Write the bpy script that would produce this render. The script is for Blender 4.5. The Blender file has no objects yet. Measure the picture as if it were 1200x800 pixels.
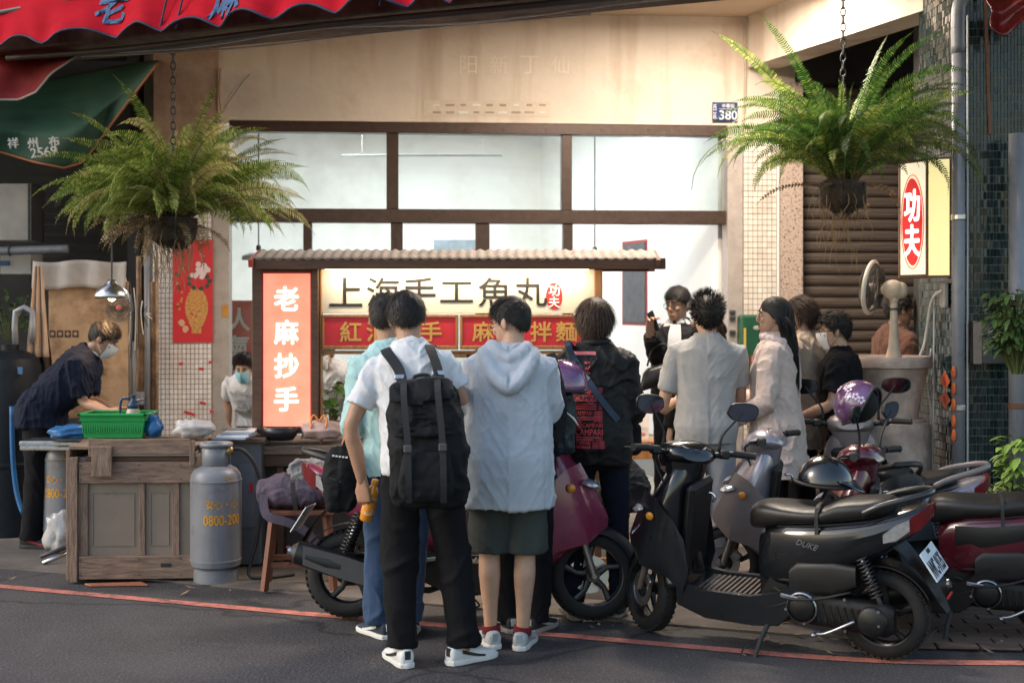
import bpy, bmesh, math, random
import numpy as np
from math import sin, cos, pi, radians, sqrt, atan2
from mathutils import Vector, Matrix, Quaternion
V = Vector
random.seed(7); np.random.seed(7)
SC = bpy.context.scene
COL = SC.collection

# ------------------------------------------------------------------ camera, sky, sun, exposure
F = 1600.0            # focal length in pixels of a 1200 px wide frame
HZ = 360.0            # horizon row
CH = 1.65             # camera height
cam = bpy.data.objects.new('camera', bpy.data.cameras.new('camera')); COL.objects.link(cam)
cam.location = (0, 0, CH); cam.rotation_euler = (radians(90), 0, 0)
cam.data.sensor_width = 36; cam.data.lens = 36*F/1200; cam.data.shift_y = -(400-HZ)/1200
cam.data.clip_end = 500
cam.data.dof.use_dof = True; cam.data.dof.focus_distance = 7.2; cam.data.dof.aperture_fstop = 2.8
SC.camera = cam
world = bpy.data.worlds.new("World"); SC.world = world; world.use_nodes = True
wn = world.node_tree.nodes; wl = world.node_tree.links
sky = wn.new('ShaderNodeTexSky'); sky.sky_type = 'NISHITA'; sky.sun_disc = False
SUN_EL, SUN_AZ = 32.0, -104.0       # azimuth measured clockwise from +Y: to the left, over the neighbouring house
sky.sun_elevation = radians(SUN_EL); sky.sun_rotation = radians(SUN_AZ); sky.air_density = 1.4; sky.dust_density = 1.5
wl.new(sky.outputs[0], wn['Background'].inputs[0]); wn['Background'].inputs[1].default_value = 0.15
sl = bpy.data.lights.new('sun', 'SUN'); sl.energy = .6; sl.angle = radians(14); sl.color = (1.0, .9, .82)
sun = bpy.data.objects.new('sun', sl); COL.objects.link(sun)
az, el = radians(SUN_AZ), radians(SUN_EL)
sun.rotation_euler = V((sin(az)*cos(el), cos(az)*cos(el), sin(el))).to_track_quat('Z', 'Y').to_euler()
SC.view_settings.view_transform = 'Standard'; SC.view_settings.look = 'None'
SC.view_settings.exposure = 0.88; SC.view_settings.gamma = 1.0
SC.cycles.use_denoising = True
SC.cycles.max_bounces = 6; SC.cycles.diffuse_bounces = 3; SC.cycles.glossy_bounces = 3
SC.cycles.transmission_bounces = 4; SC.cycles.transparent_max_bounces = 8
SC.cycles.caustics_reflective = False; SC.cycles.caustics_refractive = False
SC.cycles.sample_clamp_indirect = 4.0

# ------------------------------------------------------------------ helpers
def P(px, py, Y): return V(((px-600)/F*Y, Y, CH-(py-HZ)/F*Y))
def G(px, py):
    Y = F*CH/(py-HZ); return V(((px-600)/F*Y, Y, 0))

def link_nodes(nt, a, b): nt.links.new(a, b)
MATS = {}
def mat(name, col, rough=.6, metal=0., var=.18, scale=9., bump=0., bscale=60., spot=None, coat=0., emit=0., alpha=None,
        trans=0., stretch=None, sheen=0., spec=None, sub=0., col2=None, thr=(.42,.62)):
    """procedural principled material: base colour varied by two noises, optional stains (spot), optional bump"""
    if name in MATS: return MATS[name]
    m = bpy.data.materials.new(name); m.use_nodes = True; nt = m.node_tree; n = nt.nodes; b = n['Principled BSDF']
    tc = n.new('ShaderNodeTexCoord'); vec = tc.outputs['Object']
    if stretch:
        mp = n.new('ShaderNodeMapping'); mp.inputs['Scale'].default_value = stretch; nt.links.new(vec, mp.inputs[0]); vec = mp.outputs[0]
    c = tuple(col)+(1,)
    nz = n.new('ShaderNodeTexNoise'); nz.inputs['Scale'].default_value = scale; nz.inputs['Detail'].default_value = 6; nz.inputs['Roughness'].default_value = .65
    nt.links.new(vec, nz.inputs['Vector'])
    rp = n.new('ShaderNodeValToRGB'); e = rp.color_ramp.elements
    e[0].position = .3; e[1].position = .72
    lo = tuple(max(0, x*(1-var)) for x in col)+(1,); hi = tuple(min(1, x*(1+var)) for x in (col2 or col))+(1,)
    e[0].color = lo; e[1].color = hi
    nt.links.new(nz.outputs[0], rp.inputs[0]); cur = rp.outputs[0]
    if spot:
        n2 = n.new('ShaderNodeTexNoise'); n2.inputs['Scale'].default_value = spot[1]; n2.inputs['Detail'].default_value = 7; n2.inputs['Roughness'].default_value = .7
        nt.links.new(vec, n2.inputs['Vector'])
        r2 = n.new('ShaderNodeValToRGB'); r2.color_ramp.elements[0].position = thr[0]; r2.color_ramp.elements[1].position = thr[1]
        nt.links.new(n2.outputs[0], r2.inputs[0])
        mx = n.new('ShaderNodeMix'); mx.data_type = 'RGBA'
        nt.links.new(r2.outputs[0], mx.inputs[0]); nt.links.new(cur, mx.inputs[6]); mx.inputs[7].default_value = tuple(spot[0])+(1,)
        cur = mx.outputs[2]
    nt.links.new(cur, b.inputs['Base Color'])
    mr = n.new('ShaderNodeMapRange'); mr.inputs[3].default_value = max(.02, rough-.08); mr.inputs[4].default_value = min(1, rough+.1)
    nt.links.new(nz.outputs[0], mr.inputs[0]); nt.links.new(mr.outputs[0], b.inputs['Roughness'])
    b.inputs['Metallic'].default_value = metal
    if coat: b.inputs['Coat Weight'].default_value = coat; b.inputs['Coat Roughness'].default_value = .08
    if spec is not None: b.inputs['Specular IOR Level'].default_value = spec
    if sheen: b.inputs['Sheen Weight'].default_value = sheen
    if trans: b.inputs['Transmission Weight'].default_value = trans
    if sub:
        b.inputs['Subsurface Weight'].default_value = sub; b.inputs['Subsurface Radius'].default_value = (.012, .004, .002); b.inputs['Subsurface Scale'].default_value = 1
    if alpha is not None: b.inputs['Alpha'].default_value = alpha
    if emit:
        nt.links.new(cur, b.inputs['Emission Color']); b.inputs['Emission Strength'].default_value = emit
    if bump:
        n3 = n.new('ShaderNodeTexNoise'); n3.inputs['Scale'].default_value = bscale; n3.inputs['Detail'].default_value = 4
        nt.links.new(vec, n3.inputs['Vector'])
        bp = n.new('ShaderNodeBump'); bp.inputs['Strength'].default_value = min(1, bump); bp.inputs['Distance'].default_value = .01
        nt.links.new(n3.outputs[0], bp.inputs['Height']); nt.links.new(bp.outputs[0], b.inputs['Normal'])
    MATS[name] = m
    return m

def tag(o, label=None, cat=None, group=None, kind=None):
    if label: o['label'] = label
    if cat: o['category'] = cat
    if group: o['group'] = group
    if kind: o['kind'] = kind
    return o
def empty(name, loc=(0,0,0), rz=0., label=None, cat=None, group=None, parent=None):
    o = bpy.data.objects.new(name, None); COL.objects.link(o); o.empty_display_size = .1
    o.location = loc; o.rotation_euler = (0, 0, rz); o.parent = parent
    return tag(o, label, cat, group)
def copy_tree(o, parent=None):
    c = o.copy(); COL.objects.link(c); c.parent = parent
    for ch in list(o.children): copy_tree(ch, c)
    return c
def mobj(name, me, m, parent=None, loc=None, smooth=False, label=None):
    o = bpy.data.objects.new(name, me); COL.objects.link(o)
    if m is not None and not me.materials: me.materials.append(m)
    if smooth: me.polygons.foreach_set('use_smooth', [True]*len(me.polygons))
    o.parent = parent
    if loc is not None: o.location = loc
    if label: o['label'] = label
    return o

def frames(pts):
    """parallel-transport frames along a path"""
    n = len(pts); T = []
    for i in range(n):
        a = pts[max(0, i-1)]; b = pts[min(n-1, i+1)]; t = (b-a)
        T.append(t.normalized() if t.length > 1e-9 else V((0,0,1)))
    ref = V((0,1,0)) if abs(T[0].y) < .9 else V((1,0,0))
    u = T[0].cross(ref).normalized(); out = []
    for i in range(n):
        if i:
            q = T[i-1].rotation_difference(T[i]); u = (q @ u); u = (u-T[i]*u.dot(T[i])).normalized()
        out.append((T[i], u, T[i].cross(u)))
    return out
def catmull(pts, k=4):
    pts = [V(p) for p in pts]; out = []
    for i in range(len(pts)-1):
        p0 = pts[max(0,i-1)]; p1 = pts[i]; p2 = pts[i+1]; p3 = pts[min(len(pts)-1,i+2)]
        for j in range(k):
            t = j/k
            out.append(.5*((2*p1)+(p2-p0)*t+(2*p0-5*p1+4*p2-p3)*t*t+(3*p1-p0-3*p2+p3)*t**3))
    out.append(pts[-1]); return out
def cat1(vals, k=4):
    return [v.x for v in catmull([V((a,0,0)) for a in vals], k)]

class MB:
    def __init__(s): s.v = []; s.f = []
    def add(s, vs, fs):
        o = len(s.v); s.v += [V(p) for p in vs]; s.f += [tuple(i+o for i in f) for f in fs]; return s
    def box(s, c, d, rot=None, bev=0.):
        hx, hy, hz = d[0]/2, d[1]/2, d[2]/2; c = V(c)
        if bev > 0:
            b = min(bev, hx*.9, hy*.9, hz*.9); vs = []; fs = []
            # chamfered box: 24 vertices
            idx = {}
            for sx in (-1,1):
                for sy in (-1,1):
                    for sz in (-1,1):
                        for ax in range(3):
                            p = [sx*(hx-b), sy*(hy-b), sz*(hz-b)]; p[ax] = (sx,sy,sz)[ax]*(hx,hy,hz)[ax]
                            idx[(sx,sy,sz,ax)] = len(vs); vs.append(V(p))
            for ax in range(3):
                o1, o2 = [a for a in range(3) if a != ax]
                for sg in (-1,1):
                    q = []
                    for a, bb in ((-1,-1),(1,-1),(1,1),(-1,1)):
                        k = [0,0,0]; k[ax] = sg; k[o1] = a; k[o2] = bb; q.append(idx[(k[0],k[1],k[2],ax)])
                    fs.append(q)
                for a in (-1,1):
                    for bb in (-1,1):
                        q = []
                        for t, axx in ((-1,o1),(1,o1),(1,o2),(-1,o2)):
                            k = [0,0,0]; k[ax] = t; k[o1] = a; k[o2] = bb; q.append(idx[(k[0],k[1],k[2],axx)])
                        fs.append(q)
            for sx in (-1,1):
                for sy in (-1,1):
                    for sz in (-1,1): fs.append([idx[(sx,sy,sz,ax)] for ax in range(3)])
        else:
            vs = [V((x*hx,y*hy,z*hz)) for x in (-1,1) for y in (-1,1) for z in (-1,1)]
            fs = [(0,1,3,2),(4,6,7,5),(0,4,5,1),(2,3,7,6),(0,2,6,4),(1,5,7,3)]
        if rot is not None: vs = [rot @ p for p in vs]
        return s.add([p+c for p in vs], fs)
    def rings(s, rs, cap=True, closed=True):
        n = len(rs[0]); vs = [p for r in rs for p in r]; fs = []
        for i in range(len(rs)-1):
            for j in range(n if closed else n-1):
                k = (j+1) % n; fs.append((i*n+j, i*n+k, (i+1)*n+k, (i+1)*n+j))
        if cap and closed:
            fs.append(tuple(reversed(range(n)))); fs.append(tuple(range((len(rs)-1)*n, len(rs)*n)))
        return s.add(vs, fs)
    def tube(s, pts, r, n=8, cap=True, smooth=0, flat=1.):
        pts = [V(p) for p in pts]
        if not hasattr(r, '__len__'): r = [r]*len(pts)
        if smooth: r = cat1(r, smooth); pts = catmull(pts, smooth)
        fr = frames(pts); rs = []
        for p, (t,u,w), rr in zip(pts, fr, r):
            rs.append([p+(u*cos(2*pi*k/n)+w*sin(2*pi*k/n)*flat)*rr for k in range(n)])
        return s.rings(rs, cap)
    def lathe(s, prof, n=24, c=(0,0,0), M=None, cap=True):
        c = V(c); rs = []
        for r, z in prof:
            ring = [V((r*cos(2*pi*k/n), r*sin(2*pi*k/n), z)) for k in range(n)]
            if M is not None: ring = [M @ p for p in ring]
            rs.append([p+c for p in ring])
        return s.rings(rs, cap)
    def torus(s, R, r, n=32, m=10, M=None, c=(0,0,0), sx=1.):
        c = V(c); rs = []
        for i in range(n+1):
            a = 2*pi*i/n
            ring = [V(((R+r*cos(2*pi*k/m))*cos(a), (R+r*cos(2*pi*k/m))*sin(a)*sx, r*sin(2*pi*k/m))) for k in range(m)]
            if M is not None: ring = [M @ p for p in ring]
            rs.append([p+c for p in ring])
        return s.rings(rs, False)
    def ell(s, c, r, n=16, m=10, M=None):
        c = V(c); rs = []
        for i in range(m+1):
            a = -pi/2+pi*i/m; a = max(-pi/2+.02, min(pi/2-.02, a))
            ring = [V((r[0]*cos(a)*cos(2*pi*k/n), r[1]*cos(a)*sin(2*pi*k/n), r[2]*sin(a))) for k in range(n)]
            if M is not None: ring = [M @ p for p in ring]
            rs.append([p+c for p in ring])
        return s.rings(rs, True)
    def prism(s, poly, y0, y1, M=None, bev=0.):
        """polygon in (x,z) extruded along y"""
        n = len(poly)
        vs = [V((x, y0, z)) for x, z in poly]+[V((x, y1, z)) for x, z in poly]
        if M is not None: vs = [M @ p for p in vs]
        fs = [tuple(range(n)), tuple(reversed(range(n, 2*n)))]+[(i, i+n, (i+1) % n+n, (i+1) % n) for i in range(n)]
        return s.add(vs, fs)
    def grid(s, fn, nu, nv):
        vs = [V(fn(i/nu, j/nv)) for j in range(nv+1) for i in range(nu+1)]
        fs = [(j*(nu+1)+i, j*(nu+1)+i+1, (j+1)*(nu+1)+i+1, (j+1)*(nu+1)+i) for j in range(nv) for i in range(nu)]
        return s.add(vs, fs)
    def quad(s, a, b, c, d): return s.add([a,b,c,d], [(0,1,2,3)])
    def xf(s, M): s.v = [M @ p for p in s.v]; return s
    def mesh(s, name='m'):
        me = bpy.data.meshes.new(name); me.from_pydata([tuple(p) for p in s.v], [], s.f); me.update(); return me
    def build(s, name, m, parent=None, smooth=None, loc=None, label=None, fixn=True, auto=None):
        me = s.mesh(name)
        if fixn:
            bm = bmesh.new(); bm.from_mesh(me); bmesh.ops.recalc_face_normals(bm, faces=bm.faces); bm.to_mesh(me); bm.free()
        if smooth or auto:
            me.polygons.foreach_set('use_smooth', [True]*len(me.polygons))
            if auto: me.set_sharp_from_angle(angle=radians(auto))
        return mobj(name, me, m, parent, loc, False, label)

def ring(c, u, v, a, b, n=20, e=2.0):
    """superellipse ring"""
    c = V(c); out = []
    for k in range(n):
        t = 2*pi*k/n; ct, st = cos(t), sin(t)
        x = math.copysign(abs(ct)**(2/e), ct); y = math.copysign(abs(st)**(2/e), st)
        out.append(c+V(u)*x*a+V(v)*y*b)
    return out

# vectorised gradient-free value noise for cloth folds
_T = np.random.RandomState(3).rand(64, 64, 64).astype(np.float32)*2-1
def vnoise(p):
    p = np.asarray(p, dtype=np.float64); i = np.floor(p).astype(int); f = p-i; f = f*f*(3-2*f)
    r = 0
    for dx in (0,1):
        wx = f[:,0] if dx else 1-f[:,0]
        for dy in (0,1):
            wy = f[:,1] if dy else 1-f[:,1]
            for dz in (0,1):
                wz = f[:,2] if dz else 1-f[:,2]
                r = r+wx*wy*wz*_T[(i[:,0]+dx) & 63, (i[:,1]+dy) & 63, (i[:,2]+dz) & 63]
    return r
def mesh_from_obj(ob):
    dg = bpy.context.evaluated_depsgraph_get()
    return bpy.data.meshes.new_from_object(ob.evaluated_get(dg))
def remeshed(mb, voxel=.009, smooth=4, name='m'):
    me = mb.mesh('tmp'); bm = bmesh.new(); bm.from_mesh(me); bmesh.ops.recalc_face_normals(bm, faces=bm.faces); bm.to_mesh(me); bm.free()
    ob = bpy.data.objects.new('tmp', me); COL.objects.link(ob)
    r = ob.modifiers.new('r', 'REMESH'); r.mode = 'VOXEL'; r.voxel_size = voxel; r.adaptivity = 0
    if smooth: q = ob.modifiers.new('s', 'SMOOTH'); q.factor = .5; q.iterations = smooth
    out = mesh_from_obj(ob); out.name = name
    bpy.data.objects.remove(ob); bpy.data.meshes.remove(me)
    return out
def coords(me):
    a = np.empty(len(me.vertices)*3); me.vertices.foreach_get('co', a); return a.reshape(-1, 3)
def normals(me):
    a = np.empty(len(me.vertices)*3); me.vertex_normals.foreach_get('vector', a); return a.reshape(-1, 3)
def folds(me, amp=.006, s=(9,9,4), seed=0., fn=None, fine=.35):
    """cloth folds: warped ridged noise pushed along the normals"""
    co = coords(me); nm = normals(me); sd = np.array([seed*7.3+31, seed*3.1+17, seed*5.7+11])
    w = np.stack([vnoise(co*4+sd+k*9) for k in range(3)], 1)*.55
    rt = np.array([[.86,.0,.5],[0,1,0],[-.5,.0,.86]]); sg = np.sign(co[:,:1]+.001)
    q = (co*np.concatenate([sg*0+1, sg*0+1, sg], 1)) @ rt*np.array(s)+w*.9+sd
    a = np.clip(1-np.abs(vnoise(q))*1.6, 0, 1)**3; b = vnoise(q*.6+5); c = np.clip(1-np.abs(vnoise(q*1.9+9))*1.6, 0, 1)**3
    d = amp*(a*1.15+b*.55+c*fine-.35)
    if fn is not None: d = d*fn(co)
    co = co+nm*d[:, None]
    me.vertices.foreach_set('co', co.ravel()); me.update(); return me
def joined(meshes, name):
    bm = bmesh.new()
    for m in meshes: bm.from_mesh(m)
    me = bpy.data.meshes.new(name); bm.to_mesh(me); bm.free()
    for m in meshes: bpy.data.meshes.remove(m)
    me.polygons.foreach_set('use_smooth', [True]*len(me.polygons)); return me

def text(body, m, w=None, h=None, parent=None, M=None, name='lettering', bold=0., thick=.001, sx=None, label=None, italic=0., spacing=1., vertical=False):
    """flat lettering: mesh in local xz plane facing -y, centred, then transformed by M"""
    cu = bpy.data.curves.new('t', 'FONT'); cu.body = body; cu.size = 1; cu.shear = italic; cu.space_character = spacing; cu.resolution_u = 3
    if vertical: cu.body = '\n'.join(body); cu.space_line = vertical if vertical is not True else 1.; cu.align_x = 'CENTER'
    ob = bpy.data.objects.new('t', cu); COL.objects.link(ob)
    me = mesh_from_obj(ob); bpy.data.objects.remove(ob); bpy.data.curves.remove(cu)
    co = coords(me)
    if len(co) == 0: print('EMPTY TEXT', body); return None
    lo, hi = co.min(0), co.max(0); d = hi-lo; c = (hi+lo)/2
    if h is None: k = (w/d[0], w/d[0])
    elif w is None: k = (h/d[1], h/d[1])
    else: k = (w/d[0], h/d[1])
    out = np.zeros_like(co); out[:,0] = (co[:,0]-c[0])*k[0]; out[:,2] = (co[:,1]-c[1])*k[1]; out[:,1] = -thick
    me.vertices.foreach_set('co', out.ravel()); me.update()
    bm = bmesh.new(); bm.from_mesh(me)
    if bold > 0:
        e = bold*k[1]*.8
        for q, (dx, dz) in enumerate(((e,0),(-e,0),(0,e),(0,-e),(e*.7,e*.7),(-e*.7,e*.7),(e*.7,-e*.7),(-e*.7,-e*.7))):
            n0 = len(bm.verts); bm.from_mesh(me); bm.verts.ensure_lookup_table()
            for v in bm.verts[n0:]: v.co.x += dx; v.co.z += dz; v.co.y -= .00005*(q+1)
    if thick:
        r = bmesh.ops.extrude_face_region(bm, geom=bm.faces[:])
        for e in r['geom']:
            if isinstance(e, bmesh.types.BMVert): e.co.y = 0
    bmesh.ops.recalc_face_normals(bm, faces=bm.faces)
    if M is not None: bmesh.ops.transform(bm, matrix=M, verts=bm.verts)
    bm.to_mesh(me); bm.free(); me.materials.clear()
    return mobj(name, me, m, parent, label=label)
def T(x, y=0, z=0): return Matrix.Translation((x, y, z) if not isinstance(x, Vector) else x)
def R(a, ax): return Matrix.Rotation(radians(a), 4, ax)
def R3(a, ax): return Matrix.Rotation(radians(a), 3, ax)
def Sc(x, y, z): return Matrix.Diagonal((x, y, z, 1))
# ------------------------------------------------------------------ people
SKIN = lambda: mat('skin_light', (.50,.30,.205), .5, var=.10, scale=14, sub=.12, bump=.05, bscale=300)
SKIN2 = lambda: mat('skin_tanned', (.40,.225,.145), .5, var=.10, scale=14, sub=.12, bump=.05, bscale=300)
HAIRM = lambda: mat('black_hair', (.010,.009,.009), .55, var=.5, scale=60, spec=.3, col2=(.022,.018,.016))
HAIRB = lambda: mat('brown_hair', (.030,.016,.010), .55, var=.5, scale=60, spec=.3, col2=(.06,.034,.022))
def cloth(name, col, rough=.85, var=.12, weave=15, bump=.35, **k): return mat(name, col, rough, var=var, scale=5, bump=bump, bscale=min(weave, 40), sheen=.0 if max(col) < .1 else .1, spec=.2, **k)

HC = V((0, -.012, .01)); HR = V((.080, .100, .099))     # skull centre and radii in head space
def hair_z(az):
    a = abs(az)*180/pi
    pts = [(0,.068),(35,.062),(55,.04),(72,.005),(82,-.03),(92,.0),(104,-.012),(118,-.035),(140,-.06),(180,-.068)]
    for (a0,z0),(a1,z1) in zip(pts, pts[1:]):
        if a <= a1: t = (a-a0)/(a1-a0); return z0+(z1-z0)*t
    return -.068
def scalp(az, t, grow=0., low=0.):
    zh = hair_z(az)+low; pm = math.acos(max(-.95, min(.95, (zh-HC.z)/HR.z))); p = pm*t
    n = V((sin(p)*sin(az), sin(p)*cos(az), cos(p)))
    return V((HC.x+(HR.x+grow)*n.x, HC.y+(HR.y+grow)*n.y, HC.z+(HR.z+grow)*n.z)), n
HST = {
 # top length, side length, cap thickness top, side, lift, gravity, messiness, forward comb, lowered hairline
 'short':  dict(top=.045, side=.016, tt=.022, ts=.006, lift=.45, g=.10, mess=.35, fwd=.5, n=1700),
 'crop':   dict(top=.055, side=.012, tt=.021, ts=.003, lift=.25, g=.25, mess=.22, fwd=.9, n=1800),
 'spiky':  dict(top=.055, side=.02, tt=.022, ts=.010, lift=.85, g=.0, mess=.45, fwd=.2, n=1900),
 'mop':    dict(top=.065, side=.028, tt=.019, ts=.009, lift=.18, g=.35, mess=.3, fwd=.15, n=2400),
 'bob':    dict(top=.13, side=.07, tt=.020, ts=.015, lift=.12, g=.5, mess=.24, fwd=.0, n=2600, low=-.03),
 'long':   dict(top=.50, side=.42, tt=.010, ts=.008, lift=.12, g=.9, mess=.16, fwd=-.35, n=4200, low=-.01),
 'tied':   dict(top=.09, side=.07, tt=.018, ts=.012, lift=.03, g=.1, mess=.10, fwd=-1.2, n=1700),
}
def make_hair(style, M, m, parent, seed):
    rnd = random.Random(seed); s = HST[style]; mb = MB(); low = s.get('low', 0)
    nu, nv = 44, 16; rs = []
    for j in range(nv+1):
        t = max(.01, j/nv); rg = []
        for i in range(nu):
            az = 2*pi*i/nu-pi; p, n = scalp(az, t, 0, low)
            up = max(0., n.z)**.6; th = (s['ts']+(s['tt']-s['ts'])*up)*(1-t**7)+.001
            th *= 1+.25*sin(az*7+j*1.3+seed)*t*(1-t)*2
            rg.append(M @ (p+n*th))
        rs.append(rg)
    mb.rings(rs, False)
    down = (M.to_3x3().inverted() @ V((0,0,-1))).normalized()
    crown = V((.012, -.055, .1))
    K = 9 if s['top'] > .2 else 5
    for _ in range(s['n']):
        az = rnd.uniform(-pi, pi); t = math.sqrt(rnd.random())
        p, n = scalp(az, t, 0, low); up = max(0., n.z)**.8
        L = (s['side']+(s['top']-s['side'])*up)*rnd.uniform(.75, 1.15)
        if style in ('long',):
            if n.y > .35 and n.z < .45: continue
            side = V((math.copysign(1, n.x+.15), -.35, 0)); fl = side*.9
        else: fl = (p-crown)
        fl = fl+V((0, s['fwd']*.1, 0))*(1 if n.z > .2 else .3)+V((rnd.gauss(0,1), rnd.gauss(0,1), rnd.gauss(0,1)))*s['mess']*.1
        fl = fl-n*fl.dot(n)
        if fl.length < 1e-4: continue
        d = (fl.normalized()*(1-s['lift'])+n*s['lift']*rnd.uniform(.5,1.2)).normalized()
        p = p+n*((s['ts']+(s['tt']-s['ts'])*up)*rnd.uniform(.7,1.25)*(1-t**7))
        w0 = rnd.uniform(.0028,.0052) if K == 5 else rnd.uniform(.004,.008)
        yt = -rnd.uniform(.02,.15); pts = [p.copy()]; j = V((rnd.gauss(0,1), rnd.gauss(0,1), rnd.gauss(0,1)))*s['mess']*.25
        for q in range(K):
            d = (d*(.45 if style == 'long' else 1)+down*s['g']*(.5 if style == 'long' else .45)+j*.4).normalized(); p = p+d*L/K
            e = V(((p.x-HC.x)/(HR.x+s['ts']), (p.y-HC.y)/(HR.y+s['ts']), (p.z-HC.z)/(HR.z+s['ts'])))
            if e.length < 1.0 and p.z > -.09: p = V((HC.x+e.x/e.length*(HR.x+s['ts']), HC.y+e.y/e.length*(HR.y+s['ts']), HC.z+e.z/e.length*(HR.z+s['ts'])))
            elif style == 'long' and p.z <= -.09:
                # falls behind the shoulders
                p.x = max(-.10, min(.10, p.x*.98)); p.y = yt+(p.y-yt)*.6
            if style == 'long' and p.z < .035: p.y = min(p.y, .0-.25*(.035-p.z))
            pts.append(p.copy())
        vs = []
        for q, pp in enumerate(pts):
            nn = (pp-HC).normalized(); dd = (pts[min(K,q+1)]-pts[max(0,q-1)]); wv = dd.cross(nn)
            if wv.length < 1e-6: wv = V((1,0,0))
            wv = wv.normalized()*w0*(1-(q/K)**2*.85)*.5; vs += [M @ (pp-wv), M @ (pp+wv)]
        mb.add(vs, [(2*q, 2*q+1, 2*q+3, 2*q+2) for q in range(K)])
    if style == 'long':     # inner mass of the fall
        rs = []
        for z, yc, hw, hd in ((.02,-.055,.078,.058),(-.05,-.066,.086,.060),(-.14,-.078,.092,.058),(-.25,-.092,.092,.050),(-.35,-.10,.08,.038),(-.44,-.105,.05,.015)):
            rs.append([M @ q for q in ring((.0, yc, z), (1,0,0), (0,1,0), hw, hd, 16)])
        mb.rings(rs)
    if style == 'tied':
        mb.ell(M @ V((0,-.12,-.03)), (.032,.03,.035), 12, 8)
        for k in range(60):
            a = rnd.uniform(0, 2*pi); b = rnd.uniform(-1,1); c0 = M @ V((0,-.12,-.03))
            o = V((cos(a)*sqrt(1-b*b), sin(a)*sqrt(1-b*b), b))*.033
            mb.tube([c0+o, c0+o*1.2+V((rnd.gauss(0,.01), rnd.gauss(0,.01), rnd.gauss(0,.01)))], [.003,.0008], 4)
    return mb.build('hair', m, parent, smooth=True, fixn=False)

def head_mesh(M, neck):
    mb = MB()
    mb.ell((0,-.012,.018), (.0745,.0945,.094), 24, 16)
    rs = []
    for z, hw, yb, yf in ((.045,.066,-.06,.080),(.01,.068,-.06,.083),(-.03,.066,-.05,.085),(-.065,.059,-.035,.086),(-.092,.047,-.01,.084),(-.112,.032,.022,.079),(-.122,.018,.045,.070)):
        rs.append(ring((0,(yb+yf)/2,z), (1,0,0), (0,1,0), hw, (yf-yb)/2, 20, 2.25))
    mb.rings(list(reversed(rs)))
    mb.rings([ring((0,.086,.022),(1,0,0),(0,1,0),.007,.008,8), ring((0,.093,.0),(1,0,0),(0,1,0),.009,.010,8), ring((0,.100,-.022),(1,0,0),(0,1,0),.014,.011,8), ring((0,.096,-.034),(1,0,0),(0,1,0),.015,.011,8), ring((0,.086,-.042),(1,0,0),(0,1,0),.010,.008,8)])
    mb.ell((0,.074,.028), (.05,.013,.009), 14, 8)
    for sx in (-1,1):
        mb.ell((sx*.0775,-.008,-.012), (.010,.019,.031), 12, 10, R3(sx*14,'Z'))
        mb.ell((sx*.083,-.018,-.008), (.006,.012,.026), 10, 8, R3(sx*30,'Z'))
        mb.ell((sx*.038,.066,-.022), (.022,.018,.018), 12, 8)
    mb.ell((0,.0835,-.064), (.022,.009,.0055), 12, 6); mb.ell((0,.082,-.074), (.019,.010,.006), 12, 6)
    mb.xf(M); mb.tube([neck, neck.lerp(M @ V((0,-.014,-.055)), .6), M @ V((0,-.012,-.03))], [.062,.055,.056], 16)
    return remeshed(mb, .0042, 5)

def hand_mesh(M, curl=(20,30,20), spread=4, thumb=(38,20), side=1):
    mb = MB()
    rs = []
    for y, hw, ht, z in ((-.03,.024,.017,0),(0,.029,.017,0),(.03,.038,.016,0),(.07,.041,.014,-.001),(.092,.039,.011,-.002)):
        rs.append(ring((.002 if y > 0 else 0, y, z), (1,0,0), (0,0,1), hw, ht, 14, 2.4))
    mb.rings(rs)
    fx = (.030,.010,-.010,-.029); fl = (.072,.080,.074,.058); fr = (.0088,.0090,.0086,.0076)
    for i in range(4):
        c = V((fx[i], .088-(.006 if i == 3 else 0), -.002)); d = V((sin(radians(spread*(1.5-i))), 1, 0)).normalized(); pts = [c-d*.02, c]; a = 0
        for j, fr_ in enumerate((.45,.32,.23)):
            a += radians(curl[j]*(1+.08*i)); dd = V((d.x*cos(a), cos(a), -sin(a))).normalized(); c = c+dd*fl[i]*fr_; pts.append(c)
        mb.tube(pts, [fr[i]*1.05, fr[i]*1.05, fr[i], fr[i]*.92, fr[i]*.72], 10, smooth=3)
    a1, a2 = radians(thumb[0]), radians(thumb[1])
    c = V((.026,.02,-.008)); d1 = V((sin(a1), cos(a1), -.35)).normalized(); c2 = c+d1*.046; d2 = V((sin(a1-a2*.6), cos(a1), -.35-sin(a2))).normalized()
    mb.tube([c-d1*.015, c, c2, c2+d2*.032, c2+d2*.052], [.013,.014,.0105,.0095,.007], 10, smooth=3)
    if side < 0: mb.xf(Sc(-1,1,1))
    mb.xf(M); return remeshed(mb, .0034, 2)
def hand_M(w, d, back, roll=0):
    y = V(d).normalized(); z = V(back); z = (z-y*z.dot(y)).normalized(); x = y.cross(z)
    M = Matrix((x, y, z)).transposed().to_4x4(); M.translation = V(w); return M

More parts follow.
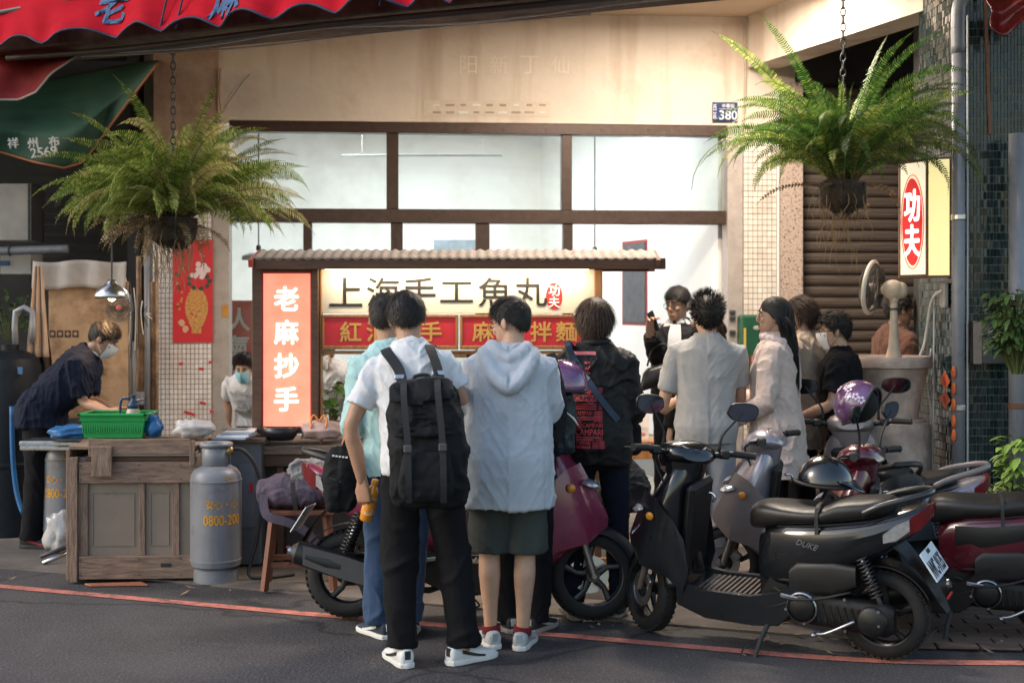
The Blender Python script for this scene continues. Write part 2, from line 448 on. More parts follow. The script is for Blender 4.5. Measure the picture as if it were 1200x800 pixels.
TORSO = ((.80,.13,.10,0),(.86,.165,.115,-.008),(.94,.172,.122,-.012),(1.02,.155,.108,-.002),(1.10,.148,.105,.004),(1.20,.162,.115,.004),(1.30,.178,.120,.0),(1.38,.186,.112,-.006),(1.425,.150,.092,-.012),(1.462,.100,.072,-.018),(1.50,.060,.058,-.016))
def person(label, loc, facing=0, H=1.72, wide=1., lean=0., roll=0., head=(0,0,0), armR=None, armL=None, feet=((.10,0,8),(-.10,0,-8)),
           handR=None, handL=None, skin=None, hair='short', hairm=None, top=None, bottom=None, shoes=None, seed=1, face=False, mask=None, glasses=False, knee=None, group=None, jacket=None, hips=0., twist=0., scale=True, lowdetail=False):
    """facing: degrees the figure is turned from +Y (its back to the camera) counter-clockwise; arms given as (elbow, wrist) in body space"""
    root = empty('person', loc, radians(facing), label, 'person', group); k = H/1.72; root.scale = (k,k,k)
    skin = skin or SKIN(); hairm = hairm or HAIRM()
    L = radians(lean); RO = radians(roll); TW = radians(twist)
    def TT(p):
        p = V(p); z = p.z
        if z <= .86: return p+V((hips,0,0))
        t = min(1., (z-.86)/.30); t = t*t*(3-2*t); o = V((0,0,.92))
        q = Quaternion((1,0,0), -L*t) @ Quaternion((0,1,0), RO*t) @ Quaternion((0,0,1), TW*t)
        return o+q @ (p-o)+V((hips,0,0))
    def TR(rs): return [[TT(p) for p in r] for r in rs]
    # ---- joints
    sh = [TT((.168*wide,-.008,1.378)), TT((-.168*wide,-.008,1.378))]
    arms = []
    for i, (a, s) in enumerate(((armR,1),(armL,-1))):
        if a is None: a = ((s*.235,-.02,1.11), (s*.235,.06,.87)); a = (TT(a[0]), TT(a[1]))
        arms.append((V(a[0]), V(a[1])))
    hipj = [V((.088+hips,-.005,.88)), V((-.088+hips,-.005,.88))]
    legs = []
    for i in (0,1):
        fx, fy, yaw = feet[i]; an = V((fx, fy-.02, .085))
        kn = V(knee[i]) if knee else (hipj[i]+an)/2+V(((.005 if i == 0 else -.005), .022, .015))
        legs.append((kn, an, yaw))
    # ---- head frame
    hm = T(TT((0,.006,1.605)))
    q = (Quaternion((1,0,0), -L*.55) @ Quaternion((0,1,0), RO*.5) @ Quaternion((0,0,1), radians(head[0])) @ Quaternion((1,0,0), radians(-head[1])) @ Quaternion((0,1,0), radians(head[2])))
    HM = hm @ q.to_matrix().to_4x4()
    # ---- body (one continuous surface)
    lgk = 1.0+(wide-1)*1.1 if (bottom or {}).get('short') else .78
    mb = MB()
    mb.rings(TR([ring((0,y,z),(1,0,0),(0,1,0),a*wide*.90,b*wide*.90,20,2.2) for z,a,b,y in TORSO]))
    for i in (0,1):
        e, w = arms[i]; s = sh[i]
        mb.tube([s+(TT((0,-.01,1.38))-s)*.35, s, (s*.55+e*.45), e, e*.55+w*.45, w, w+(w-e).normalized()*.02], [.05,.05,.045,.037,.039,.026,.025], 12, smooth=2)
        kn, an, yaw = legs[i]; h = hipj[i]
        mb.tube([h+V((0,0,.03)), h-(h-kn)*.15, h*.5+kn*.5, kn, kn*.68+an*.32+V((0,-.018,0)), kn*.35+an*.65+V((0,-.008,0)), an, an-V((0,0,.04))], [q*lgk for q in (.085,.086,.070,.052,.056,.042,.033,.036)], 14, smooth=2)
    meshes = [remeshed(mb, .011 if not lowdetail else .014, 6), head_mesh(HM, TT((0,-.02,1.43)))]
    for i, hd in enumerate((handR, handL)):
        e, w = arms[i]; s = 1 if i == 0 else -1; d = (w-e).normalized()
        if hd == 'none': continue
        hd = hd or {}
        back = V(hd.get('back', (s,.2,0)))
        meshes.append(hand_mesh(hand_M(w+d*.012, V(hd.get('dir', d)), back), hd.get('curl', (22,32,22)), thumb=hd.get('thumb', (30,15)), side=hd.get('side', -s)))
    me = joined(meshes, 'body'); mobj('body', me, skin, root)
    make_hair(hair, HM, hairm, root, seed)
    # ---- face
    if face:
        dk = mat('eye_dark', (.01,.008,.008), .2, var=0); wh = mat('eye_white', (.75,.72,.70), .25, var=.03)
        for sx in (-1,1):
            MB().ell(HM @ V((sx*.031,.0815,.004)), (.0125,.007,.0065), 12, 8, HM.to_3x3()).build('eye', wh, root, smooth=True)
            MB().ell(HM @ V((sx*.031,.0865,.004)), (.006,.004,.0062), 10, 8, HM.to_3x3()).build('iris', dk, root, smooth=True)
            MB().tube([HM @ V((sx*x,y,z)) for x,y,z in ((.016,.0885,.0115),(.031,.0895,.0135),(.045,.082,.010))], [.002,.0022,.0012], 6, smooth=2).build('eyelid', dk, root, smooth=True)
            MB().tube([HM @ V((sx*x,y,z)) for x,y,z in ((.012,.089,.026),(.030,.0905,.031),(.050,.076,.026))], [.0032,.0042,.0018], 6, smooth=2).build('eyebrow', hairm, root, smooth=True)
        if not mask: MB().ell(HM @ V((0,.090,-.069)), (.021,.0045,.0062), 12, 6, HM.to_3x3()).build('lips', mat('lips', (.40,.14,.12), .4, var=.1), root, smooth=True)
    if glasses:
        gb = MB()
        for sx in (-1,1):
            gb.torus(.0225,.0016,20,6,HM.to_3x3() @ R3(90,'X'), HM @ V((sx*.030,.099,.002)),)
            gb.tube([HM @ V((sx*.052,.097,.006)), HM @ V((sx*.076,.05,.006)), HM @ V((sx*.082,-.005,.004))], .0017, 6)
        gb.tube([HM @ V((-.008,.100,.006)), HM @ V((.008,.100,.006))], .0015, 6)
        gb.build('glasses', mat('glasses_frame', (.015,.013,.013), .3, metal=.3), root, smooth=True)
    if mask:
        mm = cloth('mask_'+mask, {'white': (.72,.73,.74), 'blue': (.25,.5,.6)}[mask], var=.05)
        rs = []
        for j in range(9):
            z = .0-.118*j/8; tt = j/8; w = .066-.018*tt**2; bul = .010*sin(pi*min(1,tt*1.0))+.006
            rs.append([HM @ V((w*1.02*sin(a), (.0875+bul)*cos(a*.92)*(1-.20*tt**2)+.024*max(0,1-abs(a)/.6)*(1-tt)+.010, z+.004*sin(tt*25))) for a in [(-1.15+2.3*i/14) for i in range(15)]])
        b = MB().rings(rs, False, False)
        b.build('face_mask', mm, root, smooth=True)
        eb = MB()
        for sx in (-1,1):
            for z0 in (-.008,-.085):
                eb.tube([HM @ V((sx*.060,.045,z0)), HM @ V((sx*.074,.02,z0*.7-.005)), HM @ V((sx*.083,-.018,.012 if z0 > -.05 else -.03))], .0014, 5)
        eb.build('ear_loop', mm, root)
    # ---- clothes
    def sleeve(mb, i, length, r0, r1, r2):
        e, w = arms[i]; s = sh[i]
        inn = s+(TT((0,-.01,1.37))-s)*.35
        if length <= .5:
            t = length/.5; end = s+(e-s)*t; mb.tube([inn, s, s*.5+end*.5, end], [r0*1.0, r0, (r0+r1)/2, r1], 16, smooth=2)
        else:
            t = (length-.5)/.5; end = e+(w-e)*t
            mb.tube([inn, s, s*.5+e*.5, e, e*.5+end*.5, end], [r0, r0, (r0+r1)/2, r1, (r1+r2)/2, r2], 16, smooth=2)
    def shirt(c, nm, off0=0.):
        mb = MB(); lo = c.get('loose', .018)+off0; hem = c.get('hem', .84); rs = []
        zs = [hem]+[z for z,*_ in TORSO if z > hem+.03]
        for z in zs:
            a = np.interp(z, [t[0] for t in TORSO], [t[1] for t in TORSO]); b = np.interp(z, [t[0] for t in TORSO], [t[2] for t in TORSO]); y = np.interp(z, [t[0] for t in TORSO], [t[3] for t in TORSO])
            if z < 1.30: a = max(a, c.get('waist', .165)); b = max(b, c.get('depth', .118))
            if z < .80: a = .165+c.get('flare', .0)*(.86-z); b = .12+c.get('flare', 0)*(.86-z)
            fl = c.get('flare', .0)*max(0, 1.15-z)
            o = lo if z < 1.36 else lo*.6+.004
            if z > 1.45: o = .012
            if z > 1.48 : o = c.get('collar', .010)
            rs.append(ring((0,y,z),(1,0,0),(0,1,0),a*wide+o+fl,b*wide+o+fl,24,2.3))
        mb.rings(TR(rs))
        sl = c.get('sleeve', .3); r = c.get('sr', (.064,.066,.05))
        for i in (0,1): sleeve(mb, i, sl if not isinstance(sl, tuple) else sl[i], r[0]*max(1,wide*.98)+off0, r[1]+off0, r[2]+off0)
        if c.get('hood'):
            # folded hood lying on the upper back, a thick roll round the neck
            pts = [TT((x,y,z)) for x,y,z in ((.095,.045,1.44),(.118,-.045,1.45),(.10,-.115,1.40),(.055,-.165,1.325),(0,-.18,1.285),(-.055,-.165,1.325),(-.10,-.115,1.40),(-.118,-.045,1.45),(-.095,.045,1.44))]
            mb.tube(pts, [.022,.036,.040,.038,.034,.038,.040,.036,.022], 12, smooth=3, flat=1.)
            pts = [TT((x,y,z)) for x,y,z in ((.075,.04,1.475),(.085,-.05,1.485),(.055,-.10,1.45),(0,-.125,1.42),(-.055,-.10,1.45),(-.085,-.05,1.485),(-.075,.04,1.475))]
            mb.tube(pts, [.018,.030,.034,.036,.034,.030,.018], 12, smooth=3)
            mb.rings(TR([ring((0,-.10,1.45),(1,0,0),(0,1,.3),.10,.03,16), ring((0,-.135,1.38),(1,0,0),(0,1,.3),.095,.035,16), ring((0,-.155,1.31),(1,0,0),(0,1,.3),.05,.025,16)]))
        me = remeshed(mb, c.get('voxel', .0072), c.get('sm', 2), nm)
        folds(me, c.get('amp', .010), c.get('fs', (12,12,2.6)), seed, fine=.45)
        folds(me, c.get('amp', .010)*.35, (34,34,7), seed+4)
        o = mobj(nm, me, c['m'], root, smooth=True)
        if c.get('neck'):     # ribbed collar band
            cb = MB(); rr = c['neck']
            cb.tube([TT((rr[0]*cos(a), -.014+rr[1]*sin(a), 1.488+rr[2]*sin(a))) for a in [2*pi*k/20 for k in range(21)]], rr[3], 8, cap=False)
            cb.build('collar', c.get('cm', c['m']), root, smooth=True)
        return o
    objs = {}
    if top: objs['top'] = shirt(top, top.get('name', 'shirt'))
    if jacket: objs['jacket'] = shirt(jacket, jacket.get('name', 'jacket'), .010)
    if bottom:
        c = bottom; mb = MB(); lo = c.get('loose', .003)
        rs = []
        for z in (.80,.86,.94,c.get('rise', .98)):
            a = np.interp(z, [t[0] for t in TORSO], [t[1] for t in TORSO]); b = np.interp(z, [t[0] for t in TORSO], [t[2] for t in TORSO]); y = np.interp(z, [t[0] for t in TORSO], [t[3] for t in TORSO])
            rs.append(ring((0,y,z),(1,0,0),(0,1,0),a*wide+lo,b*wide+lo,24,2.3))
        mb.rings(TR(rs))
        for i in (0,1):
            kn, an, yaw = legs[i]; h = hipj[i]; rr = c.get('r', (.092,.085,.074,.066,.060))
            if c.get('short'):
                e = h+(kn-h)*c['short']; mb.tube([h+V((0,0,.02)), h-(h-e)*.2, h*.5+e*.5, e], [rr[0]*1.0*wide, rr[0]*wide, rr[1]*wide, rr[2]*wide], 18, smooth=3)
            else:
                e = an-V((0,0,c.get('drop', .03)))
                mb.tube([h+V((0,0,.02)), h-(h-kn)*.2, h*.5+kn*.5, kn, kn*.5+an*.5, an+(kn-an)*.12, e], [rr[0]*wide, rr[0]*wide, rr[1]*wide, rr[2], rr[3], rr[4], rr[4]*1.04], 18, smooth=3)
        me = remeshed(mb, .0095, 3, 'trousers')
        fk = lambda co: .55+.9*np.exp(-((co[:,2]-.14)/.10)**2)+.5*np.exp(-((co[:,2]-.48)/.10)**2)
        folds(me, c.get('amp', .010), (9,9,6), seed+2, fk)
        objs['bottom'] = mobj(c.get('name', 'trousers'), me, c['m'], root, smooth=True)
    
    if shoes:
        for i in (0,1):
            kn, an, yaw = legs[i]; M = T(an.x, an.y+.02, 0) @ R(-yaw, 'Z')
            mb = MB(); rs = []
            for y, hw, z1 in ((-.098,.022,.075),(-.088,.034,.088),(-.05,.038,.092),(0,.038,.085),(.05,.043,.068),(.10,.048,.056),(.145,.044,.047),(.172,.030,.038),(.182,.014,.028)):
                rs.append([p for p in ring((0,y,(z1+.012)/2),(1,0,0),(0,0,1),hw,(z1-.012)/2,16,2.6)])
            mb.rings(rs)
            if shoes.get('tongue', True): mb.tube([V((0,-.01,.06)), V((0,.02,.10)), V((0,.03,.112))], [.034,.032,.024], 12, flat=.6)
            mb.xf(M); me = remeshed(mb, .006, 2, 'shoe'); so = mobj('shoe', me, shoes['m'], root, smooth=True)
            sb = MB(); rs = []
            for z, g in ((.0,-.004),(.004,.002),(.02,.004),(.028,0)):
                rg = []
                for t in range(28):
                    a = 2*pi*t/28; y = .042+.146*cos(a); hw = np.interp(y, [-.104,-.09,-.05,.03,.10,.15,.18,.188], [.0,.030,.040,.040,.050,.046,.028,0])
                    rg.append(M @ V(((hw+g)*math.copysign(1, sin(a)) if abs(sin(a)) > 1e-3 else 0, y+g*cos(a), z)))
                rs.append(rg)
            sb.rings(rs); sb.build('sole', shoes['sole'], so, smooth=False, auto=40)
            if 'stripe' in shoes:
                for sx in (-1,1):
                    st = MB()
                    st.grid(lambda u, v: M @ V((sx*(np.interp(-.045+u*.13, [-.05,0,.05,.10], [.038,.038,.043,.048])+.0035), -.045+u*.13, .026+v*.018*(1-.5*u)+.030*(1-u)**1.5)), 10, 2)
                    st.build('side_stripe', shoes['stripe'], so)
                st = MB()
                st.box(M @ V((0,-.096,.062)), (.03,.008,.04), M.to_3x3(), .003); st.build('heel_tab', shoes['stripe'], so)
            # laces
            lb = MB()
            for q in range(4): lb.tube([M @ V((-.026,.03+q*.018,.083-q*.006)), M @ V((0,.034+q*.018,.094-q*.0065)), M @ V((.026,.03+q*.018,.083-q*.006))], .0028, 5)
            lb.build('lace', shoes.get('lace', shoes['sole']), so)
            if 'sock' in shoes:
                MB().tube([M @ V((0,-.02,.07)), an+V((0,0,.022))], [.047,.046], 14).build('sock', shoes['sock'], root, smooth=True)
    root['_'] = 0; del root['_']
    return dict(root=root, TT=TT, HM=HM, arms=arms, sh=sh, M=Matrix.LocRotScale(V(loc), Quaternion((0,0,1), radians(facing)), V((k,k,k))), **objs)

def strap(pts, w, th, nrm=None, smooth=4):
    """flat webbing along a path; nrm gives the outward direction at each point"""
    pts = catmull(pts, smooth) if smooth else [V(p) for p in pts]; mb = MB(); rs = []; n = len(pts)
    for i, p in enumerate(pts):
        t = (pts[min(n-1,i+1)]-pts[max(0,i-1)]).normalized(); o = V(nrm(p)) if callable(nrm) else V(nrm or (0,-1,0))
        o = (o-t*o.dot(t)).normalized(); s = t.cross(o)
        rs.append([p-s*w/2, p+s*w/2, p+s*w/2+o*th, p-s*w/2+o*th])
    return mb.rings(rs)
# ------------------------------------------------------------------ materials of the place
def asphalt_mat():
    m = bpy.data.materials.new('asphalt'); m.use_nodes = True; nt = m.node_tree; n = nt.nodes; b = n['Principled BSDF']
    tc = n.new('ShaderNodeTexCoord'); L = nt.links.new
    big = n.new('ShaderNodeTexNoise'); big.inputs['Scale'].default_value = .9; big.inputs['Detail'].default_value = 8; big.inputs['Roughness'].default_value = .7
    fin = n.new('ShaderNodeTexVoronoi'); fin.inputs['Scale'].default_value = 62
    gr = n.new('ShaderNodeTexNoise'); gr.inputs['Scale'].default_value = 85; gr.inputs['Detail'].default_value = 3
    for q in (big, fin, gr): L(tc.outputs['Object'], q.inputs['Vector'])
    r = n.new('ShaderNodeValToRGB'); e = r.color_ramp.elements; e[0].position = .32; e[0].color = (.034,.030,.032,1); e[1].position = .68; e[1].color = (.072,.064,.065,1)
    L(big.outputs[0], r.inputs[0])
    r2 = n.new('ShaderNodeValToRGB'); e = r2.color_ramp.elements; e[0].position = .55; e[0].color = (.0,.0,.0,1); e[1].position = .78; e[1].color = (1,1,1,1)
    L(gr.outputs[0], r2.inputs[0])
    mx = n.new('ShaderNodeMix'); mx.data_type = 'RGBA'; L(r2.outputs[0], mx.inputs[0]); L(r.outputs[0], mx.inputs[6]); mx.inputs[7].default_value = (.20,.185,.18,1)
    cur = mx.outputs[2]
    st = n.new('ShaderNodeTexNoise'); st.inputs['Scale'].default_value = .55; st.inputs['Detail'].default_value = 5; L(tc.outputs['Object'], st.inputs['Vector'])
    ck = n.new('ShaderNodeTexVoronoi'); ck.feature = 'DISTANCE_TO_EDGE'; ck.inputs['Scale'].default_value = .62
    wp_ = n.new('ShaderNodeTexNoise'); wp_.inputs['Scale'].default_value = 3; wp_.inputs['Detail'].default_value = 6; L(tc.outputs['Object'], wp_.inputs['Vector'])
    va_ = n.new('ShaderNodeMix'); va_.data_type = 'VECTOR'; va_.inputs[0].default_value = .22; L(tc.outputs['Object'], va_.inputs[4]); L(wp_.outputs['Color'], va_.inputs[5]); L(va_.outputs[1], ck.inputs['Vector'])
    for src, lo_, hi_, colr in ((st.outputs[0], .56, .72, (.030,.027,.030,1)), (ck.outputs['Distance'], .012, .003, (.014,.013,.014,1))):
        rr = n.new('ShaderNodeMapRange'); rr.inputs[1].default_value = lo_; rr.inputs[2].default_value = hi_; rr.inputs[3].default_value = 0; rr.inputs[4].default_value = .75; L(src, rr.inputs[0])
        m2 = n.new('ShaderNodeMix'); m2.data_type = 'RGBA'; L(rr.outputs[0], m2.inputs[0]); L(cur, m2.inputs[6]); m2.inputs[7].default_value = colr; cur = m2.outputs[2]
    L(cur, b.inputs['Base Color']); b.inputs['Roughness'].default_value = .82
    ad = n.new('ShaderNodeMath'); ad.operation = 'ADD'; L(fin.outputs['Distance'], ad.inputs[0]); L(gr.outputs[0], ad.inputs[1])
    bp = n.new('ShaderNodeBump'); bp.inputs['Strength'].default_value = .8; bp.inputs['Distance'].default_value = .0035; L(ad.outputs[0], bp.inputs['Height']); L(bp.outputs[0], b.inputs['Normal'])
    return m
def tile_mat(name, col, rough, var=.25, dirt=None, dscale=2.5):
    m = bpy.data.materials.new(name); m.use_nodes = True; nt = m.node_tree; n = nt.nodes; b = n['Principled BSDF']; L = nt.links.new
    g = n.new('ShaderNodeNewGeometry'); r = n.new('ShaderNodeValToRGB'); e = r.color_ramp.elements
    e[0].color = tuple(c*(1-var) for c in col)+(1,); e[1].color = tuple(min(1, c*(1+var)) for c in col)+(1,)
    L(g.outputs['Random Per Island'], r.inputs[0]); cur = r.outputs[0]
    if dirt:
        tc = n.new('ShaderNodeTexCoord'); z = n.new('ShaderNodeTexNoise'); z.inputs['Scale'].default_value = dscale; z.inputs['Detail'].default_value = 8; L(tc.outputs['Object'], z.inputs['Vector'])
        q = n.new('ShaderNodeValToRGB'); q.color_ramp.elements[0].position = .48; q.color_ramp.elements[1].position = .75; L(z.outputs[0], q.inputs[0])
        mx = n.new('ShaderNodeMix'); mx.data_type = 'RGBA'; L(q.outputs[0], mx.inputs[0]); L(cur, mx.inputs[6]); mx.inputs[7].default_value = dirt+(1,); cur = mx.outputs[2]
    L(cur, b.inputs['Base Color']); b.inputs['Roughness'].default_value = rough
    return m
def glass_mat():
    m = bpy.data.materials.new('window_glass'); m.use_nodes = True; nt = m.node_tree; n = nt.nodes; L = nt.links.new
    n.remove(n['Principled BSDF']); t = n.new('ShaderNodeBsdfTransparent'); t.inputs[0].default_value = (.93,.97,.97,1)
    g = n.new('ShaderNodeBsdfGlossy'); g.inputs['Roughness'].default_value = .04; f = n.new('ShaderNodeFresnel'); f.inputs[0].default_value = 1.45
    mx = n.new('ShaderNodeMixShader'); L(f.outputs[0], mx.inputs[0]); L(t.outputs[0], mx.inputs[1]); L(g.outputs[0], mx.inputs[2]); 
    tc = n.new('ShaderNodeTexCoord'); nz = n.new('ShaderNodeTexNoise'); nz.inputs['Scale'].default_value = 2.2; nz.inputs['Detail'].default_value = 6; L(tc.outputs['Object'], nz.inputs['Vector'])
    rr = n.new('ShaderNodeMapRange'); rr.inputs[1].default_value = .45; rr.inputs[2].default_value = .8; rr.inputs[3].default_value = .01; rr.inputs[4].default_value = .16; L(nz.outputs[0], rr.inputs[0])
    df = n.new('ShaderNodeBsdfDiffuse'); df.inputs[0].default_value = (.62,.60,.55,1); m3 = n.new('ShaderNodeMixShader'); L(rr.outputs[0], m3.inputs[0]); L(mx.outputs[0], m3.inputs[1]); L(df.outputs[0], m3.inputs[2])
    L(m3.outputs[0], n['Material Output'].inputs[0]); return m
M_plaster = mat('cream_plaster', (.70,.605,.505), .8, var=.07, scale=2.2, spot=((.50,.33,.22),1.3), thr=(.52,.85), bump=.35, bscale=14)
M_plaster2 = mat('weathered_plaster', (.52,.36,.26), .85, var=.18, scale=3, spot=((.38,.24,.17),4), bump=.5, bscale=22)
def streaks(m, col, sc=(7,7,.5), lo=.52, hi=.72, amt=.6):
    nt = m.node_tree; n = nt.nodes; L = nt.links.new; b = n['Principled BSDF']; src = b.inputs['Base Color'].links[0].from_socket
    tc = n.new('ShaderNodeTexCoord'); mp = n.new('ShaderNodeMapping'); mp.inputs['Scale'].default_value = sc; L(tc.outputs['Object'], mp.inputs[0])
    z = n.new('ShaderNodeTexNoise'); z.inputs['Scale'].default_value = 1; z.inputs['Detail'].default_value = 7; L(mp.outputs[0], z.inputs['Vector'])
    r = n.new('ShaderNodeMapRange'); r.inputs[1].default_value = lo; r.inputs[2].default_value = hi; r.inputs[3].default_value = 0; r.inputs[4].default_value = amt; L(z.outputs[0], r.inputs[0])
    mx = n.new('ShaderNodeMix'); mx.data_type = 'RGBA'; L(r.outputs[0], mx.inputs[0]); L(src, mx.inputs[6]); mx.inputs[7].default_value = col+(1,); L(mx.outputs[2], b.inputs['Base Color'])
streaks(M_plaster, (.44,.32,.23), (5,5,.45)); streaks(M_plaster2, (.26,.17,.12), (8,8,.5))
M_ceil = mat('cream_ceiling', (.68,.55,.42), .8, var=.06, scale=2)
M_intw = mat('white_interior_wall', (.83,.82,.79), .7, var=.03, scale=1.2)
M_bronze = mat('bronze_aluminium', (.075,.048,.038), .38, metal=.35, var=.2, scale=20, spot=((.16,.11,.085),30), thr=(.6,.8))
M_alu = mat('grey_beige_aluminium', (.44,.385,.35), .5, metal=.2, var=.15, scale=12, spot=((.2,.15,.12),18), thr=(.6,.8))
M_wood_br = mat('brown_wood', (.10,.045,.025), .55, var=.4, scale=6, stretch=(1,8,8), bump=.3, bscale=30)
M_wood_or = mat('orange_wood', (.36,.16,.055), .5, var=.3, scale=5, stretch=(8,8,1), bump=.2, bscale=25)
M_wood_gr = mat('weathered_grey_wood', (.25,.165,.12), .85, var=.45, scale=5, stretch=(1.2,9,9), bump=.6, bscale=22, spot=((.09,.06,.05),7), thr=(.5,.75))
M_wood_grv = mat('weathered_grey_wood_upright', (.25,.165,.12), .85, var=.45, scale=5, stretch=(9,9,1.2), bump=.6, bscale=22, spot=((.09,.06,.05),7), thr=(.5,.75))
M_soffit = mat('brown_soffit', (.20,.125,.085), .8, var=.25, scale=4, spot=((.10,.06,.045),6), bump=.3, bscale=15)
M_black = mat('black_rubber', (.015,.015,.016), .6, var=.2)
M_grout = mat('brown_grout', (.26,.20,.175), .9, var=.2, scale=30)
M_groutd = mat('dark_grout', (.34,.34,.32), .85, var=.25, scale=30)
M_tilew = tile_mat('white_mosaic_tile', (.80,.75,.73), .3, .08, (.66,.57,.53))
M_tilec = tile_mat('cream_mosaic_tile', (.78,.71,.63), .3, .10, (.60,.48,.38), 4)
M_tileg = tile_mat('dark_green_tile', (.018,.034,.036), .13, .5)
M_terr = mat('terrazzo', (.52,.40,.33), .6, var=.25, scale=60, spot=((.07,.045,.04),55), thr=(.55,.6), bump=.15, bscale=90)
M_shut = mat('brown_shutter', (.115,.088,.072), .45, metal=.2, var=.35, scale=5, stretch=(.6,6,10), spot=((.10,.07,.05),8), thr=(.55,.8))
M_glass = glass_mat()
M_white = mat('white_paint', (.78,.77,.74), .5, var=.05)
M_red = mat('red_paper', (.62,.025,.035), .6, var=.12, scale=8)
M_steel = mat('stainless_steel', (.55,.55,.55), .28, metal=1., var=.15, scale=30)
M_dgrey = mat('dark_grey_plastic', (.05,.05,.055), .5, var=.2)
M_gal = mat('grey_pipe', (.23,.24,.27), .45, metal=.15, var=.15, scale=6, spot=((.14,.13,.13),9), thr=(.55,.8))
def lampmat(name, col, e): return mat(name, col, .5, var=.0, emit=e)
def area(name, loc, to, sx, sy, power, col, parent=None):
    l = bpy.data.lights.new(name, 'AREA'); l.shape = 'RECTANGLE'; l.size = sx; l.size_y = sy; l.energy = power; l.color = col
    o = bpy.data.objects.new(name, l); COL.objects.link(o); o.parent = parent; o.location = loc
    o.rotation_euler = (V(to)-V(loc)).to_track_quat('-Z', 'Y').to_euler(); return o
def point(name, loc, power, col, r, parent=None):
    l = bpy.data.lights.new(name, 'POINT'); l.energy = power; l.color = col; l.shadow_soft_size = r
    o = bpy.data.objects.new(name, l); COL.objects.link(o); o.parent = parent; o.location = loc; return o

# ------------------------------------------------------------------ ground
M_asph = asphalt_mat()
MB().grid(lambda u, v: (-40+80*u, -30+80*v, 0), 4, 4).build('road', M_asph)['kind'] = 'structure'
M_pave = mat('worn_concrete', (.15,.125,.108), .85, var=.3, scale=1.8, spot=((.07,.057,.05),2.6), thr=(.45,.75), bump=.5, bscale=70)
edge = [G(x, y)+V((0,.33,0)) for x, y in ((-160,668),(0,680),(120,690),(260,703),(390,716),(520,727),(640,738),(800,752),(940,764),(1060,770),(1400,775))]
mb = MB(); n = len(edge)
mb.add([p+V((0,0,.012)) for p in edge]+[V((p.x*1.0, 16, .012)) for p in edge]+[p for p in edge], [(i, i+1, n+i+1, n+i) for i in range(n-1)]+[(2*n+i, 2*n+i+1, i+1, i) for i in range(n-1)])
pave = mb.build('pavement', M_pave); pave['kind'] = 'structure'
# brick pavers under the scooters on the right
M_paver = tile_mat('brown_paver', (.15,.095,.07), .85, .3, (.06,.045,.04), 2)
pm = MB().box((0,0,0), (.19,.095,.014), bev=.003).mesh('paver'); pm.materials.append(M_paver)
cnt = 0
for i in range(20):
    for j in range(12):
        x = 1.75+i*.2+(j % 2)*.1; y = 6.72+j*.105-(x-.95)*.10
        if x > 3.3: continue
        o = mobj('paver', pm, None, pave); o.location = (x, y, .016+random.uniform(-.0025,.0025)); o.rotation_euler = (0,0,-.10+random.uniform(-.01,.01)); cnt += 1
M_redline = mat('red_road_paint', (.58,.19,.14), .75, var=.2, scale=10, spot=((.10,.065,.06),9), thr=(.48,.66), bump=.4, bscale=90)
rl = catmull([G(x, y) for x, y in ((-120,676),(0,687),(200,705),(390,722),(640,743),(800,757),(940,769),(1050,775),(1180,777),(1300,776))], 5)
mb = MB(); vs = []
for i, p in enumerate(rl):
    t = (rl[min(len(rl)-1,i+1)]-rl[max(0,i-1)]).normalized(); s = V((-t.y, t.x, 0))*.042
    vs += [p-s+V((0,0,.004)), p+s+V((0,0,.004))]
mb.add(vs, [(2*i, 2*i+2, 2*i+3, 2*i+1) for i in range(len(rl)-1)])
mb.build('road_marking', M_redline)['kind'] = 'structure'

rnd = random.Random(44); lt = MB()
for k in range(70):
    t = rnd.random(); q = rl[int(t*(len(rl)-1))]; c = q+V((rnd.gauss(0,.2), .12+abs(rnd.gauss(0,.28)), .017)); a = rnd.uniform(0,6.3); w = rnd.uniform(.006,.02); l = rnd.uniform(.012,.04); u = V((cos(a),sin(a),rnd.uniform(-.1,.3))); s_ = V((-sin(a),cos(a),0))
    lt.add([c-u*l, c+s_*w, c+u*l+V((0,0,.006)), c-s_*w], [(0,1,2,3)])
lt.build('leaf_litter', tile_mat('dry_litter', (.22,.15,.09), .8, .6), None)['kind'] = 'stuff'
# ------------------------------------------------------------------ shop building (facade frame: x along the front, y inwards, z up)
FA = V((-2.331, 11.3, 0)); FB = V((1.930, 11.65, 0)); FU = (FB-FA).normalized(); FN = V((FU.y, -FU.x, 0)); FANG = atan2(FU.y, FU.x)
def fl(px, py, off=0.):
    a = (px-600)/F; Y = (off+FN.dot(FA))/(FN.x*a+FN.y); w = V((a*Y, Y, CH-(py-HZ)/F*Y)); d = w-FA
    return V((d.dot(FU), -d.dot(FN), w.z))
shop = empty('shop_building', FA, FANG, 'cream plaster shopfront with brown framed windows and tiled pillars behind the food stall', 'building')
def fbox(name, m, x0, x1, z0, z1, y0=-.05, y1=.05, bev=.004, parent=None):
    return MB().box(((x0+x1)/2, (y0+y1)/2, (z0+z1)/2), (x1-x0, y1-y0, z1-z0), bev=bev).build(name, m, parent or shop)
X = lambda px, off=0.: fl(px, 300, off).x
ZH, ZM1, ZM0 = 3.185, 2.465, 2.35
# header wall as a gently uneven slab
def hw(u, v): return (X(258)+(X(930)-X(258))*u, -.10-.012*float(vnoise([[u*9, v*3, 2.]])[0]), ZH+(4.3-ZH)*v)
MB().grid(hw, 60, 14).build('header_wall', M_plaster, shop, smooth=True)
fbox('header_soffit', M_plaster, X(258), X(930), ZH-.001, ZH+.02, -.10, .12)
fbox('side_wall', M_plaster2, X(183), X(258), 2.0+.62, 4.3, -.13, .3)
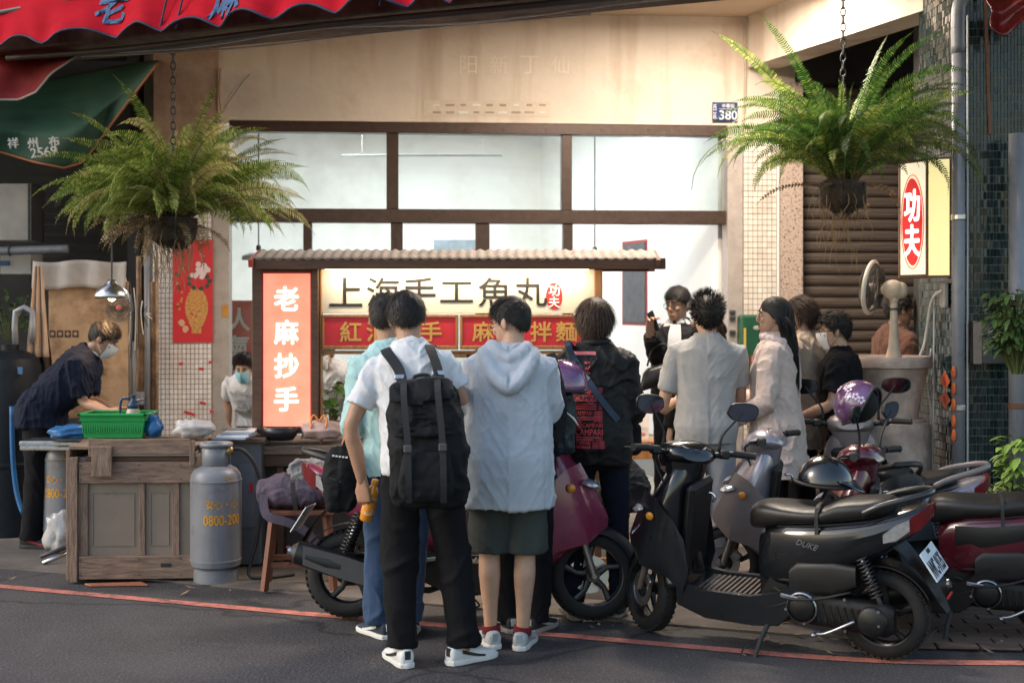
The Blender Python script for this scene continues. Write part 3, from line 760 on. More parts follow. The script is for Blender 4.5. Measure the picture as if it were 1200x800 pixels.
# faint traces of old lettering and an old taped strip on the wall
M_trace = mat('faded_white_trace', (.80,.70,.58), .85, var=.05)
for i, ch in enumerate('阳新丁仙'):
    p = fl(549+i*36, 76, .1125); text(ch, M_trace, h=.15, parent=shop, M=T(p.x, p.y, p.z), name='faded_lettering', thick=0, bold=0)
    o = bpy.data.objects[[q.name for q in shop.children if q.name.startswith('faded_lettering')][-1]]
    for v in o.data.vertices: v.co.y = hw((v.co.x-X(258))/(X(930)-X(258)), (v.co.z-ZH)/(4.3-ZH))[1]-.002
p0 = fl(496, 135, .112); p1 = fl(645, 119, .112)
hy = lambda x, z: hw((x-X(258))/(X(930)-X(258)), (z-ZH)/(4.3-ZH))[1]-.003
strip = MB().grid(lambda u, v: (p0.x+(p1.x-p0.x)*u, hy(p0.x+(p1.x-p0.x)*u, p0.z+(p1.z-p0.z)*v), p0.z+(p1.z-p0.z)*v+.004*sin(u*40)*(v-.5)), 40, 6).build('torn_paper_strip', mat('old_paper', (.66,.57,.46), .85, var=.08, scale=30), shop, fixn=False)
for i in range(9):
    for j in range(2):
        p = fl(512+i*15.5, 123+j*8.5, .117); MB().box((p.x, hy(p.x, p.z)-.0015, p.z), (random.uniform(.04,.08), .002, random.uniform(.008,.02))).build('faded_print', mat('faded_print', (.40,.30,.24), .9) if (i+j) % 3 else M_white, strip)
# frame
fbox('window_frame_rail', M_bronze, X(270), X(866), ZH-.09, ZH, -.09, .04)
fbox('window_frame_rail', M_bronze, X(270), X(850), ZM0, ZM1, -.09, .04)
for a, b in ((453,467),(657,669)): fbox('window_mullion', M_bronze, X(a), X(b), ZM1, ZH-.09, -.075, .035)
for a, b in ((356,366),(458,472),(557,573),(659,670)): fbox('window_mullion', M_bronze, X(a), X(b), .85, ZM0, -.075, .035)
fbox('window_mullion', M_bronze, X(464), X(466), .85, ZM0, -.085, -.076)
fbox('door_post', M_alu, X(848), X(866), 0, ZH, -.14, .06)
fbox('door_post', M_alu, X(251), X(271), 0, 3.0, -.14, .06)
fbox('low_wall', M_intw, X(271), X(668), 0, .85, -.03, .06)
for a, b, z0, z1 in ((278,453,ZM1,ZH-.09),(467,657,ZM1,ZH-.09),(669,848,ZM1,ZH-.09),(271,356,.85,ZM0),(366,458,.85,ZM0),(472,557,.85,ZM0),(573,659,.85,ZM0)):
    MB().box(((X(a)+X(b))/2, -.02, (z0+z1)/2), (X(b)-X(a), .006, z1-z0)).build('window_pane', M_glass, shop)
# screws on the rail
for px in (520,545,590,640,705,760,810): 
    p = fl(px, 152, .095); MB().lathe([(.007,0),(.005,.004)], 8, p, R3(90,'X')).build('screw', M_dgrey, shop)
# pillars with mosaic tiles
def tiles(name, m, gm, parent, M, w, h, cw, ch, gap=.0038, dep=.006, seed=0, back=True):
    rnd = random.Random(seed); mb = MB(); nx = max(1, round(w/cw)); nz = max(1, round(h/ch)); cw = w/nx; ch = h/nz
    for i in range(nx):
        for j in range(nz):
            x0, x1, z0, z1 = i*cw+gap/2, (i+1)*cw-gap/2, j*ch+gap/2, (j+1)*ch-gap/2; d = dep+rnd.uniform(-.0012,.0012); e = gap*.35
            tl = rnd.uniform(-.0008,.0008); tz = rnd.uniform(-.0008,.0008)
            vs = [(x0,0,z0),(x1,0,z0),(x1,0,z1),(x0,0,z1),(x0+e,-d-tl-tz,z0+e),(x1-e,-d+tl-tz,z0+e),(x1-e,-d+tl+tz,z1-e),(x0+e,-d-tl+tz,z1-e)]
            mb.add(vs, [(4,5,6,7),(0,1,5,4),(1,2,6,5),(2,3,7,6),(3,0,4,7)])
    mb.xf(M); o = mb.build(name, m, parent, fixn=False); o['kind'] = 'stuff'; return o
pil = fbox('tiled_pillar', M_grout, X(183), X(251), 0, 2.75, -.16, .3, .002)
tiles('mosaic_tiles', M_tilew, None, pil, T(X(183), -.161, 0), X(251)-X(183), 2.75, .0345, .041, seed=1)
pil = fbox('tiled_pillar', M_grout, X(866.5), X(905), 0, ZH-.03, -.13, .3, .002)
tiles('mosaic_tiles', M_tilec, None, pil, T(X(866.5), -.131, 0), X(905)-X(866.5), ZH-.03, .039, .048, seed=2)
fbox('white_edge_strip', M_white, X(905.3), X(908), 0, ZH+.3, -.15, .1)
fbox('terrazzo_pillar', M_terr, X(908.3), X(936), 0, 3.55, -.13, .3)
# roller shutter of the unit next door, slat by slat
shz = 0.02; k = 0; SHX0, SHX1 = X(936.5), X(1120)
sm = MB(); pr = [(0,0),(-.018,.012),(-.026,.032),(-.026,.062),(-.018,.082),(-.004,.09),(-.004,.094)]
sm.rings([[V((SHX0, y, z)) for y, z in pr], [V((SHX1, y, z)) for y, z in pr]], False, False)
slat_me = sm.mesh('slat'); slat_me.materials.append(M_shut)
shutter = fbox('roller_shutter', M_shut, SHX0, SHX1, 0, 3.6, .03, .06, 0)
while shz < 3.5:
    o = mobj('slat', slat_me, None, shutter); o.location = (0, .02, shz); shz += .0955
# beam from the front to the street column
def slab(name, m, pts, z0, z1, parent=None):
    n = len(pts); mb = MB(); mb.add([V((x,y,z0)) for x,y in pts]+[V((x,y,z1)) for x,y in pts], [tuple(range(n)), tuple(reversed(range(n,2*n)))]+[(i,(i+1)%n,n+(i+1)%n,n+i) for i in range(n)])
    o = mb.build(name, m, None)
    if parent: o.parent = parent; o.matrix_parent_inverse = Matrix.LocRotScale(parent.location, parent.rotation_euler, None).inverted()
    return o
slab('ceiling_beam', M_plaster, ((1.99,11.5),(2.80,9.30),(3.06,9.40),(2.25,11.6)), 3.67, 4.3, shop)
slab('ceiling', M_ceil, ((-3.4,11.8),(-3.2,9.1),(.9,7.35),(4.2,6.6),(4.2,11.8)), 4.10, 4.2, shop)
# interior
def wbox(name, m, a, b, z0, z1, th, parent=shop):
    a, b = V((a[0],a[1],0)), V((b[0],b[1],0)); u = (b-a).normalized(); s = V((-u.y,u.x,0))*th
    return slab(name, m, [tuple(q)[:2] for q in (a, b, b+s, a+s)], z0, z1, parent)
IWA, IWB = V((1.86,11.75,0)), V((.42,15.75,0))
wbox('interior_wall', M_intw, IWB[:2], IWA[:2], .45, 3.75, -.1)
wbox('interior_dado', mat('grey_dado', (.25,.26,.26), .6, var=.06), IWB[:2], IWA[:2], 0, .45, -.1)
wbox('interior_wall', M_intw, (-3.5,15.7), (1.0,15.7), 0, 3.75, .1)
wbox('interior_wall', M_intw, (-2.98,11.4), (-3.4,15.8), 0, 3.75, .1)
slab('interior_ceiling', M_intw, ((-3.0,11.45),(2.2,11.9),(2.2,15.9),(-3.5,15.9)), 3.7, 3.78, shop)
slab('interior_floor', mat('interior_floor', (.30,.28,.25), .4, var=.1), ((-3.0,11.36),(2.2,11.8),(2.2,15.9),(-3.5,15.9)), .02, .05, shop)
def iw(px, py, off=.0):
    """point on the right-hand interior wall seen at a pixel"""
    u = (IWB-IWA).normalized(); nn = V((-abs(u.y), u.x, 0)); nn = nn if nn.x < 0 else -nn
    a = (px-600)/F; Y = (nn.dot(IWA)+off)/(nn.x*a+nn.y); return V((a*Y, Y, CH-(py-HZ)/F*Y)), u, nn
def on_iw(name, m, px0, px1, py0, py1, th, parent, z=None):
    a, u, nn = iw(px0, py0); b, _, _ = iw(px1, py1); zc0, zc1 = CH-(py1-HZ)/F*(a.y+b.y)/2, CH-(py0-HZ)/F*(a.y+b.y)/2
    c = (a+b)/2; c.z = (zc0+zc1)/2; L = (V((a.x,a.y,0))-V((b.x,b.y,0))).length
    return MB().box((0,0,0), (L, th, zc1-zc0), bev=.003).build(name, m, parent), c+nn*(th/2+.003), atan2(u.y, u.x)+pi
tk = empty('tube_line_bar', P(495,182,13.6), 0, 'thin grey bar added for the faint tube line in the centre window', 'stand_in_bar'); MB().box((0,0,0), (1.6,.03,.02), bev=.004).build('stand_in_bar', mat('grey_stand_in', (.30,.32,.32), .6), tk)  # added grey bar, imitates the faint tube line seen in the glass
for x in (-.6,.6): MB().tube([(x,0,.01),(x,0,.50)], .002, 5).build('hanger', M_white, tk)
# lamps: two tubes on the arcade ceiling, tubes inside
def tube_lamp(label, c, L, ang, power, col, em, down=(0,0,-1), z=None, spread=None):
    r = empty('tube_lamp', c, ang, label, 'lamp', None)
    MB().box((0,0,.03), (L+.06,.07,.04), bev=.008).build('housing', M_white, r)
    for x in (-.4,.4): MB().tube([(x*L,0,.05),(x*L,0,(4.1 if c[1] < 11 else 3.7)-c[2])], .006, 6).build('hanger', M_dgrey, r)
    MB().tube([(-L/2,0,-.005),(L/2,0,-.005)], .014, 10).build('tube', lampmat('tube_glow_%d' % (em*10), col, em), r, smooth=True)
    a = area('tube_light', (0,0,-.03), (down[0],down[1],-.03+down[2]), L, .06, power, col, r); return r
tube_lamp('lit tube lamp on cream arcade ceiling above the house number plate', (1.70,10.15,4.06), 1.1, radians(-22), 50, (1,.86,.72), 14)
tube_lamp('lit tube lamp on arcade ceiling beside the brown eave', (.95,8.95,4.06), 1.1, radians(-24), 85, (1,.86,.71), 14)
tube_lamp('white ceiling tube lamp inside the shop behind the centre window', (-.8,13.9,3.62), 1.6, 0, 36, (.95,.98,1), 10)
tube_lamp('white ceiling tube lamp inside the shop behind the left window', (-2.2,13.3,3.62), 1.6, 0, 34, (.95,.98,1), 10)
tube_lamp('white ceiling tube lamp inside the shop by the doorway', (.55,12.6,3.62), 1.2, radians(20), 26, (.95,.97,1), 10)
# dark neighbouring buildings left and right
M_dark = mat('shade_dark_wall', (.035,.034,.036), .9, var=.4, scale=3)  # near-black base colour paints in the shade of the unlit walls
nb = empty('neighbour_building', (-4.6,12.4,0), 0, 'dark neighbouring workshop behind the cook at the left edge', 'building')
MB().box((-.4,.3,3.5), (4.4,.2,7)).build('back_wall', M_dark, nb)
MB().box((1.65,-.2,3.5), (.15,.9,7)).build('side_wall', M_dark, nb)
MB().box((-.6,-1.2,4.0), (4.6,2.6,.2)).build('upper_floor', M_dark, nb)
nb2 = empty('neighbour_building', (4.6,9.8,0), 0, 'dark building wall behind the green tiled column at right', 'building')
MB().box((.2,.3,3.5), (3.6,.2,7)).build('wall', M_dark, nb2)
# street column of dark green tiles
colr = empty('tiled_column', (2.81,8.7,0), 0, 'street column clad in small dark green tiles beside the downpipe', 'column')
MB().box((.25,.36,2.75), (.50,.70,5.5)).build('core', M_groutd, colr)
tiles('front_tiles', M_tileg, None, colr, T(0,.009,0), .50, 5.5, .0215, .052, .003, .006, 3)
tiles('side_tiles', M_tileg, None, colr, T(-.001,.71,0) @ R(-90,'Z'), .70, 5.5, .028, .052, .003, .006, 4)

# ------------------------------------------------------------------ eave and awnings over the street side
ED = V((3.38,-1.5,0)).normalized(); EN = V((ED.y,-ED.x,0)); EO = V((-2.47,8.77,0))      # far bottom edge line of the eave
ev = empty('eave', EO, atan2(ED.y, ED.x), 'brown eave beam with pipe running under the red awning', 'eave')
MB().box((1.9,-.24,3.40), (5.6,.48,.28), bev=.01).build('beam', M_soffit, ev)
MB().box((1.9,-.50,3.53), (5.6,.03,.22), bev=.006).build('fascia', mat('pale_corrugated', (.42,.43,.40), .6, var=.1), ev)
mb = MB(); mb.grid(lambda u, v: (-.9+5.6*u, -.52-.012*sin(u*560), 3.42+.20*v), 560, 1); mb.build('corrugated_sheet', mat('pale_corrugated', (.5,.5,.46), .6), ev)
MB().tube([(-.6,-.42,3.225),(.4,-.42,3.21),(1.7,-.45,3.228),(3,-.45,3.225),(4.7,-.44,3.235)], .02, 10, smooth=5).build('pipe', M_dgrey, ev, smooth=True)
MB().tube([(-.3,-.36,3.235),(.7,-.34,3.20),(1.7,-.38,3.23),(2.6,-.30,3.20),(3.6,-.25,3.24),(4.6,-.2,3.23)], .007, 6, smooth=5).build('white_cable', M_white, ev)
MB().tube([(-.2,-.2,3.24),(.9,-.12,3.22),(2.0,-.08,3.245),(3.2,-.06,3.24)], .005, 6, smooth=5).build('thin_cable', M_white, ev)

M_awn = mat('red_awning_canvas', (.56,.012,.028), .8, var=.18, scale=5, stretch=(1,1,3), spec=.1, spot=((.38,.008,.016),2.5), thr=(.5,.8), bump=.25, bscale=120)
def see_through(m, k):
    nt = m.node_tree; n = nt.nodes; b = n['Principled BSDF']; t = n.new('ShaderNodeBsdfTranslucent'); nt.links.new(b.inputs['Base Color'].links[0].from_socket, t.inputs[0])
    mx = n.new('ShaderNodeMixShader'); mx.inputs[0].default_value = k; nt.links.new(b.outputs[0], mx.inputs[1]); nt.links.new(t.outputs[0], mx.inputs[2]); nt.links.new(mx.outputs[0], n['Material Output'].inputs[0])
see_through(M_awn, .25)
M_awnd = mat('dark_red_canvas', (.24,.018,.022), .8, var=.3, scale=6, bump=.2, bscale=90)
M_green = mat('green_canvas', (.012,.055,.03), .75, var=.35, scale=4, stretch=(1,1,3), bump=.2, bscale=100)
M_hem = mat('dark_blue_hem', (.02,.03,.07), .8)
M_blue = mat('blue_print', (.03,.10,.24), .7, var=.15)
AO = V((-3.10,8.29,0)); AD = V((2.80,-1.36,0)).normalized()
aw = empty('red_awning', AO, atan2(AD.y, AD.x), 'bright red scalloped canvas awning with blue characters along the top edge', 'awning')
lows = [(-70,68),(0,61),(60,55),(140,50),(197,43),(260,36),(328,30),(400,23),(480,13),(530,2),(600,-6),(680,-16)]
def aw_t(px):
    a = (px-600)/F; nn = V((-AD.y, AD.x, 0)); Y = nn.dot(AO)/(nn.x*a+nn.y); return (V((a*Y,Y,0))-AO).dot(AD), Y
stations = []
for (x0,y0),(x1,y1) in zip(lows, lows[1:]):
    for k in range(12):
        s = k/12; px = x0+(x1-x0)*s; t, Y = aw_t(px); zl = CH-((y0+(y1-y0)*s)-HZ)/F*Y; stations.append((t, zl, sin(pi*s)))
vals = MB(); NS = len(stations)
def val(u, v):
    i = min(NS-1, int(round(u*(NS-1)))); t, zl, sc = stations[i]
    zb = 3.205-.015*t/3+.075*sc**1.3*0.9; zt = 3.53; z = zb+(zt-zb)*v
    return (t, -.02-.05*sc*(1-v)**1.5+.028*sin(t*9+2*v)*(1-v*.6)-.012*sin(t*3.1+1)+.008*sin(t*31+v*5)*(1-v)-.03*max(0,1-v*4)*(1-sc)+.06*v, z)
vals.grid(val, NS-1, 14); va = vals.build('valance', M_awn, aw, smooth=True)
sol = va.modifiers.new('s', 'SOLIDIFY'); sol.thickness = .004
hem = MB().tube([V(val(i/(NS-1), 0)) for i in range(NS)], .007, 6); hem.build('hem', M_hem, aw, smooth=True)
mb = MB(); mb.grid(lambda u, v: (-.6+5.0*u, .04+1.1*v, 3.53+.55*v-.03*sin(pi*v)+.01*sin(u*40)), 80, 8); ca = mb.build('canopy', M_awn, aw, smooth=True); ca.modifiers.new('s','SOLIDIFY').thickness = .004
for px in (193,212,450):
    t, Y = aw_t(px); MB().tube([(t+.004*k, -.045+.006*k, 3.21+.032*k) for k in range(11)], .006, 6).build('seam', M_hem, aw)
MB().tube([(-.2,.028,3.44),(.15,.028,3.455),(.7,.026,3.485)], .016, 8).build('support_rod', M_dgrey, aw)
for ch, px, py, h in (('老',131,4,.23),('麻',270,-3,.23)):
    t, Y = aw_t(px); z = CH-(py-HZ)/F*Y; o = text(ch, M_blue, h=h, parent=aw, M=T(t,0,z), bold=.025, italic=.2, thick=0)
    bm = bmesh.new(); bm.from_mesh(o.data); bmesh.ops.triangulate(bm, faces=bm.faces); bmesh.ops.subdivide_edges(bm, edges=[e for e in bm.edges if e.calc_length() > .02], cuts=2); ts = [q[0] for q in stations]
    for v in bm.verts:
        u = np.interp(v.co.x, ts, np.linspace(0, 1, NS)); a0 = val(u, 0); vv = max(0, min(1, (v.co.z-a0[2])/(3.53-a0[2]))); v.co.y = val(u, vv)[1]-.007
    bm.to_mesh(o.data); bm.free()
# neighbour's awnings
na = empty('dark_red_awning', (-3.6,8.9,0), radians(-20), 'dark red sagging canvas flap under the bright awning at left', 'awning')
top = [(-70,58),(0,60),(45,62),(90,64)]; bot = [(-70,122),(0,117),(22,117),(42,108),(60,86),(90,66)]
def nawf(u, v):
    px = -70+160*u; yt = np.interp(px, [a for a,_ in top], [b for _,b in top]); yb = np.interp(px, [a for a,_ in bot], [b for _,b in bot]); p = P(px, yt+(yb-yt)*v, 8.85-.35*v+.06*sin(u*9+v*3)); return na.matrix_basis.inverted() @ p
for_ = Matrix.LocRotScale(V((-3.6,8.9,0)), Quaternion((0,0,1), radians(-20)), None); na_inv = for_.inverted()
def nawf(u, v):
    px = -70+160*u; yt = np.interp(px, [a for a,_ in top], [b for _,b in top]); yb = np.interp(px, [a for a,_ in bot], [b for _,b in bot]); return na_inv @ P(px, yt+(yb-yt)*v, 8.85-.35*v+.05*sin(u*9+v*3))
o = MB().grid(nawf, 30, 12).build('canvas', M_awnd, na, smooth=True); o.modifiers.new('s','SOLIDIFY').thickness = .006
MB().tube([V(nawf(i/30, 1)) for i in range(31)], .007, 6).build('hem', mat('pale_hem', (.4,.35,.33), .8), na)
ga = empty('green_awning', (-3.4,10.3,0), 0, 'dark green canvas awning with white printed characters behind the left fern', 'awning')
gtop = [(-60,125),(0,112),(60,92),(130,78),(185,70)]; gbot = [(-60,165),(0,178),(40,190),(75,197),(98,190),(112,170),(150,120),(185,74)]
def gf(u, v):
    px = -60+245*u; yt = np.interp(px, [a for a,_ in gtop], [b for _,b in gtop]); yb = np.interp(px, [a for a,_ in gbot], [b for _,b in gbot]); vv = v
    return P(px, yt+(yb-yt)*vv, 11.2-1.0*min(1,v*1.6)+.05*sin(u*14+v*4))-V((-3.4,10.3,0))
o = MB().grid(gf, 40, 16).build('canvas', M_green, ga, smooth=True); o.modifiers.new('s','SOLIDIFY').thickness = .006
MB().tube([V(gf(i/40, 1)) for i in range(41)], .008, 6).build('hem', mat('orange_hem', (.35,.12,.05), .8), ga)
M_wprint = mat('worn_white_print', (.6,.6,.58), .8, var=.2)
for ch, px, py, h in (('祥',16,168,.075),('州',39,168,.075),('布',64,166,.075),('2569',52,178.5,.07)):
    p = P(px, py, 10.10)-V((-3.4,10.3,0)); text(ch, M_wprint, h=h, parent=ga, M=T(p) @ R(-6,'Y'), bold=.015, thick=.02)
MB().box((3.3,9.0+2.7,5.0), (4.4,.2,2.9)).build('upper_wall', M_dark, nb2, loc=(-4.6,-9.8,0))
MB().box((-3.12,11.75,2.2), (.10,1.0,4.4)).build('party_wall', M_dark, nb, loc=(4.6,-12.4,0))
# ------------------------------------------------------------------ food stall
SY = 8.8
def SP(px, py, dy=0.): return P(px, py, SY+dy)
st = empty('food_stall', (-.6,SY,0), 0, 'wooden food stall with little corrugated roof and hand-lettered sign boards', 'stall')
SO = V((-.6,SY,0))
def sbox(name, m, px0, px1, py0, py1, y0, y1, bev=.004, parent=None):
    a = SP(px0, py1); b = SP(px1, py0); c = (a+b)/2-SO
    return MB().box((c.x, (y0+y1)/2, c.z), (b.x-a.x, y1-y0, b.z-a.z), bev=bev).build(name, m, parent or st)
def slx(px): return SP(px, 300).x-SO.x
def sz(py): return SP(600, py).z
# corrugated gable roof
M_corr = mat('grey_corrugated_cement', (.24,.205,.18), .75, var=.2, scale=8, spot=((.13,.10,.08),7), thr=(.5,.8), bump=.2, bscale=60)
x0, x1 = slx(300), slx(772); N = int((x1-x0)/.011)
def roof(sg):
    mb = MB(); mb.grid(lambda u, v: (x0+(x1-x0)*u, .16+sg*(-.30)*v, sz(290)-.068*v+.006*sin((x1-x0)*u/.062*2*pi)-.008), N, 3)
    o = mb.build('roof_sheet', M_corr, st, smooth=True); o.modifiers.new('s','SOLIDIFY').thickness = .006; return o
roof(1); roof(-1)
MB().box(((x0+x1)/2+.02,-.12,sz(309.5)), (x1-x0+.02,.025,sz(303)-sz(316)), bev=.004).build('fascia_board', M_wood_br, st)
MB().box(((x0+x1)/2+.02,.44,sz(309.5)), (x1-x0,.025,sz(303)-sz(316)), bev=.004).build('fascia_board', M_wood_br, st)
M_redw = mat('red_painted_wood', (.42,.07,.04), .6, var=.25)
for xg in (x0-.005, x1-.02):
    for sg in (1,-1): MB().box((xg, .16-sg*.16, sz(303)), (.03,.335,.05), R3(sg*13,'X'), .004).build('barge_board', M_redw if xg < 0 else M_wood_br, st)
    MB().prism([(-.31,0),(.31,0),(0,.075)], 0, .012, T(xg+.01,.16,sz(314)) @ R(90,'Z')).build('gable_end', M_redw, st)
# upright light box with four characters
M_lbox = mat('salmon_light_panel', (.82,.21,.12), .5, var=.05, scale=1.5, emit=.55, col2=(.95,.37,.24))
lb = sbox('light_box', M_wood_br, 297, 374, 311, 507, -.02, .14, .006)
sbox('panel', M_lbox, 308.5, 365, 320, 499, -.026, -.018, .0, lb)
for a, b, c, d in ((297,308,311,507),(366,374,311,507),(308,366,311,319),(308,366,500,507)):
    sbox('frame', M_wood_br, a, b, c, d, -.05, -.02, .003, lb)
for a, b, c, d in ((308,309.5,319,500),(364.5,366,319,500),(309.5,364.5,319,320.5)): sbox('red_trim', M_red, a, b, c, d, -.034, -.0265, 0, lb)
M_wglow = mat('white_glowing_letter', (1,.95,.92), .5, var=0, emit=1.1)
for i, ch in enumerate('老麻抄手'):
    p = SP(336.5, 350+i*39)-SO; text(ch, M_wglow, h=.150, w=.150, parent=lb, M=T(p.x,-.027,p.z), bold=.026, thick=.004, italic=0)
# cream sign board with black brushed characters
M_cream = mat('cream_sign_board', (.72,.64,.50), .6, var=.04, scale=3)
sb = sbox('sign_board', M_cream, 376, 697, 315, 367, .02, .05, .002)
M_ink = mat('black_ink', (.018,.014,.012), .7, var=.1)
for i, ch in enumerate('上海手工魚丸'):
    px = (405,449,491,535,580,622)[i]; p = SP(px, 342)-SO; text(ch, M_ink, h=.185 if ch not in '工' else .13, w=.21, parent=sb, M=T(p.x,.0175,p.z), bold=.008, thick=.003)
def oval(name, m, c, a, b, parent, y, n=36, M=None):
    mb = MB(); mb.add([V((c[0]+a*cos(2*pi*k/n)*(1+.02*sin(k*5)), y, c[1]+b*sin(2*pi*k/n)*(1+.015*sin(k*7)))) for k in range(n)], [tuple(range(n))])
    if M is not None: mb.xf(M)
    o = mb.build(name, m, parent); o.modifiers.new('s','SOLIDIFY').thickness = .002; return o
M_seal = mat('red_seal_ink', (.68,.03,.035), .6, var=.1)
p = SP(649.5, 347)-SO; oval('red_seal', M_seal, (p.x,p.z), .053, .087, sb, .0165)
for i, ch in enumerate('功夫'): text(ch, M_white, h=.068, w=.07, parent=sb, M=T(p.x,.0145,p.z+.037-i*.076), bold=.03, thick=.002)
# strip lamp tucked under the roof above the sign
MB().box((slx(536),-.085,sz(315.5)), (slx(690)-slx(384),.025,.014), bev=.003).build('strip_lamp', lampmat('strip_glow', (1,.86,.62), 3), st)
area('strip_light', (slx(536),-.075,sz(317.5)), (slx(536),.05,sz(352)), 1.62, .03, 4.6, (1,.84,.60), st)
sbox('post', M_wood_or, 697, 706, 316, 520, .0, .06)
sbox('post', M_wood_or, 374.3, 377, 316, 520, .0, .06)
# red menu boards in wooden frames
for (a, b, chars, pos) in ((377,537,'紅油抄手',(411,442,474,505)), (539,699,'麻醬拌麵',(566,600,634,664))):
    fb = sbox('menu_board', M_red, a+3, b-3, 372, 405, .005, .02, .001)
    for q in ((a,b,368.5,372),(a,b,405,409.5),(a,a+3,372,405),(b-3,b,372,405)): sbox('frame', M_wood_or, *q, -.004, .03, .003, fb)
    for ch, px in zip(chars, pos): 
        p = SP(px, 388.5)-SO; text(ch, mat('gold_paint', (.66,.36,.08), .5, var=.1), h=.125, w=.135, parent=fb, M=T(p.x,.0035,p.z), bold=.022, thick=.002)
# wooden food rack and counter
for a, b, c, d in ((377,700,411,415),(447,600,413,419),(546,552,415,470),(600,604,415,470),(546,604,440,443),(447,452,415,470)): sbox('rack_bar', M_wood_or, a, b, c, d, .02, .06, .003)
sbox('back_board', M_wood_br, 552, 600, 443, 470, .045, .055)
ct = sbox('counter_top', M_wood_gr, 300, 706, 520, 531, -.10, .62, .008)
sbox('counter_edge', M_wood_br, 300, 706, 531, 545, -.075, -.045, .004)
MB().box((slx(500),.30,.36), (slx(700)-slx(312),.6,.66), bev=.01).build('cupboard', mat('dark_cupboard', (.055,.04,.034), .7, var=.3), st)
for px in (306,330,700): MB().box((slx(px),-.03,.37), (.045,.05,.70), bev=.004).build('leg', M_wood_br, st)
# pendant lamps hanging inside above the stall
def pendant(label, c, top, rad=.10, lit=0, col=None, power=0, shade=None, prof=None):
    r = empty('pendant_lamp', c, 0, label, 'lamp')
    MB().tube([(0,0,.09),(0,0,top)], .006, 6).build('cord', M_dgrey, r)
    MB().lathe([(.012,.10),(.022,.09),(.022,.045),(.016,.04)], 12).build('lamp_holder', M_dgrey, r, smooth=True)
    prof = prof or [(rad,-.035),(rad*.98,.0),(rad*.45,.04),(rad*.2,.05)]
    o = MB().lathe(prof, 28, cap=False).build('lamp_shade', shade or M_white, r, smooth=True); o.modifiers.new('s','SOLIDIFY').thickness = .003
    MB().ell((0,0,-.01), (.03,.03,.036), 12, 8).build('bulb', lampmat('bulb_glow', (1,.72,.40), 12) if lit else M_white, r, smooth=True)
    if power: point('bulb_light', (0,0,-.055), power, col, .03, r)
    return r
pendant('white shaded pendant lamp behind the left end of the stall roof', P(303,300,12.3), 1.4, .15)
pendant('small dark lamp holder pendant above the right end of the stall roof', P(697,302,12.3), 1.4, .12)

# ------------------------------------------------------------------ things on and round the counter
M_tank = mat('blue_grey_tank_paint', (.19,.20,.225), .42, var=.12, scale=5, spot=((.13,.075,.05),6), thr=(.58,.74), bump=.15, bscale=40); streaks(M_tank, (.09,.085,.085), (12,12,1.2), .52, .75, .5)
M_yel = mat('yellow_stencil', (.62,.30,.02), .7, var=.15)
def gas_tank(label, c, rz, M=M_tank):
    r = empty('gas_cylinder', c, rz, label, 'gas cylinder')
    MB().lathe([(.128,0),(.132,.004),(.132,.075),(.125,.08),(.12,.085),(.148,.10),(.152,.12),(.152,.125),(.155,.127),(.155,.137),(.152,.139),(.152,.60),(.155,.602),(.155,.612),(.151,.614),(.146,.645),(.125,.675),(.09,.695),(.04,.703),(.0001,.704)], 40).build('tank', M, r, smooth=False, auto=35)
    g = MB()
    for a0, a1 in ((20,160),(200,340)):
        vs = []; 
        g.grid(lambda u, v: (.088*cos(radians(a0+(a1-a0)*u)), .088*sin(radians(a0+(a1-a0)*u)), .67+.15*v), 14, 2)
    g.torus(.088,.009,32,8,None,(0,0,.82))
    o = g.build('guard_collar', M, r, smooth=True, fixn=False); o.modifiers.new('s','SOLIDIFY').thickness = .006
    v = MB(); v.lathe([(.022,.70),(.022,.745),(.016,.75),(.016,.78)], 12); v.tube([(-.05,0,.76),(.05,0,.76)], .012, 8); v.build('valve', mat('brass', (.35,.25,.10), .4, metal=.8), r, smooth=True)
    MB().torus(.026,.006,16,6,None,(0,0,.79)).build('hand_wheel', mat('green_knob', (.03,.25,.12), .5), r)
    def wrap(s, ang0, z, h, w):
        o = text(s, M_yel, h=h, w=w, parent=r, bold=.02, thick=0, M=None); co = coords(o.data); a = ang0+co[:,0]/.153
        out = np.stack([.1535*np.sin(a), -.1535*np.cos(a), z+co[:,2]], 1); o.data.vertices.foreach_set('co', out.ravel()); o.data.update()
    wrap('安心・心', .48, .478, .052, .20); wrap('0800-200', .50, .385, .06, .235); wrap('安', .75, .625, .035, .04)
    return r
gp = G(247,687); gas_tank('blue-grey gas cylinder with yellow stencilled numbers beside the wooden crate', (gp.x, gp.y+.14, .006), 0)
gas_tank('second gas cylinder in shadow behind the crate by the cook', tuple(P(78,590,9.35).xy)+(.012,), radians(-30))
# regulator and hose
hz = empty('gas_hose', (gp.x, gp.y+.14, 0), 0, 'black rubber gas hose looping from the cylinder valve down to the ground', 'hose')
MB().tube([(.04,-.02,.765),(.10,-.03,.80),(.17,-.02,.79),(.235,0,.70),(.27,.02,.55),(.265,.03,.40),(.235,.03,.22),(.20,.02,.09),(.21,0,.03),(.32,.02,.022),(.45,.12,.022)], .0115, 10, smooth=5).build('tube', M_black, hz, smooth=True)
MB().lathe([(.02,-.02),(.03,-.015),(.03,.015),(.015,.03)], 12, (.085,-.025,.79), R3(70,'Y')).build('regulator', mat('brass', (.35,.25,.10), .4, metal=.8), hz, smooth=True)

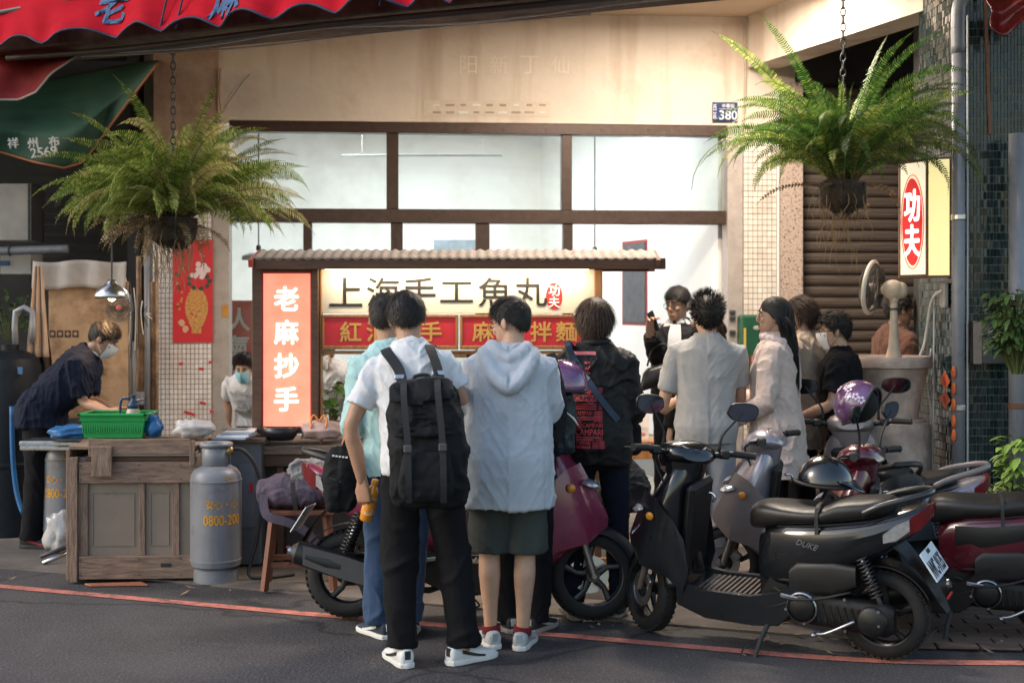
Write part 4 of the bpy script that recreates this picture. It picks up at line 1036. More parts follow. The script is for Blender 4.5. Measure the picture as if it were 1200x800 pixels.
# wooden crate, plank by plank
cr = empty('wooden_crate', (0,0,0), 0, 'weathered wooden crate cabinet with grey sheet panels next to the gas cylinder', 'crate')
CO = G(83,680); CYc = 8.16; co0 = V((P(83,600,CYc).x, CYc, 0.012)); cr.location = co0; cr.rotation_euler = (0,0,radians(3))
sc = F/CYc
def cz(py): return CH-(py-HZ)/sc-.012
def cx(px): return (px-83)/sc
def plank(name, m, px0, px1, py0, py1, y=-.02, th=.022, rot=0., parent=None):
    x0, x1, z0, z1 = cx(px0), cx(px1), max(.0, cz(py1)), cz(py0)
    return MB().box(((x0+x1)/2, y+th/2, (z0+z1)/2), (x1-x0, th, z1-z0), R3(rot,'Y'), .003).build(name, m, parent or cr)
M_sheet = mat('grey_sheet_panel', (.23,.18,.14), .6, var=.12, scale=4, spot=((.09,.065,.045),5), thr=(.6,.8), bump=.1, bscale=30)
plank('sheet_panel', M_sheet, 90, 228, 545, 668, .012, .02)
plank('top_rail', M_wood_gr, 93, 228, 541, 566); plank('bottom_rail', M_wood_gr, 93, 228, 651, 678, -.022)
for a, b in ((88,103),(162,169),(201,209)): plank('upright', M_wood_grv, a, b, 566, 651, -.006)
plank('upright', M_wood_grv, 83, 92, 535, 682, -.03, .05); plank('upper_rail', M_wood_gr, 105, 222, 514, 532, -.04)
plank('cap_board', mat('white_edge_board', (.4,.38,.35), .8), 105, 225, 531, 534, -.03, .2); plank('inner_rail', M_wood_br, 100, 225, 534, 541, .0)
plank('nailed_board', M_wood_grv, 110, 133, 522, 557, -.065); plank('upright', M_wood_grv, 222, 228, 516, 545, -.045, .03)
MB().box((.37,.30,.38), (.72,.56,.72), bev=.004).build('box_body', M_sheet, cr); MB().box((.37,.30,.80), (.76,.62,.022), bev=.003).build('worktop', M_wood_gr, cr)
MB().box((-.012,.28,.40), (.022,.60,.78), bev=.003).build('side_board', M_wood_grv, cr)
for px in (93,161,209): 
    for py in (655,673,545,561): 
        MB().lathe([(.005,0),(.004,.003)], 8, (cx(px+2), -.024, cz(py)), R3(90,'X')).build('nail', M_dgrey, cr)
for a, b in ((104,160),(171,200)):     # pressed outline on the panels
    z0, z1 = cz(640), cz(578); xa, xb = cx(a+4), cx(b-4); MB().tube([V((xa,.011,z0)), V((xb,.011,z0)), V((xb,.011,z1)), V((xa,.011,z1)), V((xa,.011,z0))], .004, 6).build('pressed_edge', M_sheet, cr)
MB().box((cx(194),-.024,cz(662)), (.06,.004,.022)).build('hand_slot', M_black, cr)
# bits of red board on the floor under the crate
MB().prism([(0,0),(.33,.02),(.27,.10),(-.05,.05)], 0, .008, T(P(100,683,7.95).x, 8.05, .0145) @ R(-90,'X')).build('floor_board', mat('terracotta_board', (.42,.15,.08), .7, var=.2))
bpy.data.objects['floor_board'].update_tag(); tag(bpy.data.objects['floor_board'], 'scrap of terracotta board lying under the wooden crate', 'board')
# grey cabinet right of the cylinder
cab = empty('grey_cabinet', tuple(P(288,600,8.75).xy)+(.012,), 0, 'grey metal cabinet behind the gas cylinder and hose', 'cabinet')
MB().box((-.03,.05,.40), (.30,.34,.78), bev=.008).build('body', mat('grey_cabinet_paint', (.14,.145,.16), .5, var=.2, scale=5), cab)
MB().box((-.03,.05,.80), (.36,.42,.03), bev=.004).build('top_board', M_wood_gr, cab); MB().box((.03,-.123,.45), (.10,.006,.4), bev=.002).build('door', mat('grey_cabinet_paint2', (.17,.175,.19), .5), cab)
MB().box((.06,-.128,.50), (.02,.006,.06)).build('red_label', M_red, cab)
# papers, bags, bowls
def lump(name, label, c, r, m, seed, cat_, amp=.25, n=28, flat=.0, parent=None, rz=0, sharp=False, fs=None):
    mb = MB(); mb.ell((0,0,0), r, n, n//2); me = mb.mesh(name); co = coords(me)
    fs = fs or 4.; q = co/np.array(r)*fs*.4+seed*3.3
    d = 1+amp*(1-np.abs(vnoise(q*1.0))*2)+amp*.55*(1-2.4*np.abs(vnoise(q*2.1+7)))+amp*.3*vnoise(q*5+3); co = co*d[:,None]
    co[:,2] = np.maximum(co[:,2], -r[2]*(1-flat)); me.vertices.foreach_set('co', co.ravel()); me.update()
    o = mobj(name, me, m, parent, smooth=True); o.location = V(c)+V((0,0,r[2]*(1-flat))); o.rotation_euler = (0,0,rz)
    if label: tag(o, label, cat_)
    return o
M_plast = mat('clear_white_plastic', (.62,.60,.60), .3, var=.15, scale=15, trans=.25, bump=.4, bscale=25)
M_bluebag = mat('blue_plastic_bag', (.02,.13,.35), .35, var=.3, scale=12, bump=.4, bscale=25)
czt = .824+.0
lump('plastic_bag', 'crumpled clear plastic bag on the crate in front of the tiled pillar', V((P(226,505,8.5).x, 8.5, .836)), (.11,.08,.055), M_plast, 3, 'bag', .3)
lump('plastic_bag', 'white plastic rubbish bag beside the crate at the cook\'s feet', V((P(71,600,9.1).x,9.1,.016)), (.09,.08,.13), M_plast, 5, 'bag', .3)
pp = empty('paper_stack', P(277,516,8.6).xyz, 0, 'stack of printed papers on the grey cabinet beside the light box', 'papers'); pp.location.z = .829
for k in range(4): MB().box((.01*k-.01,.02*k,.006+.012*k), (.21-.01*k,.26,.011), R3(4*k-6,'Z'), .001).build('sheet', M_white if k % 2 else mat('blue_folder', (.28,.33,.45), .6), pp)
for k in range(6): MB().box((-.0,-.09+.035*k,.055), (.15,.012,.001), R3(6,'Z')).build('print_line', M_dgrey, pp)
bw = empty('black_bowl', V((P(328,515,8.72).x,8.74,.803)), 0, 'black bowl on the counter under the glowing light box', 'bowl')
MB().lathe([(.0,.0),(.08,0),(.105,.03),(.118,.085),(.11,.085),(.095,.03),(.001,.012)], 28).build('bowl', mat('black_plastic', (.015,.013,.018), .35), bw, smooth=True)
bg = lump('cloth_bundle', 'pinkish cloth bundle tied with an orange ribbon on the counter', V((P(375,512,8.76).x,8.78,.803)), (.125,.09,.058), cloth('pink_cloth', (.55,.38,.34)), 8, 'bundle', .25)
rb = MB(); 
for s in (-1,1): rb.tube([(0,-.06,.055),(s*.03,-.06,.10),(s*.05,-.065,.075),(s*.045,-.09,.02)], .007, 6, smooth=4)
rb.build('ribbon', mat('orange_ribbon', (.75,.25,.05), .5), bg, smooth=True)
# potted leafy plant behind the light box
def leaf_plant(label, c, n, spread, h, m, seed, leaf=(.06,.035), potm=None, name='potted_plant', catg='plant'):
    r = empty(name, c, 0, label, catg); rnd = random.Random(seed)
    if potm: MB().lathe([(.0,0),(.05,0),(.065,.09),(.07,.09),(.068,.10),(.05,.095),(.0,.09)], 20).build('pot', potm, r, smooth=True)
    stem = MB(); lf = MB(); edge = MB()
    for k in range(n):
        a = rnd.uniform(0, 2*pi); rr = spread*math.sqrt(rnd.random()); z = h*rnd.uniform(.35,1); p = V((rr*cos(a), rr*sin(a)*.8, z)); b = V((p.x*.2, p.y*.2, .05))
        if k % 3 == 0: stem.tube([b, (b+p)/2+V((0,0,.03)), p], [.004,.003,.002], 5, smooth=2)
        d = V((cos(a)+rnd.gauss(0,.4), sin(a)+rnd.gauss(0,.4)-.3, rnd.uniform(-.5,.5))).normalized(); sd = d.cross(V((0,0,1))).normalized(); up = sd.cross(d)
        L, W = leaf[0]*rnd.uniform(.7,1.25), leaf[1]*rnd.uniform(.8,1.2)
        outl = [(0,0),(.18,.62),(.45,1),(.75,.68),(1,0)]
        vs = [p]; cen = []
        for t, w in outl: cen.append(p+d*L*t-V((0,0,1))*L*.35*t*t)
        vsl = [c_+sd*W*w*.5+up*W*.16*w for c_, (t, w) in zip(cen, outl)]; vsr = [c_-sd*W*w*.5+up*W*.16*w for c_, (t, w) in zip(cen, outl)]
        nn = len(cen)
        lf.add(cen+vsl+vsr, [(i, i+1, nn+i+1, nn+i) for i in range(nn-1)]+[(i+1, i, 2*nn+i, 2*nn+i+1) for i in range(nn-1)])
    if stem.v: stem.build('stem', mat('green_stem', (.10,.13,.04), .6), r)
    lf.build('foliage', m, r, smooth=True, fixn=False)['kind'] = 'stuff'; return r
def leaf_mat(name, col, col2, edge=None):
    m = mat(name, col, .45, var=.35, scale=18, col2=col2); b = m.node_tree.nodes['Principled BSDF']
    g = m.node_tree.nodes.new('ShaderNodeNewGeometry'); mx = m.node_tree.nodes.new('ShaderNodeMix'); mx.data_type = 'RGBA'
    src = b.inputs['Base Color'].links[0].from_socket; r = m.node_tree.nodes.new('ShaderNodeMapRange'); r.inputs[3].default_value = 0; r.inputs[4].default_value = .8
    m.node_tree.links.new(g.outputs['Random Per Island'], r.inputs[0]); m.node_tree.links.new(r.outputs[0], mx.inputs[0]); m.node_tree.links.new(src, mx.inputs[6]); mx.inputs[7].default_value = (edge or tuple(min(1,c*1.7) for c in col2))+(1,)
    m.node_tree.links.new(mx.outputs[2], b.inputs['Base Color']); b.inputs['Transmission Weight'].default_value = 0; b.inputs['Subsurface Weight'].default_value = .0
    return m
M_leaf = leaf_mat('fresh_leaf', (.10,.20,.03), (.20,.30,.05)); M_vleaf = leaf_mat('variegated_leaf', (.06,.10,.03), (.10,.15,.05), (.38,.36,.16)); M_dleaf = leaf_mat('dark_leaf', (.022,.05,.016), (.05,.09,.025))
leaf_plant('small leafy green plant on the counter beside the light box', V((P(385,500,9.0).x,9.02,.803)), 30, .10, .34, M_leaf, 4, (.10,.075), mat('terracotta', (.3,.12,.07), .8))

# pots and bowls on the counter
pt = empty('steel_pot', V((P(440,505,9.1).x,9.1,.803)), 0, 'big steel soup pot on the counter behind the teal shirt', 'pot')
MB().lathe([(.0,0),(.15,0),(.16,.01),(.16,.24),(.168,.245),(.168,.25),(.155,.25),(.15,.02),(.0,.015)], 32).build('pot', M_steel, pt, smooth=False, auto=40)
MB().tube([(.05,0,.05),(.11,-.02,.25),(.17,-.03,.40)], .008, 8).build('ladle', M_steel, pt, smooth=True)
for i, (px, lab) in enumerate(((523,'stack of white bowls on the counter between the two queueing men'),(716,'stack of white bowls at the right end of the stall counter'))):
    bs = empty('bowl_stack', V((P(px if px < 700 else 690,505,8.95).x,8.95,.803)), 0, lab, 'bowls')
    for k in range(5): MB().lathe([(.03,0),(.05,.01),(.075,.05),(.07,.05),(.045,.015),(.0,.012)], 24, (0,0,.022*k)).build('bowl', M_white, bs, smooth=True)
# ------------------------------------------------------------------ left work corner
# panel wall, sheets, conduits
wp = empty('plywood_panel', (P(57,480,10.4).x, 10.4, 0), 0, 'stained plywood board with printed characters behind the cook', 'board')
s = F/10.4; M_ply = mat('stained_plywood', (.40,.26,.15), .8, var=.2, scale=3, spot=((.20,.115,.06),3.2), thr=(.45,.62), bump=.2, bscale=30)
MB().box((47/s,0,CH-(490-HZ)/s+80/s), (93/s,.02,160/s), bev=.003).build('board', M_ply, wp)
for ch, px, py, h in (('三洋',111,435,.075),('福',106,449,.06),('81',112,460,.055),):
    text(ch, M_ink, h=h, parent=wp, M=T((px-57)/s,-.0115,CH-(py-HZ)/s), thick=.001, bold=.02)
for k in range(4):
    MB().box((5/s+k*9/s,-.0115,CH-(391-HZ)/s), (7/s,.001,8/s)).build('icon_print', M_ink, wp); MB().box((5/s+k*9/s,-.0125,CH-(391-HZ)/s), (4/s,.001,4/s), R3(20*k,'Y')).build('icon_mark', M_ply, wp)
sh = empty('hanging_sheet', (P(40,320,10.5).x,10.5,0), 0, 'pale plastic sheet hung over the top of the plywood board', 'sheet')
def shf(u, v): return ((5+110*u)/s, -.12-.02*sin(u*20)-.03*v, CH-(306+32*v+1.5*sin(u*9)-HZ)/s)
o = MB().grid(shf, 30, 6).build('sheet', mat('pale_sheet', (.33,.30,.28), .7, var=.15), sh, smooth=True); o.modifiers.new('s','SOLIDIFY').thickness = .004
cl = empty('hanging_cloth', P(48,330,10.0), 0, 'beige towel and dark apron hanging from a hook left of the board', 'cloth'); s2 = F/10.0
def drape(name, px0, px1, py0, py1, m, dy, seed, tp=.5):
    def f(u, v):
        w = (px1-px0)*(tp+(1-tp)*v); cxp = (px0+px1)/2-48+(w)*(u-.5); return (cxp/s2, dy-.05*abs(sin(u*8+seed))*(.4+v*.6), -(py0+(py1-py0)*v-330)/s2)
    o = MB().grid(f, 36, 14).build(name, m, cl, smooth=True); o.modifiers.new('s','SOLIDIFY').thickness = .005
drape('towel', 34, 60, 312, 418, cloth('beige_towel', (.42,.30,.22)), -.02, 1, .35); drape('apron', 30, 64, 395, 455, cloth('dark_apron', (.05,.035,.03)), .05, 2.2, .5)
pendant('metal bell-shaped pendant lamp glowing above the cook', P(131,345,9.3), 1.0, .115, True, (1,.62,.32), 10, M_steel, [(.115,-.03),(.115,-.005),(.10,.03),(.05,.065),(.03,.085),(.025,.10)])
# small wall fan
wf = empty('small_fan', P(140,361,10.2), 0, 'small round dusty fan on the board above the cook', 'fan')
f = MB(); Mx = R3(78,'X')
for rr in (.035,.06,.085,.10): f.torus(rr,.003,24,5,Mx)
for k in range(24): a = 2*pi*k/24; f.tube([Mx @ V((.03*cos(a),.03*sin(a),.01)), Mx @ V((.1*cos(a),.1*sin(a),0))], .0018, 4)
f.build('cage', M_dgrey, wf); b = MB()
for k in range(4): b.box(Mx @ (Matrix.Rotation(k*pi/2,3,'Z') @ V((.045,0,-.02))), (.07,.004,.045), Mx @ Matrix.Rotation(k*pi/2,3,'Z') @ R3(60,'X'))
b.lathe([(.0,.03),(.02,.025),(.025,-.05)], 12, (0,0,0), Mx); b.build('blades', mat('dusty_blade', (.2,.14,.1), .6), wf)
MB().lathe([(.0,.036),(.012,.034),(.013,.02)], 12, (0,0,0), Mx).build('hub_badge', M_red, wf)
# conduits and clutter between board and pillar
cd = empty('pipe_bundle', V((P(168,440,10.6).x,10.6,0)), 0, 'bundle of worn conduits and pipes on the wall left of the tiled pillar', 'pipes'); s3 = F/10.6
M_cond = mat('worn_conduit', (.36,.24,.15), .6, var=.3, scale=6, spot=((.15,.09,.06),8))
for i, (px, py0, py1, r) in enumerate(((153,345,545,.012),(160,300,520,.02),(165,390,510,.028),(172,300,520,.022),(178,330,545,.028),(182,300,545,.016),(157,400,505,.015))):
    zt, zb = CH-(py0-HZ)/s3, CH-(py1-HZ)/s3; MB().tube([((px-168)/s3,-.03*i%.09,zb),((px-168)/s3+.004,-.03*i%.09,(zb+zt)/2),((px-168)/s3,-.03*i%.09,zt)], r, 10).build('pipe', M_cond if i % 3 else M_gal, cd, smooth=True)
MB().tube([((155-168)/s3,-.12,.62),((170-168)/s3,-.14,.64),((184-168)/s3,-.12,.66)], .012, 8).build('tap_pipe', M_steel, cd, smooth=True)
MB().box((0,-.1,.95), (.06,.06,.10), bev=.008).build('junction_box', M_gal, cd)
for k in range(7): MB().tube([((150+k*5-168)/s3,-.08,1.9-.05*k),((158+k*3-168)/s3,-.12,1.6),((152+k*5-168)/s3,-.1,1.2+.06*k)], .004, 5, smooth=3).build('loose_wire', M_dgrey if k % 2 else M_white, cd)
# water tank barrel
wt = empty('water_barrel', V((P(12,500,9.9).x,9.9,0)), 0, 'black plastic water barrel with blue hose at the left edge', 'barrel')
MB().lathe([(.0,.0),(.20,0),(.22,.02),(.22,.5),(.226,.51),(.226,.53),(.22,.54),(.22,1.2),(.20,1.28),(.12,1.33),(.06,1.34),(.06,1.38),(.0,1.385)], 32).build('drum', mat('black_blue_plastic', (.008,.011,.016), .5, var=.3, spec=.2), wt, smooth=False, auto=30)
MB().tube([(.10,-.24,.95),(.11,-.25,.6),(.14,-.26,.35),(.2,-.3,.2)], .018, 10, smooth=4).build('blue_hose', mat('blue_hose', (.01,.12,.32), .45), wt, smooth=True)
MB().box((.13,-.185,1.20), (.07,.01,.05), R3(-30,'Z')).build('blue_label', M_blue, wt); MB().tube([(.04,0,1.38),(.04,0,1.62),(.16,0,1.62),(.16,0,1.40)], .022, 10, smooth=2).build('pump_pipe', M_gal, wt, smooth=True)
# air conditioner, shelf pipes in the gloom
ac = empty('metal_cabinet', P(24,250,11.6), 0, 'dusty white metal cabinet high in the dark left corner', 'cabinet'); s4 = F/11.6
MB().box((0,0,0), (34/s4,.3,66/s4), bev=.008).build('body', mat('dusty_white_metal', (.38,.36,.35), .6, var=.2, scale=4), ac)
MB().box((20/s4,-.01,0), (2/s4,.32,66/s4)).build('edge', M_dgrey, ac)
ac2 = empty('metal_box', P(26,309,11.6), 0, 'lower white metal box with blue badge in the dark corner', 'box'); MB().box((0,0,0), (36/s4,.3,26/s4), bev=.006).build('body', MATS['dusty_white_metal'], ac2); MB().box((-.1,-.155,0), (.1,.008,.04), bev=.003).build('badge', M_blue, ac2)
pr_ = empty('overhead_pipe', P(40,293,11.3), 0, 'grey pipe running across the dark left corner', 'pipe'); MB().tube([(-.6,0,-.02),(0,0,0),(.28,0,.01)], .035, 12, smooth=3).build('tube', M_gal, pr_, smooth=True); MB().torus(.04,.008,16,6,R3(90,'Y'),(-.2,0,-.004)).build('clamp', M_dgrey, pr_)
lv = empty('louvre_window', P(76,262,12.1), 0, 'dark louvred window behind the left fern', 'window'); 
for k in range(12): MB().box((0,0,-.5+.09*k), (.62,.03,.06), R3(30,'X')).build('slat', mat('dark_slat', (.05,.05,.055), .6), lv)
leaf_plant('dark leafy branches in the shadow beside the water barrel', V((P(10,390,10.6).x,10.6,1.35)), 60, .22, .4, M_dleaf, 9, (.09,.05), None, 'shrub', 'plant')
# stainless counter, green basket, sprayer, blue bags
sc_ = empty('steel_counter', V((P(66,520,9.0).x,9.0,0)), 0, 'narrow stainless steel counter the cook leans over', 'counter'); s5 = F/9.0
MB().box((.02,.2,CH-(519-HZ)/s5), (.5,.5,.035), bev=.008).build('worktop', M_steel, sc_); MB().box((0,-.053,CH-(524-HZ)/s5), (.44,.02,.03), bev=.006).build('front_lip', M_steel, sc_)
for x in (-.16,.2): MB().tube([(x,.35,0.012),(x,.35,.7)], .016, 8).build('leg', M_steel, sc_, smooth=True)
bk = empty('green_basket', V((P(139,512,8.62).x,8.62,.838)), 0, 'bright green plastic basket on the crate in front of the cook', 'basket')
M_gb = mat('green_plastic', (.01,.30,.07), .35, var=.12, scale=6)
W, D, Hh = .205, .14, .145
o = MB()
def brect(k, z): return [V((-W*k,-D*k,z)), V((W*k,-D*k,z)), V((W*k,D*k,z)), V((-W*k,D*k,z))]
o.rings([brect(.88,0), brect(.985,Hh)], False); bb = o.build('shell', M_gb, bk); bb.modifiers.new('s','SOLIDIFY').thickness = .004
MB().box((0,0,.003), (2*W*.88,2*D*.88,.006)).build('bottom', M_gb, bk)
rim = MB(); rc = [V((-W,-D,Hh)), V((W,-D,Hh)), V((W,D,Hh)), V((-W,D,Hh)), V((-W,-D,Hh))]
for a, b in zip(rc, rc[1:]): rim.box((a+b)/2, (abs(b.x-a.x)+.024, abs(b.y-a.y)+.024, .016), None, .004)
rim.build('rim', M_gb, bk)
rim = MB()
for a, b in zip(rc, rc[1:]): rim.box((a+b)/2-V((0,0,.035)), (abs(b.x-a.x)+.008, abs(b.y-a.y)+.008, .008), None, .002)
rim.build('lower_rim', M_gb, bk)
for k in range(26):
    x = -W*.9+2*W*.9*k/25; MB().box((x,-D*.94,Hh*.5), (.004,.006,Hh*.55), R3(-5.5,'X')).build('rib', M_gb, bk)
spm = empty('spray_bottle', V((P(155,480,8.6).x,8.62,.845)), 0, 'pump sprayer with dark blue head standing in the green basket', 'sprayer')
MB().lathe([(.0,0),(.05,0),(.055,.02),(.05,.12),(.036,.165),(.03,.17)], 24).build('bottle', mat('milky_bottle', (.45,.38,.30), .4, var=.1), spm, smooth=True)
MB().lathe([(.034,.165),(.036,.19),(.03,.205),(.016,.215),(.014,.245),(.02,.25),(.0,.255)], 20).build('pump_head', mat('navy_plastic', (.02,.05,.11), .4), spm, smooth=True)
MB().tube([(-.02,0,.225),(-.065,0,.23),(-.08,0,.20),(-.082,0,.12),(-.07,0,.10)], .009, 8, smooth=3).build('handle', MATS['navy_plastic'], spm, smooth=True); MB().tube([(.02,0,.215),(.07,0,.225)], .006, 8).build('nozzle', MATS['navy_plastic'], spm)
lump('plastic_bag', 'blue plastic bag on the steel counter in front of the cook', V((P(84,512,8.95).x,8.95,.79)), (.12,.08,.04), M_bluebag, 2, 'bag', .3)
lump('plastic_bag', 'small blue plastic bag beside the right end of the green basket', V((P(180,508,8.55).x,8.56,.838)), (.04,.04,.06), M_bluebag, 6, 'bag', .35)
tl = empty('steel_tool', V((P(72,632,8.9).x,8.75,.02)), radians(25), 'two steel rods poking out beside the foot of the crate', 'tool')
MB().tube([(-.07,-.02,.0),(.12,.02,.06)], .014, 8).build('rod', M_steel, tl, smooth=True); MB().tube([(-.07,.10,.02),(.12,.12,.08)], .014, 8).build('rod', M_dgrey, tl, smooth=True)
# poster with vase and peonies on the pillar
po = empty('flower_poster', (0,0,0), FANG, 'red poster with golden vase and white peonies on the tiled pillar', 'poster')
pc = fl(226, 341, .172); po.location = FA+FU*pc.x-FN*pc.y+V((0,0,pc.z)); s6 = F/11.15; 
MB().box((0,0,0), (46/s6,.004,120/s6)).build('paper', M_red, po)
M_pgold = mat('gold_print', (.60,.30,.08), .5, var=.3, scale=40, spot=((.40,.05,.03),45), thr=(.55,.6)); M_ppink = mat('pale_pink_print', (.75,.60,.60), .6, var=.1); M_pleaf = mat('dark_leaf_print', (.05,.06,.04), .6)
vz = MB(); pf = [(.35,-.62),(.33,-.50),(.55,-.38),(.78,-.15),(.80,.05),(.62,.25),(.42,.33),(.46,.38)]
pts = [(x,z) for x,z in pf]+[(-x,z) for x,z in reversed(pf)]
vz.add([V((.03+x*.115,-.0035,-.12+z*.36)) for x,z in pts], [tuple(range(len(pts)))]); vz.build('vase_print', M_pgold, po)
rnd = random.Random(5)
def blob2(name, m, x, z, r, y):
    mb = MB(); n = 9; mb.add([V((x+r*cos(2*pi*k/n)*rnd.uniform(.8,1.15), y, z+r*sin(2*pi*k/n)*rnd.uniform(.8,1.15))) for k in range(n)], [tuple(range(n))]); return mb.build(name, m, po)
for k in range(9): a = k*.7; blob2('leaf_print', M_pleaf, .05+.085*cos(a), .12+.06*sin(a)-.04, .02, -.0038)
for k in range(16): blob2('petal_print', M_ppink, .045+rnd.gauss(0,.035), .15+rnd.gauss(0,.045), .022, -.0042-.0001*k)
for k in range(14): blob2('blossom_print', M_pgold if k % 2 else M_pleaf, -.10+rnd.gauss(0,.02), rnd.uniform(-.15,.25), .012, -.0040-.0001*k)
for x, z in ((-.09,-.26),(-.06,-.31)): blob2('fruit_print', mat('peach_print', (.7,.4,.25), .6), x, z, .028, -.0045)
for px, py, w in ((222,490,.09),(212,432,.03),(236,438,.04),(238,478,.05),(246,430,.02),(248,488,.03)):
    p = fl(px, py-6, .170); MB().box((p.x,p.y,p.z), (w,.003,.02), R3(random.uniform(-20,20),'Y')).build('torn_red_paper', M_red, shop)
p = fl(264, 364, .143); MB().box((p.x,p.y,p.z), (.05,.004,.10)).build('orange_sticker', mat('orange_sticker', (.65,.28,.05), .6), shop)
rb_ = empty('red_banner', V((P(281,405,12.2).x,12.2,0)), 0, 'red paper banner with white characters hanging inside the left window', 'banner'); sB = F/12.2
def bf(u, v): return ((-17+34*u)/sB, .01*sin(u*5+v*4), CH-(352+105*v-HZ)/sB)
o = MB().grid(bf, 8, 16).build('paper', M_red, rb_, smooth=True); o.modifiers.new('s','SOLIDIFY').thickness = .002
for i, ch in enumerate('人氣味'): text(ch, M_white, h=.20, w=.18, parent=rb_, M=T(0,-.02,CH-(374+32*i-HZ)/sB), bold=.03, thick=.002)
# house number plate
hp = empty('house_number_plate', (0,0,0), FANG, 'blue enamel house number plate reading 380 on the cream wall', 'sign'); pc = fl(849.5, 131, .125); hp.location = FA+FU*pc.x-FN*pc.y+V((0,0,pc.z)); s7 = F/11.5
M_hb = mat('blue_enamel', (.015,.035,.14), .3, var=.1)
MB().box((0,0,0), (30/s7,.008,22/s7), bev=.002).build('plate', M_hb, hp); text('380', M_white, h=.075, parent=hp, M=T(.028,-.005,-.03), bold=.008, thick=.001); text('中華街', M_white, h=.034, parent=hp, M=T(.028,-.005,.048), thick=.001, bold=.01); text('西區', M_white, h=.12, w=.03, parent=hp, M=T(-.088,-.005,0), thick=.001, vertical=1.1)
MB().box((.028,-.0045,.022), (.15,.001,.003)).build('rule', M_white, hp)
# interior decoration on the right-hand wall
def iwthing(name, label, catg, m, px0, px1, py0, py1, th):
    r = empty(name, (0,0,0), 0, label, catg); o, c, a = on_iw('panel', m, px0, px1, py0, py1, th, r); r.location = c; r.rotation_euler = (0,0,a)
    d = o.dimensions; return r, o
def iwdims(px0, px1, py0, py1):
    a, u, nn = iw(px0, py0); b, _, _ = iw(px1, py1); return (V((a.x,a.y,0))-V((b.x,b.y,0))).length, (py1-py0)/F*(a.y+b.y)/2
M_redfr = mat('dark_red_frame', (.28,.035,.03), .5, var=.2)
pic, o = iwthing('framed_picture', 'dark red framed picture hanging on the white wall inside the doorway', 'picture', M_redfr, 740, 770, 282, 381, .10)
w, h = iwdims(740,770,282,381)
MB().box((0,-.053 if True else 0,0), (w*.86,.006,h*.93)).build('picture_sheet', mat('dark_slate_print', (.085,.09,.10), .6, var=.3, scale=12, spot=((.45,.25,.15),16), thr=(.66,.7)), pic)
scr, o = iwthing('calligraphy_scroll', 'large pale calligraphy sheet on the wall behind the man holding a phone', 'scroll', mat('rice_paper', (.66,.60,.50), .8, var=.06), 780, 829, 297, 400, .01); w, h = iwdims(780,829,297,400)
rnd = random.Random(8)
for i in range(6):
    for j in range(7):
        if rnd.random() < .85: text(rnd.choice('山水花月人心白雲天長'), M_ink, h=h*.055, parent=scr, M=T(w*(-.38+i*.15), -.008, h*(.1-j*.085)), thick=.001, bold=.01)
text('王', M_ink, h=h*.09, parent=scr, M=T(w*.3,-.008,h*.36), thick=.001); text('和氣', M_ink, h=h*.06, parent=scr, M=T(-w*.1,-.008,h*.36), thick=.001)
pn, o = iwthing('paper_notice', 'plain paper notice pinned by the door post inside the shop', 'notice', mat('notice_paper', (.70,.66,.58), .8), 832, 845, 297, 345, .006)
cb, o = iwthing('clipboard', 'pale blue clipboard hanging beside the door post inside', 'clipboard', mat('pale_blue_board', (.55,.63,.68), .5), 819, 841, 330, 352, .02)
pk, o = iwthing('pink_notice', 'faded pink stamped notice on the inside wall left of the framed picture', 'notice', mat('faded_pink_paper', (.74,.62,.60), .8, var=.1, scale=14, spot=((.70,.35,.33),18), thr=(.55,.6)), 722, 738, 347, 386, .004)
tr, o = iwthing('corner_trim', 'cream vertical trim strip in the inside corner of the shop', 'trim', mat('cream_trim', (.72,.64,.48), .6), 709, 718, 150, 540, .02)
ch_ = empty('hanging_chain', P(795,165,13.0), 0, 'dark blind chain hanging behind the right upper window', 'chain')
for k in range(26): MB().torus(.012,.0035,10,5,R3(90*(k%2),'Z') @ R3(90,'X'),(0,0,-.035*k)).build('link', M_dgrey, ch_)
MB().box((-.02,0,.02), (.2,.04,.05), bev=.01).build('bracket', M_dgrey, ch_)
wfp = empty('framed_picture', P(533,297,14.9), 0, 'white framed picture on the back wall above the stall roof', 'picture')
MB().box((0,0,0), (.56,.04,.40), bev=.01).build('frame', M_white, wfp); MB().box((0,-.022,0), (.46,.006,.30)).build('picture_sheet', mat('grey_blue_print', (.22,.27,.32), .6, var=.3, spot=((.5,.12,.1),7), thr=(.6,.65)), wfp)
sv = empty('side_table', V((P(760,520,11.2).x,11.25,0)), radians(4), 'small plain wooden side table by the inner wall with a paper bag on it', 'table'); s8 = F/11.25
tz = CH-(515-HZ)/s8
MB().box((0,.1,tz-.015), (.55,.42,.03), bev=.005).build('table_top', M_wood_or, sv); MB().box((0,-.08,tz-.09), (.5,.02,.12), bev=.003).build('apron', M_wood_or, sv)
for x in (-.22,.22):
    for y in (-.05,.27): MB().box((x,y,tz/2-.02), (.04,.04,tz-.04)).build('leg', M_wood_or, sv)
pb = empty('paper_bag', V((P(748,515,11.3).x,11.3,tz)), 0, 'white paper takeaway bag with pink print on the small table', 'bag')
b = MB(); b.rings([[V((-.08,-.045,0)),V((.08,-.045,0)),V((.08,.045,0)),V((-.08,.045,0))],[V((-.085,-.05,.1)),V((.085,-.045,.1)),V((.085,.045,.1)),V((-.085,.05,.1))],[V((-.085,-.02,.24)),V((.088,-.015,.235)),V((.088,.015,.235)),V((-.085,.01,.24))]]); b.build('bag', mat('white_bag_paper', (.70,.64,.60), .8), pb); 
for k in range(5): MB().ell((random.uniform(-.04,.04),-.05,.05+.012*k), (.03,.004,.012), 10, 6).build('pink_print', mat('pink_print', (.6,.25,.22), .7), pb)
